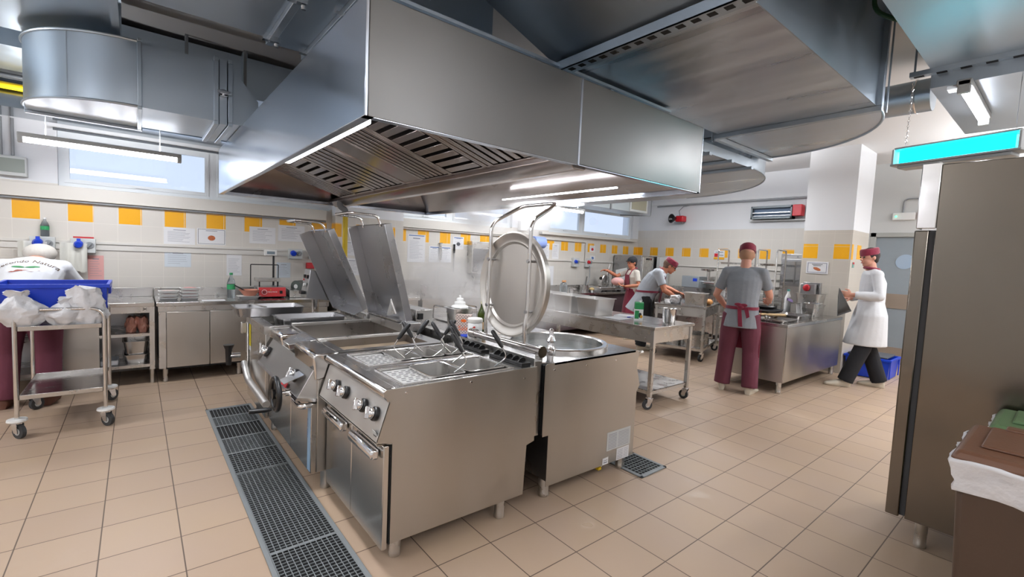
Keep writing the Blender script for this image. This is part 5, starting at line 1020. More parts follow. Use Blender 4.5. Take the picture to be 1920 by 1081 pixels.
one('paper_sheet', B().box(3.0, 3.25, 1.32, 1.56, .8515, .853), PAPER, 'white paper sheet beside the carton on the long table', 'paper'); one('notebook', B().cbox((3.36, 1.47, .858), (.20, .28, .012), Matrix.Rotation(.3, 3, 'Z')), PAPER, 'open white notebook behind the carton on the long table', 'notebook', bev=.002)
one('blue_pen', B().cyl((3.25, 1.40, .860), (3.38, 1.34, .868), .005), BLUEP, 'blue pen on the open notebook', 'pen')
# ---- island cabinet with trays
isl = T('island_cabinet', 'stainless island cabinet on legs in front of the tiled pillar', 'cabinet', (5.8, .68, 0)); ix0, ix1, iy0, iy1 = 4.79, 6.75, .28, 1.08
P(isl, 'cabinet_body', B().box(ix0, ix1, iy0, iy1, .14, .80), STP, bev=.004); P(isl, 'worktop', B().box(ix0-.01, ix1+.01, iy0-.01, iy1+.01, .80, .84), STT, bev=.004); P(isl, 'seam', B().box(ix0-.002, ix0+.004, iy0-.004, iy0+.004, .14, .80), STB)
for (x, y) in ((4.85, .34), (6.7, .34), (4.85, 1.02), (6.7, 1.02)): leg(isl, x, y, .14, .03)
def flat_tray(x, y, z, w, d, label, m=STD, rz=0, h_=.03, grp='trays on the island cabinet'):
    t = T('oven_tray', label, 'tray', (x, y, z), rz, grp); P(t, 'tray_body', B().pan(-w/2, w/2, -d/2, d/2, 0, h_, t=.003, lip=.01, taper=.015), m, local=True); return t
flat_tray(5.08, .52, .841, .50, .36, 'shallow tray nearest the viewer on the island cabinet', STT); t = one('breadstick_pack', B().tube([(5.12, .78, .89), (5.42, .52, .89)], .014, 8).tube([(5.14, .82, .89), (5.46, .56, .89)], .014, 8), mat('bread', 'd9b98a', .8), 'long pale bread rolls lying across the island trays', 'bread')
flat_tray(5.60, .52, .841, .40, .30, 'steel tray in the middle of the island beside the stacked containers', STT, h_=.06); flat_tray(5.45, .86, .841, .50, .36, 'dark tray at the back of the island, lower of two', h_=.05); flat_tray(5.50, .86, .895, .50, .36, 'dark tray at the back of the island, upper of two', mat('black_tray', '2c2d30', .35), h_=.04)
t = T('black_pan', 'black frying pan lying on the stacked island trays', 'pan', (5.55, .85, .937)); P(t, 'pan_body', B().lathe([(.11, 0), (.14, .035), (.143, .035), (.115, .004), (.001, .004)], (0, 0, 0), seg=30, cap=False), BLK, local=True); P(t, 'pan_handle', B().tube([(-.13, .03, .03), (-.32, .09, .07)], .012, 8), BLK, local=True)
def gnstack(x, y, n, label0, w=.26, d=.20, h_=.13, step=.02, z=.841):
    for k in range(n): one('gastronorm_container', B().pan(x-w/2, x+w/2, y-d/2, y+d/2, z+k*step, z+k*step+h_, t=.0025, lip=.012, taper=.02), ST, label0+', '+(['bottom', 'second', 'third', 'top'][k] if n == 4 else ['bottom', 'middle', 'top'][k] if n == 3 else ['lower', 'upper'][k])+' of the nest', 'gastronorm container', 'nested containers on the island')
gnstack(6.20, .50, 4, 'small steel container on the island front edge', w=.30, d=.2); gnstack(6.52, .62, 2, 'large steel container nest at the far end of the island', w=.34, d=.3, step=.16, h_=.15)
t = T('tool_block', 'steel holder with red handled tools standing in the large containers', 'tool holder', (6.45, .60, 1.145)); P(t, 'holder', B().box(6.33, 6.40, .52, .70, 1.145, 1.29).box(6.47, 6.55, .50, .72, 1.145, 1.31), STD, bev=.004); P(t, 'red_grip', B().ball((6.31, .62, 1.235), .05, 14, (.4, .9, 1.0)), REDP); P(t, 'steel_disc', B().lathe([(.05, 0), (.05, .012)], (6.46, .56, 1.24), (-1, 0, 0), 20), STB)
t = T('food_box', 'pale plastic box with yellow food next to the standing man on the island', 'food box', (5.0, .86, .841)); P(t, 'box', B().pan(-.11, .11, -.08, .08, 0, .06, t=.003), WHP, local=True); P(t, 'food', B().ball((0, 0, .06), .07, 14, (1, .8, .45)), mat('yellow_food', 'd9c45a', .6, var=.2), local=True)
one('glass_bowl', B().lathe([(.05, 0), (.11, .08), (.113, .08), (.052, .004)], (5.25, 1.0, .841), seg=24), CLEAR, 'clear bowl at the back corner of the island cabinet', 'bowl'); bottle('spray_bottle', 'white cleaning bottle at the far side of the island before the pillar', (6.60, .95, .841), .34, .045, WHP, mat('teal_cap', '5aa8a0', .5))
one('knife', B().cbox((4.97, .34, 1.12), (.16, .012, .03), Matrix.Rotation(.2, 3, 'Y')), mat('purple_handle', '6a5a8a', .4), 'knife with purple handle in the right hand of the man at the island', 'knife')
one('folder', B().hexa([(5.98, -.02, .99), (6.10, .16, .90), (6.105, .155, .90), (5.985, -.025, .99), (5.86, .10, 1.28), (6.06, .16, 1.17), (6.065, .155, 1.17), (5.865, .095, 1.28)]), mat('folder_grey', '6a6b6b', .4, metal=.5), 'grey metal sheet carried by the man in the white coat', 'metal sheet')
cr2 = T('blue_crate', 'blue plastic crate on the floor behind the man in the white coat', 'crate', (7.0, .0, 0), 0, 'blue plastic crates'); crate(cr2, 6.93, 7.45, -.28, .24, .01, .30, BLUEP); cr3 = T('blue_crate', 'dark blue crate lid resting on the floor crate', 'crate lid', (7.1, 0, .3)); P(cr3, 'lid', B().box(6.95, 7.40, -.24, .22, .301, .33), mat('dark_grey_plastic', '4a4d55', .5), bev=.01)
# ---- prep table with castors before the end wall, grinder table, oven, racks, refrigerator
rzt = .30; K = Vector((5.645, 1.716)); e1 = Vector((-.30, .954)); e2 = Vector((.954, .30)); cc = K+e1*.40+e2*.62
leg_table('stainless prep table on castors where the stocky man works', cc.x-.62, cc.x+.62, cc.y-.40, cc.y+.40, .85, rzt, r=.055)
def on2(a, b_): q = K+e1*a+e2*b_; return q.x, q.y
x, y = on2(.20, .16); t = T('gastronorm_container', 'deep steel container the stocky man works in', 'gastronorm container', (x, y, .851), rzt); P(t, 'container_body', B().pan(-.13, .13, -.165, .165, 0, .20, t=.003, lip=.014, taper=.02), ST, local=True); P(t, 'food', B().box(-.11, .11, -.14, .14, .14, .145), mat('mince', 'b98a72', .7, var=.3, vscale=40), local=True)
x, y = on2(.50, .12); bag(x, y, .851, .20, .13, .16, 31, 'crumpled white bag left of the deep steel container', grp=None, twist=False); x, y = on2(.06, .45); one('orange_food', B().ball((x, y, .90), .07, 14, (1, .8, .7)), mat('orange_food', 'e0a060', .6, var=.25), 'orange food portion on the prep table', 'food')
x, y = on2(.60, .32); one('shallow_tray', B().pan(x-.14, x+.14, y-.1, y+.1, .851, .92, t=.003), STT, 'shallow steel tray beside the stocky man', 'tray')
x, y = on2(.30, .35); 
for k, (a, b_, r_, h_) in enumerate(((.22, .25, .15, .19), (.22, .62, .17, .17), (.55, .30, .13, .22))):
    x, y = on2(a, b_); stockpot((x, y, .19), r_, h_, ['stock pot on the lower shelf near the front corner of the prep table', 'wide stock pot on the lower shelf at the right of the prep table', 'stock pot on the lower shelf at the left of the prep table'][k], grp='stock pots on the lower shelf of the prep table')
et = T('wall_table', 'stainless wall table with the grinder along the end wall', 'table', (7.85, 2.6, 0)); P(et, 'table_top', B().box(7.5, 8.19, 1.5, 3.95, .86, .90), STT, bev=.003); P(et, 'cabinet_body', B().box(7.55, 8.15, 1.55, 3.9, .16, .86), ST); P(et, 'upstand', B().box(8.175, 8.19, 1.5, 3.95, .90, 1.0), ST)
for y in (1.6, 3.85): leg(et, 7.6, y, .16, .025)
gr = T('meat_grinder', 'meat grinder with a round feed tray on the wall table', 'meat grinder', (7.85, 3.0, .90)); P(gr, 'motor_box', B().box(7.72, 8.02, 3.02, 3.40, 1.02, 1.25), mat('grinder_grey', 'a9b2ba', .35, metal=.6), bev=.01); P(gr, 'feet', B().box(7.76, 7.98, 3.05, 3.36, .90, 1.02), STD)
P(gr, 'grinding_head', B().cyl((7.86, 3.02, 1.14), (7.86, 2.78, 1.14), .05).cyl((7.86, 2.80, 1.14), (7.86, 2.74, 1.14), .07), STB); P(gr, 'feed_neck', B().cyl((7.86, 2.90, 1.16), (7.86, 2.90, 1.38), .035), STB); P(gr, 'feed_tray', B().lathe([(.04, 0), (.15, .02), (.155, .05), (.15, .05), (.13, .03), (.04, .02)], (7.86, 2.90, 1.36), seg=28), STB); P(gr, 'plate_label', B().box(7.716, 7.72, 3.06, 3.15, 1.15, 1.21), BLUEP)
for k, (yy, hh) in enumerate(((2.35, .10), (2.05, .16), (1.8, .12))): one('kitchen_box', B().box(7.62, 7.85, yy-.1, yy+.1, .901, .901+hh), WHP if k != 1 else ST, ['white low box on the wall table right of the grinder', 'steel box on the wall table behind the standing man', 'white box on the wall table near the oven'][k], 'box', bev=.006)
sheet = T('warning_sign', 'white sign with red picture on the end wall over the grinder', 'sign', (8.19, 2.87, 1.61)); P(sheet, 'board', B().box(8.19, 8.198, 2.77, 2.99, 1.62, 1.80), PAPER); P(sheet, 'yellow_band', B().box(8.187, 8.19, 2.77, 2.99, 1.62, 1.665), mat('sign_yellow', 'eeb22a', .6)); P(sheet, 'red_shape', B().box(8.186, 8.19, 2.89, 2.98, 1.67, 1.74), REDP); P(sheet, 'print', B().box(8.187, 8.19, 2.80, 2.96, 1.76, 1.77).box(8.187, 8.19, 2.79, 2.88, 1.70, 1.71), INK)
def rack(x, y, label, z1=1.72, w=.40, d=.5):
    t = T('tray_rack', label, 'rack', (x, y, 0), 0, 'tray racks'); 
    for sy in (-1, 1): P(t, 'side_frame', B().tube(fillet([(-w/2, sy*d/2, .12), (-w/2, sy*d/2, z1), (w/2, sy*d/2, z1), (w/2, sy*d/2, .12)], .05), .013, 8), STB, local=True)
    b = B()
    for k in range(11):
        for sy in (-1, 1): b.box(-w/2, w/2, sy*d/2-.015*(sy+1), sy*d/2+.015*(1-sy), .22+k*.13, .226+k*.13)
    b.box(-w/2, w/2, -d/2, d/2, .12, .14); P(t, 'runners', b, ST, local=True)
    for sx in (-1, 1):
        for sy in (-1, 1): P(t, 'castor', B().lathe([(.045, -.012), (.045, .012)], (sx*w/2, sy*d/2, .045), (1, 0, 0), 16).cyl((sx*w/2, sy*d/2, .09), (sx*w/2, sy*d/2, .12), .012), RUB, local=True)
    for k in (2, 4, 5, 7, 8, 10): P(t, 'tray', B().pan(-w/2+.02, w/2-.02, -d/2+.02, d/2-.02, .228+k*.13, .262+k*.13, t=.003, lip=.004), WHP if k in (5, 8) else ST, local=True)
    return t
rack(7.18, 1.46, 'tray rack between the standing man and the oven', 1.79, .36, .30); rack(7.26, 2.08, 'tray rack mostly hidden behind the standing man', 1.79, .40, .48)
ov = T('combi_oven', 'steel oven with glass door left of the tiled pillar', 'oven', (7.8, 1.3, .9)); P(ov, 'oven_body', B().box(7.62, 8.18, .95, 1.48, .90, 1.75), ST, bev=.006); P(ov, 'oven_door', B().box(7.59, 7.62, .98, 1.46, 1.20, 1.66), STD, bev=.006); P(ov, 'glass', B().box(7.583, 7.59, 1.02, 1.40, 1.24, 1.62), mat('oven_glass', '9c9ea0', .12, metal=.8)); P(ov, 'dial', B().lathe([(.03, 0), (.028, .02)], (7.62, 1.08, 1.71), (-1, 0, 0), 16), BLK); P(ov, 'logo', B().lathe([(.015, 0), (.015, .003)], (7.62, 1.22, 1.70), (-1, 0, 0), 16), PIPE)
P(ov, 'stand', B().box(7.62, 8.18, .95, 1.48, .0, .90), WHP)
def tall_fridge(label, x0, x1, y0, y1, z1, m, grp=None):
    t = T('tall_refrigerator', label, 'refrigerator', ((x0+x1)/2, (y0+y1)/2, 0), 0, grp); P(t, 'cabinet_body', B().box(x0, x1, y0, y1, .12, z1), m, bev=.005)
    for (x, y) in ((x0+.07, y0+.07), (x1-.07, y0+.07), (x0+.07, y1-.07), (x1-.07, y1-.07)): leg(t, x, y, .12, .03)
    return t
f1 = tall_fridge('tall steel refrigerator in the far corner behind the woman', 7.30, 8.15, 4.12, 4.86, 1.63, STD); P(f1, 'door', B().box(7.31, 7.70, 4.09, 4.118, .14, 1.60), ST, bev=.004); P(f1, 'display', B().box(7.42, 7.62, 4.083, 4.09, 1.54, 1.58), BLK); P(f1, 'display_lamp', B().box(7.55, 7.58, 4.08, 4.083, 1.55, 1.57), REDP)
t = T('hooded_machine', 'white hooded machine between the far refrigerator and the stocky man', 'machine', (7.9, 3.98, .9)); P(t, 'hood', B().hexa([(7.78, 3.98, .902), (8.15, 3.98, .902), (8.15, 4.08, .902), (7.78, 4.08, .902), (7.80, 3.99, 1.62), (8.15, 3.99, 1.62), (8.15, 4.08, 1.62), (7.80, 4.08, 1.62)]), GRYP, bev=.006)
# ---- slicer and things on the rear counter
sl_ = T('meat_slicer', 'silver gravity meat slicer with round blade on the rear counter', 'meat slicer', (6.6, 4.5, .85)); P(sl_, 'base', B().box(6.25, 7.0, 4.32, 4.75, .875, .95), STB, bev=.02); P(sl_, 'foot', B().box(6.3, 6.36, 4.36, 4.42, .85, .876).box(6.9, 6.96, 4.36, 4.42, .85, .876).box(6.3, 6.36, 4.65, 4.71, .85, .876), BLK)
P(sl_, 'housing', B().prism([(6.36, 4.40, .95), (6.62, 4.40, .95), (6.62, 4.40, 1.12), (6.56, 4.40, 1.20), (6.44, 4.40, 1.20), (6.36, 4.40, 1.10)], (0, .10, 0)), ST, bev=.02); P(sl_, 'blade', B().lathe([(.165, 0), (.15, .012), (.03, .016)], (6.62, 4.46, 1.15), (.55, -.83, 0), 40), CHR)
P(sl_, 'blade_guard', B().tube([(6.62+.17*math.cos(a)*.83, 4.46+.17*math.cos(a)*.55, 1.15+.17*math.sin(a)) for a in (.3+2.6*k/14 for k in range(15))], .014, 8), ST); P(sl_, 'thickness_plate', B().hexa([(6.80, 4.38, .98), (7.06, 4.30, .98), (7.065, 4.31, .98), (6.805, 4.39, .98), (6.78, 4.38, 1.30), (7.05, 4.30, 1.36), (7.055, 4.31, 1.36), (6.785, 4.39, 1.30)]), GRYP); P(sl_, 'carriage', B().box(6.76, 6.98, 4.20, 4.42, .955, 1.0).cyl((6.9, 4.25, 1.0), (6.9, 4.25, 1.10), .02), STB, bev=.006); P(sl_, 'control_knob', B().lathe([(.03, 0), (.03, .03)], (6.34, 4.42, 1.12), (0, -1, 0), 16), BLK); P(sl_, 'push_handle', B().cyl((6.62, 4.45, 1.32), (6.63, 4.42, 1.42), .014), WHP)
t = T('spray_jug', 'clear plastic jug with orange spray head on the rear counter', 'jug', (5.15, 4.30, .85)); P(t, 'jug_body', B().lathe([(.07, 0), (.075, .01), (.075, .12), (.06, .17), (.02, .20)], (0, 0, 0), seg=20), CLEAR, local=True); P(t, 'spray_head', B().box(-.04, .05, -.015, .015, .20, .235), mat('orange_head', 'd8a070', .5), local=True, bev=.004)
stockpot((5.75, 4.32, .85), .085, .13, 'small saucepan with a spoon on the rear counter', True, grp='pots on the rear counter', handles=False); stockpot((5.50, 4.45, .85), .09, .09, 'low pot behind the small saucepan on the rear counter', grp='pots on the rear counter')
t = T('food_tray', 'black tray with cheese left of the slicer', 'tray', (6.02, 4.33, .85)); P(t, 'tray_body', B().pan(-.16, .16, -.12, .12, 0, .045, t=.003), STD, local=True); P(t, 'cheese', B().ball((-.03, 0, .05), .05, 12, (1.2, 1, .8)), mat('cheese', 'e3c489', .6), local=True)
# ---- signs, vents, alarms
t = T('pillar_notice', 'white framed notice with a roast picture on the tiled pillar', 'sign', (6.85, .68, 1.44)); P(t, 'sheet', B().box(6.852, 6.858, .535, .825, 1.44, 1.62), PAPER); P(t, 'printed_border', B().box(6.850, 6.852, .555, .805, 1.598, 1.602).box(6.850, 6.852, .555, .805, 1.458, 1.462).box(6.850, 6.852, .555, .559, 1.458, 1.602).box(6.850, 6.852, .801, .805, 1.458, 1.602), mat('purple_ink', '5c5a80', .8)); P(t, 'picture', B().ball((6.852, .68, 1.51), .05, 14, (.03, 1.1, .45), Matrix.Rotation(.35, 3, 'X')), FOOD); P(t, 'print', B().box(6.850, 6.852, .61, .75, 1.575, 1.582).box(6.850, 6.852, .63, .73, 1.557, 1.563), INK)
t = T('sticker', 'small red and green sticker on the side of the tiled pillar', 'sticker', (6.98, .262, 1.56)); P(t, 'sticker_sheet', B().box(6.95, 7.02, .262, .269, 1.55, 1.63), mat('teal_print', '7fa9a0', .6)); P(t, 'red_part', B().box(6.95, 7.02, .260, .262, 1.60, 1.63), REDP)
P(bpy.data.objects['wall_pillar'], 'yellow_tile', B().box(6.87, 6.94, .2655, .27, 1.665, 1.885).box(7.12, 7.30, .2655, .27, 1.68, 1.885), mat('yellow_tile', 'f0b020', .3))
t = T('wall_heater', 'grey slatted air vent unit with red actuator high on the end wall', 'vent', (8.1, 1.8, 2.4)); P(t, 'casing', B().box(8.02, 8.19, 1.52, 2.24, 2.40, 2.44).box(8.02, 8.19, 1.52, 2.24, 2.60, 2.64).box(8.02, 8.19, 1.52, 1.55, 2.40, 2.64).box(8.02, 8.19, 2.21, 2.24, 2.40, 2.64), mat('vent_grey', '6d7478', .5, metal=.5), bev=.004); P(t, 'core', B().box(8.10, 8.12, 1.55, 2.21, 2.43, 2.61), mat('vent_core', '6b7f99', .6)); P(t, 'slat', B().box(8.03, 8.06, 1.55, 2.21, 2.51, 2.525), ST); P(t, 'slat', B().box(8.03, 8.06, 1.55, 2.21, 2.455, 2.463), ST); P(t, 'actuator', B().box(8.0, 8.16, 1.36, 1.51, 2.44, 2.64), REDP, bev=.01); P(t, 'support', B().box(8.10, 8.18, 1.25, 2.30, 2.37, 2.39).box(8.17, 8.19, 1.28, 1.30, 2.38, 2.78), GRYP)
t = T('alarm_siren', 'red alarm with black horn on the end wall near the corner', 'siren', (8.0, 3.87, 2.45)); P(t, 'horn', B().lathe([(.03, 0), (.06, .06), (.10, .12), (.085, .12), (.04, .06)], (8.03, 3.83, 2.465), (-.95, .3, 0), 24), BLK); P(t, 'body', B().box(8.02, 8.18, 3.66, 3.84, 2.40, 2.53), REDP, bev=.02); P(t, 'bracket', B().box(8.10, 8.19, 3.72, 3.90, 2.37, 2.40), STD); P(t, 'cable', B().tube([(8.15, 3.80, 2.52), (8.16, 3.84, 2.65), (8.16, 3.74, 2.74), (8.16, 3.5, 2.77)], .008, 6), PIPE)
t = T('emergency_light', 'white emergency light with green lamp above the grey door', 'emergency light', (8.5, .03, 2.36)); P(t, 'housing', B().box(8.50, 8.549, -.10, .19, 2.36, 2.48), WHP, bev=.01); P(t, 'green_lamp', B().ball((8.497, .14, 2.42), .012, 10), mat('green_led', '3cf09a', .4, emis='3cf09a', estr=6)); P(t, 'conduit', B().tube(fillet([(8.53, .06, 2.48), (8.53, .06, 2.70), (8.53, -.4, 2.70)], .07), .011, 8), PIPE)
one('alarm_button', B().box(8.49, 8.549, -.30, -.13, 2.38, 2.50), mat('dark_red_plastic', '8c1a24', .4), 'dark red alarm box above the grey door', 'alarm', bev=.02)
t = T('box_duct', 'pale box duct with striped grille hanging before the far windows', 'duct', (6.6, 4.2, 2.5)); P(t, 'duct_box', B().box(4.8, 7.2, 4.0, 4.5, 2.50, 2.85), mat('pale_duct', 'c3cccf', .4, metal=.4)); P(t, 'grille_frame', B().box(6.60, 7.19, 3.98, 3.999, 2.51, 2.80), GRYP); P(t, 'grille', B().box(6.65, 7.14, 3.972, 3.98, 2.55, 2.76), mat('grille_stripes', '8f8b78', .6)); P(t, 'bracket', B().tube(fillet([(7.35, 4.0, 3.3), (7.35, 4.0, 2.47), (6.9, 4.45, 2.47)], .02), .012, 8), PIPE); P(t, 'hanger', B().box(6.0, 6.03, 3.975, 3.999, 2.48, 3.3), PIPE)
# ---- refrigerator, bins and insect lamp on the right
fr = T('tall_refrigerator', 'largest stainless refrigerator, its door seal showing, behind the waste bins', 'refrigerator', (2.55, -1.7, 0), 0, 'tall refrigerators'); fx = 2.17
P(fr, 'cabinet_body', B().box(fx, 2.87, -2.20, -1.325, .15, 2.08), steel('fridge_steel', '7c756c', .20, (1, 1, .6), 1.4, .06, .2, .14, 1.1), bev=.004)
P(fr, 'door', B().box(fx-.002, 2.87, -1.300, -1.240, .15, 1.735), MATS['fridge_steel'], bev=.006); P(fr, 'door_gasket', B().box(fx+.012, 2.86, -1.326, -1.300, .16, 1.73), RUB); P(fr, 'control_fascia', B().box(fx-.004, 2.87, -1.325, -1.245, 1.745, 2.09), STB, bev=.004); P(fr, 'hinge', B().box(fx, fx+.06, -1.33, -1.27, 1.735, 1.747), ST)
for (x, y) in ((2.24, -1.39), (2.80, -1.39), (2.24, -2.12), (2.80, -2.12)): leg(fr, x, y, .15, .028)
def bin_(x0, x1, y0, y1, h_, m, mlid, label, tilt=0):
    t = T('waste_bin', label, 'waste bin', ((x0+x1)/2, (y0+y1)/2, 0), 0, 'wheeled waste bins'); k = .035
    P(t, 'bin_body', B().hexa([(x0+k, y0+k, .02), (x1-k, y0+k, .02), (x1-k, y1-k, .02), (x0+k, y1-k, .02), (x0, y0, h_-.04), (x1, y0, h_-.04), (x1, y1, h_-.04), (x0, y1, h_-.04)]), m, bev=.02)
    P(t, 'rib', B().hexa([(x0+k*.9, y1-.30, .1), (x0+k*.9, y1-.28, .1), (x0+k, y1-.28, .1), (x0+k, y1-.30, .1), (x0-.003, y1-.30, h_-.2), (x0-.003, y1-.28, h_-.2), (x0+.01, y1-.28, h_-.2), (x0+.01, y1-.30, h_-.2)]), m)
    b = B(); rnd = random.Random(int(x0*100)); rings = []
    n = 56; per = []
    for i in range(n):
        a = 2*PI*i/n; c_, s_ = math.cos(a), math.sin(a); q = max(abs(c_), abs(s_)); per.append((c_/q, s_/q))
    for z_, o_ in ((h_-.135, .001), (h_-.125, .006), (h_-.10, .003), (h_-.08, .008), (h_-.055, .006), (h_-.03, .022), (h_-.02, .022), (h_-.015, .012)):
        rings.append([((x0+x1)/2+px*((x1-x0)/2+o_+.006*math.sin(i*1.7+z_*90)+rnd.uniform(0, .003)), (y0+y1)/2+py*((y1-y0)/2+o_+.006*math.sin(i*1.3+z_*70)), z_+.006*math.sin(i*.9)) for i, (px, py) in enumerate(per)])
    b.loft(rings, cap=False); P(t, 'bin_liner', b, BAGW, smooth=70)
    l = B().hexa([(x0-.02, y0-.02, h_-.018), (x1+.02, y0-.02, h_-.018), (x1+.02, y1+.02, h_-.018), (x0-.02, y1+.02, h_-.018), (x0, y0, h_+.018), (x1, y0, h_+.018), (x1, y1, h_+.018), (x0, y1, h_+.018)]); lo = P(t, 'lid', l, mlid, bev=.012)
    link('lid_panel', B().box(x0+.09, x1-.04, y0+.05, y1-.05, h_+.016, h_+.030).box(x1-.07, x1-.01, y0+.09, y1-.09, h_+.01, h_+.04), mlid, lo, inv_of(lo), .008)
BR = mat('brown_plastic', '4b3a2e', .45, bump=.1, bscale=80, var=.08); BRL = mat('brown_lid', '6b4a38', .4, bump=.1, bscale=80, var=.12, vscale=12); GRL = mat('green_lid', '5f7a55', .45, bump=.1, bscale=80, var=.1, vscale=12)
bin_(1.19, 1.66, -2.18, -1.60, .86, BR, BRL, 'brown waste bin with a white liner beside the large refrigerator'); bin_(1.72, 2.12, -2.20, -1.645, .86, mat('green_bin', '46593f', .5), GRL, 'waste bin with green lid behind the brown bin')
uv = T('insect_lamp', 'insect killer lamp with glowing turquoise tube hanging over the refrigerator', 'insect lamp', (2.95, -1.25, 2.30)); UV = mat('uv_tube', '30f0ff', .4, emis='08e6f5', estr=3.2)
R = Matrix.Rotation(1.33, 3, 'Z'); uc = Vector((2.93, -1.26, 2.285))
def ub(c, d): return B().cbox(uc+R @ Vector(c), d, R)
P(uv, 'housing', merge((ub((0, 0, .068), (.62, .10, .012)), 0), (ub((0, 0, -.045), (.64, .13, .014)), 0), (ub((-.31, 0, .005), (.012, .12, .115)), 0), (ub((.31, 0, .005), (.012, .12, .115)), 0)), GRYP, bev=.003); P(uv, 'uv_tube', ub((0, .0, .012), (.57, .06, .085)), UV); P(uv, 'lower_tray', ub((0, 0, -.063), (.56, .11, .02)), GRYP, bev=.003)
b = B(); top = Vector((2.83, -1.04, 2.74)); bot = uc+R @ Vector((.27, 0, .06)); n = 26
for k in range(n):
    p = bot.lerp(top, (k+.5)/n); d = (top-bot).normalized()*.011; s_ = Vector((0, 1, 0))*.006 if k % 2 else Vector((1, 0, 0))*.006
    b.tube([p+d, p+s_, p-d, p-s_], .0016, 5, closed=True)
P(uv, 'chain', b, CHR); b = B(); bot2 = uc+R @ Vector((-.27, 0, .06)); b.cyl(bot2, bot2+Vector((0, 0, .45)), .002, seg=5); P(uv, 'chain', b, CHR)
# ------------------------------------------------------------------ steam
def steam(cx_, cy_, cz_, sx, sy, sz, dens, label, seed, scale=3.0):
    b = B().ball((0, 0, 0), 1, 20, (sx, sy, sz)); o = link('steam', b, mat('steam_dummy', 'ffffff')); o.location = (cx_, cy_, cz_); o['label'] = label; o['category'] = 'steam'; o['kind'] = 'stuff'
    m = bpy.data.materials.new('steam_volume'); m.use_nodes = True; nt = m.node_tree; nt.nodes.remove(nt.nodes['Principled BSDF']); N = nt.nodes.new; L = nt.links.new
    pv = N('ShaderNodeVolumePrincipled'); pv.inputs['Color'].default_value = (1, 1, 1, 1); pv.inputs['Anisotropy'].default_value = .3; tc = N('ShaderNodeTexCoord'); n_ = N('ShaderNodeTexNoise'); n_.inputs['Scale'].default_value = scale; n_.inputs['Detail'].default_value = 4; n_.inputs['Distortion'].default_value = .6
    mp = N('ShaderNodeMapping'); mp.inputs['Location'].default_value = (seed, seed*2, 0); L(tc.outputs['Object'], mp.inputs[0]); L(mp.outputs[0], n_.inputs['Vector'])
    mr = N('ShaderNodeMapRange'); mr.inputs['From Min'].default_value = .42; mr.inputs['From Max'].default_value = .72; L(n_.outputs['Fac'], mr.inputs['Value'])
    sc_ = N('ShaderNodeMapping'); sc_.inputs['Scale'].default_value = (1/sx, 1/sy, 1/sz); L(tc.outputs['Object'], sc_.inputs[0]); ln = N('ShaderNodeVectorMath'); ln.operation = 'LENGTH'; L(sc_.outputs[0], ln.inputs[0])
    fo = N('ShaderNodeMapRange'); fo.inputs['From Min'].default_value = .35; fo.inputs['From Max'].default_value = 1.0; fo.inputs['To Min'].default_value = 1; fo.inputs['To Max'].default_value = 0; L(ln.outputs['Value'], fo.inputs['Value'])
    mu = N('ShaderNodeMath'); mu.operation = 'MULTIPLY'; L(mr.outputs['Result'], mu.inputs[0]); L(fo.outputs['Result'], mu.inputs[1]); m2_ = N('ShaderNodeMath'); m2_.operation = 'MULTIPLY'; m2_.inputs[1].default_value = dens; L(mu.outputs[0], m2_.inputs[0]); L(m2_.outputs[0], pv.inputs['Density']); L(pv.outputs[0], nt.nodes['Material Output'].inputs['Volume'])
    o.data.materials.clear(); o.data.materials.append(m); return o
steam(1.7, 2.7, 1.12, .62, 1.0, .42, 6, 'white steam drifting over the rear row between the lids', 1.0); steam(1.78, 1.32, 1.04, .48, .48, .27, 6, 'white steam rising from the open boiling kettle', 4.0)
steam(1.35, 1.4, 1.86, .42, .8, .20, 9, 'steam gathering under the hood', 7.0)
# ------------------------------------------------------------------ people
def baked(name, b, mats, parent, voxel=.008, smooth=4, label=None, local=True):
    """melt overlapping volumes into one continuous surface"""
    me = bpy.data.meshes.new(name); me.from_pydata([tuple(p) for p in b.v], [], b.f)
    bm = bmesh.new(); bm.from_mesh(me); bmesh.ops.recalc_face_normals(bm, faces=bm.faces); bm.to_mesh(me); bm.free()
    o = bpy.data.objects.new(name, me); COL.objects.link(o)
    r = o.modifiers.new('r', 'REMESH'); r.mode = 'VOXEL'; r.voxel_size = voxel; r.use_smooth_shade = True
    s = o.modifiers.new('s', 'SMOOTH'); s.factor = .5; s.iterations = smooth
    dg = bpy.context.evaluated_depsgraph_get(); dg.update(); nm = bpy.data.meshes.new_from_object(o.evaluated_get(dg))
    o.modifiers.clear(); o.data = nm; bpy.data.meshes.remove(me); nm.name = name
    nm.materials.clear(); nm.materials.append(mats)
    nm.polygons.foreach_set('use_smooth', [True]*len(nm.polygons)); o.parent = parent
    if label: o['label'] = label
    return o
def V3(*a): return Vector(a)
def limb(b, pts, rs, seg=14):
    b.tube(pts, rs[0], seg, rs=rs)
    for p, r in zip(pts, rs): b.ball(p, r, 12)
def erings(b, L_):
    """L_: (centre, side vector * half width, front vector * half depth)"""
    rings = []
    for c, s_, f_ in L_: rings.append([Vector(c)+Vector(s_)*math.cos(a)*(1)+Vector(f_)*math.sin(a) for a in (2*PI*k/20 for k in range(20))])
    b.loft(rings)
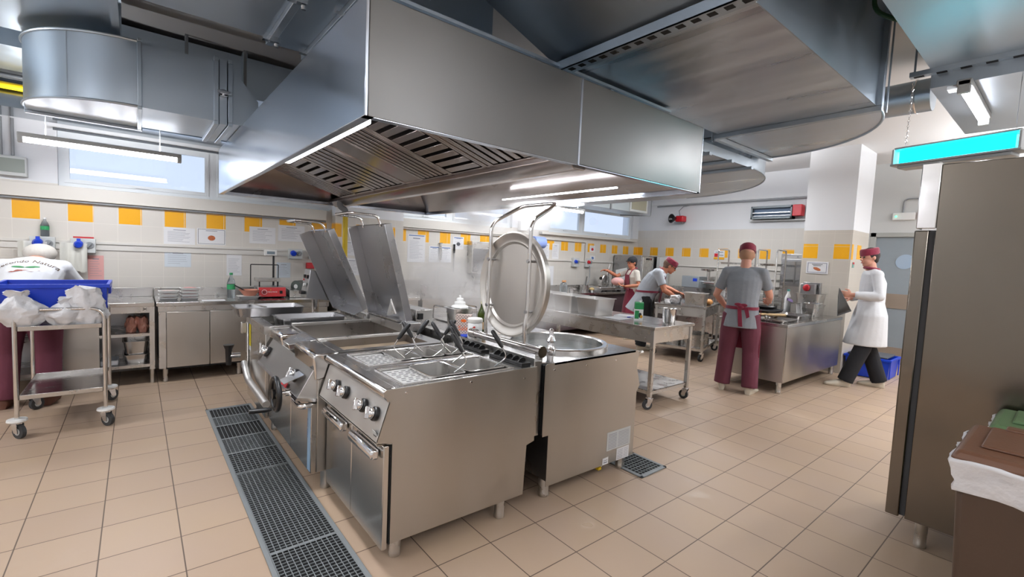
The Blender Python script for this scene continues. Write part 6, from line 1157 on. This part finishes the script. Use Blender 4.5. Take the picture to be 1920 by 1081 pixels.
def hand(b, w, d, n, side=1, curl=.5, k=1.0):
    d = Vector(d).normalized(); n = Vector(n); n = (n-d*n.dot(d)).normalized(); s_ = d.cross(n)*side; w = Vector(w)
    R = Matrix((d, s_*1.0, n)).transposed()
    b.ball(w+d*.05*k, .05*k, 14, (1.0, .82, .36), R)
    for i in range(4):
        L_ = (.040, .045, .042, .033)[i]*k; p = w+d*.085*k+s_*(1.5-i)*.0205*k; a = curl*(.6+.12*i)
        pts = [p-d*.02, p]; dd = d.copy()
        for q, f_ in enumerate((1, .62, .5)):
            dd = (Matrix.Rotation(a if True else 0, 3, d.cross(n)) @ dd).normalized(); 
            if dd.dot(n) < 0 and q == 0: a = -a; dd = (Matrix.Rotation(2*a, 3, d.cross(n)) @ dd).normalized()
            p = p+dd*L_*f_; pts.append(p)
        b.tube(pts, .009, 8, rs=[.0095, .0095, .0088, .008, .006]); b.ball(pts[-1], .0062, 8)
    p = w+d*.025*k+s_*.03*k; t1_ = (d*.55+s_*.75+n*.35).normalized(); t2_ = (d*.95+s_*.15+n*.45).normalized()
    b.tube([p, p+t1_*.035*k, p+t1_*.035*k+t2_*.032*k, p+t1_*.035*k+t2_*.055*k], .011, 8, rs=[.014, .0115, .010, .007])
def head(b, c, f, u=(0,0,1), k=1.0):
    """skull, face, nose, jaw, ears; c = centre of head, f = facing"""
    f = Vector(f).normalized(); u = Vector(u); u = (u-f*u.dot(f)).normalized(); s_ = u.cross(f); c = Vector(c)
    R = Matrix((f, s_, u)).transposed()
    b.ball(c+u*.02*k-f*.01*k, .1*k, 24, (1.0, .79, 1.0), R)
    b.ball(c-u*.045*k+f*.03*k, .072*k, 18, (.86, .82, .88), R); b.ball(c-u*.088*k+f*.066*k, .024*k, 12, (1, 1.2, .9), R)   # jaw, chin
    b.tube([c+f*.086*k+u*.018*k, c+f*.108*k-u*.018*k, c+f*.095*k-u*.03*k], .01, 8, rs=[.008*k, .014*k, .010*k])                       # nose
    b.ball(c+f*.088*k-u*.055*k, .018*k, 10, (.7, 1.25, .6), R); b.ball(c+f*.080*k+u*.035*k, .03*k, 10, (.5, 1.9, .35), R)                 # mouth, brow
    for sg in (-1, 1): b.ball(c+s_*.079*k*sg-u*.008*k-f*.008*k, .03*k, 12, (.62, .3, 1.0), R)
    return R
def facekit(root, c, f, hairc=HAIR, k=1.0, hair=True, u=(0,0,1), low=-.05):
    f = Vector(f).normalized(); u = Vector(u); u = (u-f*u.dot(f)).normalized(); s_ = u.cross(f); c = Vector(c); R = Matrix((f, s_, u)).transposed()
    e = B()
    for sg in (-1, 1): e.ball(c+f*.086*k+s_*.031*sg*k+u*.012*k, .011*k, 10)
    P(root, 'eyes', e, mat('eye', '3a2c26', .3), local=True)
    l = B().ball(c+f*.099*k-u*.057*k, .014*k, 10, (.35, 1.5, .45), R); P(root, 'lips', l, mat('lips', 'b0605a', .6), local=True)
    if hair:
        h_ = B().ball(c+u*.028*k-f*.022*k, .104*k, 24, (.98, .83, .98), R); h_.ball(c-f*.045*k+u*low*.4, .075*k, 18, (.75, .98, 1.0), R); baked('hair', h_, hairc, root, .008, 2)
def cap(root, c, f, u=(0,0,1), m=MAROON, kind='side', k=1.0):
    """chef's side cap: tall oval band with a flat creased crown"""
    f = Vector(f).normalized(); u = Vector(u); u = (u-f*u.dot(f)).normalized(); s_ = u.cross(f); c = Vector(c); b = B(); rings = []
    for h_, a, w_ in ((.032, .108, .090), (.060, .112, .092), (.105, .108, .088), (.118, .098, .075), (.112, .06, .045), (.108, .01, .01)):
        rings.append([c+u*(h_*k+.02*math.cos(t)*-.35)+f*(a*k*math.cos(t)-.008)+s_*w_*k*math.sin(t) for t in (2*PI*i/28 for i in range(28))])
    b.loft(rings); return P(root, 'cap', b, m, local=True)
def shoe(b, heel, d, L_=.29):
    d = Vector((d[0], d[1], 0)).normalized(); s_ = Vector((-d.y, d.x, 0)); h = Vector(heel); rings = []
    for t, w_, z_ in ((0, .030, .075), (.04, .038, .105), (.22, .042, .10), (.45, .046, .085), (.7, .052, .06), (.9, .042, .045), (1, .018, .03)):
        c = h+d*t*L_; rings.append([c+s_*w_*math.cos(a)+Vector((0, 0, z_*.5+z_*.5*math.sin(a))) if math.sin(a) > -.5 else c+s_*w_*math.cos(a)*1.02+Vector((0, 0, .002)) for a in (2*PI*k/16 for k in range(16))])
    b.loft(rings)
def leg_points(hip, knee, ankle): return [hip, hip.lerp(knee, .5), knee, knee.lerp(ankle, .35), ankle]
class Fig:
    def __init__(s, name, label, loc, rz): s.r = T(name, label, 'person', loc, rz)
def figure(label, loc, rz, J, skin=SKIN, shirt=GREYC, trous=TROUS, shirt_label='t-shirt', sleeves='short', hat='side', hair=True, girth=1.0, face=None, curl=(.6, .6), coat=None, hairm=HAIR, shoes=SHOE, hatm=MAROON, hand_dir=None, shirt_hem=-.12, hk=1.0, neck_u=None, apron=None):
    r = T('person', label, 'person', loc, rz); j = {k: Vector(v) for k, v in J.items()}; g = girth
    pel, wai, che, nek, hd = j['pelvis'], j['waist'], j['chest'], j['neck'], j['head']
    sl = (j['shL']-j['shR']).normalized(); hl = (j['hipL']-j['hipR']).normalized()
    up_ = (nek-pel).normalized(); fs = sl.cross(up_).normalized(); fh = hl.cross((wai-pel).normalized()).normalized()
    face = Vector(face or fs); uh = Vector(neck_u) if neck_u else (hd-nek).normalized()+Vector((0, 0, 1)); uh.normalize()
    def torso(b, o, top=True):
        L_ = [(pel-up_*.08, hl*(.15*g+o), fh*(.105*g+o)), (pel, hl*(.17*g+o), fh*(.12*g+o)), (wai, hl*(.145*g+o), fh*(.11*g*g+o)), (wai.lerp(che, .5), sl*(.155*g+o), fs*(.112*g*g+o)), (che, sl*(.17*g+o), fs*(.115*g+o)),
              (che.lerp(nek, .55), sl*(.165*g+o), fs*(.09*g+o)), (nek-up_*.03, sl*(.085*g+o), fs*(.065*g+o))]
        erings(b, L_)
    b = B(); torso(b, 0)
    b.tube([nek-up_*.05, nek+(hd-nek)*.35, hd-uh*.04-face*.02], .056*g, 14, rs=[.066*g, .056*g, .052*g]); head(b, hd, face, uh, hk)
    for s_, c_ in (('L', curl[0]), ('R', curl[1])):
        sh, el, wr = j['sh'+s_], j['el'+s_], j['wr'+s_]
        limb(b, [sh, sh.lerp(el, .45), el, el.lerp(wr, .4), wr], [.056*g, .050*g, .040*g, .040*g, .027])
        d = Vector(hand_dir[s_][0]) if hand_dir and s_ in hand_dir else (wr-el); n = Vector(hand_dir[s_][1]) if hand_dir and s_ in hand_dir else Vector((0, 0, -1))
        hand(b, wr, d, n, 1 if s_ == 'R' else -1, c_)
        limb(b, leg_points(j['hip'+s_], j['kn'+s_], j['an'+s_]), [.085*g, .075*g, .056, .054, .036])
        b.ball(j['an'+s_]+Vector((0, 0, -.03)), .04, 12)
    baked('body', b, skin, r, .007, 3)
    facekit(r, hd, face, hairm, hk, hair, uh)
    # shirt
    b = B(); o = .014
    L_ = [(pel+up_*shirt_hem, hl*(.185*g+o), fh*(.135*g+o)), (pel, hl*(.178*g+o), fh*(.13*g+o)), (wai, hl*(.155*g+o), fh*(.125*g*g+o)), (wai.lerp(che, .5), sl*(.165*g+o), fs*(.125*g*g+o)), (che, sl*(.182*g+o), fs*(.122*g+o)),
          (che.lerp(nek, .6), sl*(.165*g+o), fs*(.092*g+o)), (nek-up_*.025, sl*(.078*g+o), fs*(.066*g+o))]
    erings(b, L_)
    for s_ in 'LR':
        sh, el, wr = j['sh'+s_], j['el'+s_], j['wr'+s_]
        b.tube([nek-up_*.055, nek.lerp(sh, .5)-up_*.02, sh-up_*.004], .06, 14, rs=[.050*g, .056*g, .064*g]); b.ball(sh-up_*.004, .066*g, 14); b.ball(sh.lerp(che, .45), .085*g, 14)
        if sleeves == 'short': e_ = sh.lerp(el, .72); limb(b, [sh+V3(0, 0, -.012), sh.lerp(el, .4)], [.062*g, .060*g]); b.tube([sh, sh.lerp(el, .4), e_], .06, 14, rs=[.062*g, .060*g, .062*g])
        else: limb(b, [sh+V3(0, 0, -.012), el], [.064*g, .056]); b.tube([el, el.lerp(wr, .5), el.lerp(wr, .88)], .058, 14, rs=[.060, .056, .048])
    baked(shirt_label, b, shirt, r, .009, 3)
    b = B()   # trousers: full length, loose, breaking over the shoes
    erings(b, [(pel-up_*.10, hl*(.165*g), fh*.125*g), (pel, hl*(.18*g), fh*.13*g), (pel+up_*.08, hl*(.165*g), fh*.125*g)])
    for s_ in 'LR':
        h_, k_, a_ = j['hip'+s_], j['kn'+s_], j['an'+s_]
        b.tube([h_+V3(0, 0, .04), h_.lerp(k_, .4), k_, k_.lerp(a_, .5), a_+V3(0, 0, -.01)], .1, 16, rs=[.105*g, .108*g, .094, .090, .090]); b.ball(h_, .1*g, 14)
    baked('trousers', b, trous, r, .010, 3)
    if hat == 'side': cap(r, hd, face, uh, hatm, k=hk)
    for s_ in 'LR':
        b = B(); a_ = j['an'+s_]; fd = j.get('ft'+s_, Vector((1, 0, 0))); fd = Vector((fd.x, fd.y, 0)).normalized(); shoe(b, Vector((a_.x, a_.y, a_.z-.085))-fd*.06, fd); P(r, 'shoe', b, shoes, local=True, smooth=60)
    return r, j, dict(up=up_, sl=sl, hl=hl, fs=fs, fh=fh, face=face)
def band(b, c, s_, f_, h_, t0=0, t1=360, th=.004, up_=V3(0, 0, 1), flare=0):
    """cloth strip wrapped round an ellipse"""
    n = 30; rings = []
    for i in range(n+1):
        a = math.radians(t0+(t1-t0)*i/n); p = Vector(c)+Vector(s_)*math.cos(a)+Vector(f_)*math.sin(a); o = (Vector(s_)*math.cos(a)+Vector(f_)*math.sin(a)).normalized()
        rings.append([p, p+o*th, p+o*(th+flare)-up_*h_, p+o*flare-up_*h_])
    b.loft(rings); return b

# man in grey t-shirt and maroon trousers seen from behind at the steel counter; faces +x locally
J = dict(pelvis=(0, 0, .93), waist=(.01, 0, 1.06), chest=(.03, 0, 1.32), neck=(.055, 0, 1.50), head=(.115, .0, 1.635), shL=(.03, .19, 1.43), shR=(.03, -.19, 1.43),
         elL=(.06, .30, 1.14), wrL=(.24, .20, .98), elR=(.12, -.27, 1.17), wrR=(.38, -.26, 1.08), hipL=(0, .10, .90), hipR=(0, -.10, .90), knL=(.02, .13, .50), knR=(.02, -.13, .50),
         anL=(-.02, .155, .085), anR=(-.06, -.15, .085), ftL=(1, .15, 0), ftR=(1, -.25, 0))
m1, j, ax_ = figure('man in grey t-shirt and maroon trousers standing with his back turned at the steel counter', (4.49, .68, 0), .33, J, shirt=GREYC, shirt_hem=-.16, hair=False,
                    hand_dir={'R': ((1, .1, .05), (0, .7, -.7)), 'L': ((1, -.4, -.2), (0, -.6, -.7))}, curl=(.7, .9), face=(1, .12, -.35))
P(m1, 'hair', B().ball((.107, 0, 1.645), .1025, 22, (.98, .82, .93)), mat('shaved_hair', 'b08468', .8), local=True)
b = B(); band(b, j['pelvis']+V3(0, 0, .10), V3(0, .178, 0), V3(.142, 0, 0), .035, 0, 360)
P(m1, 'apron_waistband', b, MAROON, local=True)
b = B().prism([(-.150, .035, 1.03), (-.150, -.005, 1.03), (-.165, -.035, .80), (-.165, .01, .80)], (-.006, 0, 0)).prism([(-.150, -.03, 1.03), (-.150, -.08, 1.02), (-.16, -.10, .92), (-.16, -.07, .90)], (-.006, 0, 0))
b.ball((-.155, .0, 1.03), .028, 12, (.6, 1.3, .8)).ball((-.155, .03, 1.055), .025, 12, (.4, 1.6, .8)).ball((-.155, -.03, 1.05), .025, 12, (.4, 1.6, .8)); P(m1, 'apron_bow', b, MAROON, local=True)
b = B(); band(b, j['pelvis']+V3(0.01, 0, .085), V3(0, .20, 0), V3(.160, 0, 0), .52, 40, 140, .006, flare=.02); b.hexa([(-.02, -.205, 1.0), (.05, -.20, 1.0), (.05, -.194, 1.0), (-.02, -.199, 1.0), (-.03, -.225, .44), (.05, -.22, .44), (.05, -.212, .44), (-.03, -.217, .44)][4:]+[(-.02, -.205, 1.0), (.05, -.20, 1.0), (.05, -.194, 1.0), (-.02, -.199, 1.0)]); P(m1, 'apron', b, MAROON, local=True)
# man in long white coat, facing left of picture; local +x = facing
J = dict(pelvis=(0, 0, .96), waist=(0, 0, 1.09), chest=(.0, 0, 1.36), neck=(.03, 0, 1.545), head=(.065, .0, 1.685), shL=(0, .19, 1.47), shR=(0, -.19, 1.47),
         elL=(-.02, .29, 1.20), wrL=(.25, .22, 1.20), elR=(.02, -.28, 1.20), wrR=(.22, -.10, 1.14), hipL=(0, .10, .93), hipR=(0, -.10, .93), knL=(.07, .12, .52), knR=(-.04, -.11, .50),
         anL=(.22, .12, .085), anR=(-.19, -.12, .085), ftL=(1, .1, 0), ftR=(1, -.3, 0))
m2, j, ax_ = figure('man in long white coat, dark trousers and maroon cap walking with a folder', (6.24, -.16, 0), 2.0, J, skin=SKIN, shirt=WHC, trous=mat('black_trousers', '14151a', .9), shirt_label='coat', sleeves='long', shirt_hem=-.20, hk=1.0,
                    hand_dir={'L': ((1, -.3, .1), (0, -1, 0)), 'R': ((1, .6, 0), (0, 0, -1))}, curl=(.9, .7), face=(1, .45, -.15), shoes=SHOE)
b = B(); p_ = j['pelvis']
erings(b, [(V3(.03, 0, .56), V3(0, .235, 0), V3(.235, 0, 0)), (V3(.01, 0, .80), V3(0, .238, 0), V3(.20, 0, 0)), (V3(0, 0, .95), V3(0, .236, 0), V3(.18, 0, 0)), (V3(0, 0, 1.06), V3(0, .20, 0), V3(.15, 0, 0)), (V3(0, 0, 1.14), V3(0, .165, 0), V3(.13, 0, 0))])
baked('coat_skirt', b, WHC, m2, .012, 2)
P(m2, 'collar', B().tube([V3(.03+.075*math.cos(a), .075*math.sin(a), 1.545+.01*math.cos(a)) for a in (2*PI*k/20 for k in range(20))], .018, 8, closed=True), MAROON, local=True)
P(m2, 'coat_pocket', B().cbox((-.04, -.216, .92), (.13, .006, .15)), WHC, local=True)
# woman with black cap and maroon apron holding a wrapped ham
J = dict(pelvis=(0, 0, .86), waist=(0, 0, .98), chest=(.02, 0, 1.20), neck=(.02, 0, 1.35), head=(.05, 0, 1.47), shL=(.02, .155, 1.29), shR=(.02, -.155, 1.29),
         elL=(.02, .24, 1.05), wrL=(.24, .16, 1.02), elR=(.25, -.20, 1.20), wrR=(.48, -.16, 1.30), hipL=(0, .09, .84), hipR=(0, -.09, .84), knL=(.02, .10, .46), knR=(.02, -.10, .46), anL=(-.03, .11, .085), anR=(-.03, -.11, .085))
w1, j, ax_ = figure('woman in black cap and maroon apron cradling a pink ham at the slicer', (6.36, 3.62, 0), 2.75, J, skin=SKIN2, shirt=mat('cream_cloth', 'cfc9bf', .9, bump=.3, bscale=20), trous=MAROON, hat=None, girth=.86, hk=.95, shirt_hem=-.08,
                    hand_dir={'L': ((1, -.5, .1), (0, 0, 1)), 'R': ((1, .1, .1), (0, .3, -1))}, face=(1, .15, -.25), curl=(.5, .4))
b = B(); erings(b, [(V3(.01, 0, .42), V3(0, .21, 0), V3(.17, 0, 0)), (V3(.01, 0, .70), V3(0, .18, 0), V3(.15, 0, 0)), (V3(0, 0, .90), V3(0, .160, 0), V3(.125, 0, 0)), (V3(0, 0, .98), V3(0, .14, 0), V3(.118, 0, 0))]); baked('apron', b, MAROON, w1, .012, 2)
b = B().prism([(.135, -.09, .95), (.135, .09, .95), (.135, .07, 1.24), (.135, -.07, 1.24)], (.006, 0, 0)); b.tube([(.13, .07, 1.24), (.08, .075, 1.33), (-.03, .07, 1.375), (-.06, 0, 1.385), (-.03, -.07, 1.375), (.08, -.075, 1.33), (.13, -.07, 1.24)], .009, 6)
P(w1, 'apron_bib', b, MAROON, local=True)
hb = B(); R = head(B(), j['head'], ax_['face'], (0, 0, 1)); hb.ball(j['head']+V3(-.005, 0, .045), .1, 22, (1.02, .86, .82), R); hb.ball(j['head']+V3(.085, .01, .035), .045, 14, (1.2, 1.2, .16), R); P(w1, 'cap', hb, mat('black_cap', '15161b', .8), local=True)
one('wrapped_ham', B().ball((6.36-.27, 3.62+.16, 1.10), .10, 20, (1.25, .8, .8), Matrix.Rotation(2.2, 3, 'Z')), mat('ham', 'd9a7a3', .4, bump=.4, bscale=25, var=.15, vscale=15), 'pink wrapped ham in the arm of the woman with the black cap', 'ham')
# stocky man with glasses bending over the wheeled table
J = dict(pelvis=(0, 0, .90), waist=(.05, 0, 1.02), chest=(.17, 0, 1.24), neck=(.29, 0, 1.37), head=(.385, 0, 1.445), shL=(.19, .20, 1.33), shR=(.19, -.20, 1.33),
         elL=(.34, .27, 1.08), wrL=(.56, .20, 1.00), elR=(.30, -.26, 1.05), wrR=(.48, -.16, .95), hipL=(0, .10, .88), hipR=(0, -.10, .88), knL=(.04, .12, .48), knR=(.04, -.12, .48), anL=(-.02, .13, .085), anR=(-.02, -.13, .085))
m3, j, ax_ = figure('stocky man with glasses, grey shirt and maroon apron bending over the wheeled table', (5.66, 2.86, 0), -.92, J, skin=SKIN2, shirt=mat('light_grey_cloth', 'a9aeb5', .9, bump=.4, bscale=18), trous=mat('black_trousers2', '17181c', .9), girth=1.12, shirt_hem=-.30, hair=True,
                    hand_dir={'L': ((1, -.1, -.3), (0, -.4, -1)), 'R': ((1, .3, -.4), (0, .4, -1))}, face=(1, 0, -.55), curl=(.8, .8), hk=1.02, hairm=mat('short_hair', '6b5142', .8))
b = B(); band(b, V3(.045, 0, 1.02), V3(0, .207, 0), V3(.20, 0, 0), .032, 0, 360); P(m3, 'apron_waistband', b, MAROON, local=True)
b = B().hexa([(.20, -.17, .62), (.215, -.17, .62), (.215, .17, .62), (.20, .17, .62), (.31, -.12, 1.27), (.325, -.12, 1.27), (.325, .12, 1.27), (.31, .12, 1.27)]); b.tube([(.31, .12, 1.27), (.26, .1, 1.40), (.22, 0, 1.43), (.26, -.1, 1.40), (.31, -.12, 1.27)], .009, 6); P(m3, 'apron', b, MAROON, local=True)
gb = B(); f_ = ax_['face'].normalized(); s_ = V3(0, 1, 0); hu = s_.cross(f_)*-1
for sg in (-1, 1): c_ = j['head']+f_*.103+s_*.035*sg+V3(0, 0, .012); gb.tube([c_+s_*.026*math.cos(a)+V3(.3, 0, .95)*.018*math.sin(a) for a in (2*PI*k/14 for k in range(14))], .0028, 6, closed=True); gb.tube([c_+s_*.026*sg, j['head']+s_*.082*sg+V3(0, 0, .01)], .0025, 6)
P(m3, 'glasses', gb, BLK, local=True)
# person bending down behind the hand cart, white shirt with printed back
J = dict(pelvis=(0, 0, .88), waist=(.05, 0, 1.00), chest=(.20, 0, 1.15), neck=(.33, 0, 1.26), head=(.44, 0, 1.275), shL=(.25, .19, 1.20), shR=(.25, -.19, 1.20),
         elL=(.42, .30, .95), wrL=(.55, .18, .86), elR=(.42, -.30, .95), wrR=(.55, -.18, .86), hipL=(0, .11, .86), hipR=(0, -.11, .86), knL=(.03, .13, .47), knR=(.03, -.13, .47), anL=(-.02, .14, .085), anR=(-.02, -.14, .085))
m4, j, ax_ = figure('person in white printed shirt and maroon trousers bending down behind the blue crate', (-1.86, 3.90, 0), PI/2-.12, J, shirt=WHC, trous=TROUS, girth=1.15, hat=None, shirt_hem=-.05, face=(1, 0, -.9), hair=True, neck_u=(.9, 0, .8), curl=(.5, .5), shoes=mat('brown_shoe', '6a4436', .7))
cb = B().ball(j['head']+V3(-.01, 0, .05), .125, 22, (1.05, .95, .72)); baked('cap', cb, mat('white_cap', 'c9c4bd', .9, bump=.5, bscale=16), m4, .01, 2)
shirt_o = [c for c in m4.children if c.name.startswith('t-shirt')][0]
from mathutils.bvhtree import BVHTree
bv_ = BVHTree.FromPolygons([v.co for v in shirt_o.data.vertices], [tuple(p.vertices) for p in shirt_o.data.polygons])
def drape(b, off=.003):
    for i, v in enumerate(b.v):
        hit = bv_.ray_cast(Vector(v)+n_*.4, -n_)
        if hit[0] is not None: b.v[i] = hit[0]+n_*off
    return b
u_ = Vector((0, -1, 0)); v_ = Vector((.60, 0, .60)).normalized(); n_ = Vector((-.70, 0, .45)).normalized()
def onback(y, t): return V3(.02, 0, 1.06)+v_*t+u_*y+n_*.055
tb = text('Secondo Natura', .060, onback(0, .20), u_, v_, arc=.42); P(m4, 'shirt_print', drape(tb), mat('shirt_ink', '5c4636', .8), local=True)
lb = B()
for sg in (-1, 1):
    c_ = onback(sg*.045, .14); lb._a([c_+u_*sg*.045*math.cos(a)+v_*(.012*math.sin(a)+.010*math.cos(a)) for a in (2*PI*k/14 for k in range(14))], [tuple(range(14))])
P(m4, 'leaf_print', drape(lb), mat('leaf_green', '4a8c5a', .8), local=True)
c_ = onback(0, .09); lb = B(); lb._a([c_+u_*(x)+v_*y for x, y in ((-.10, -.005), (-.04, .012), (.02, .004), (.10, .012), (.05, -.012), (-.02, -.006), (-.07, -.016))], [tuple(range(7))]); P(m4, 'hand_print', drape(lb), mat('print_red', '9a5a50', .8), local=True)
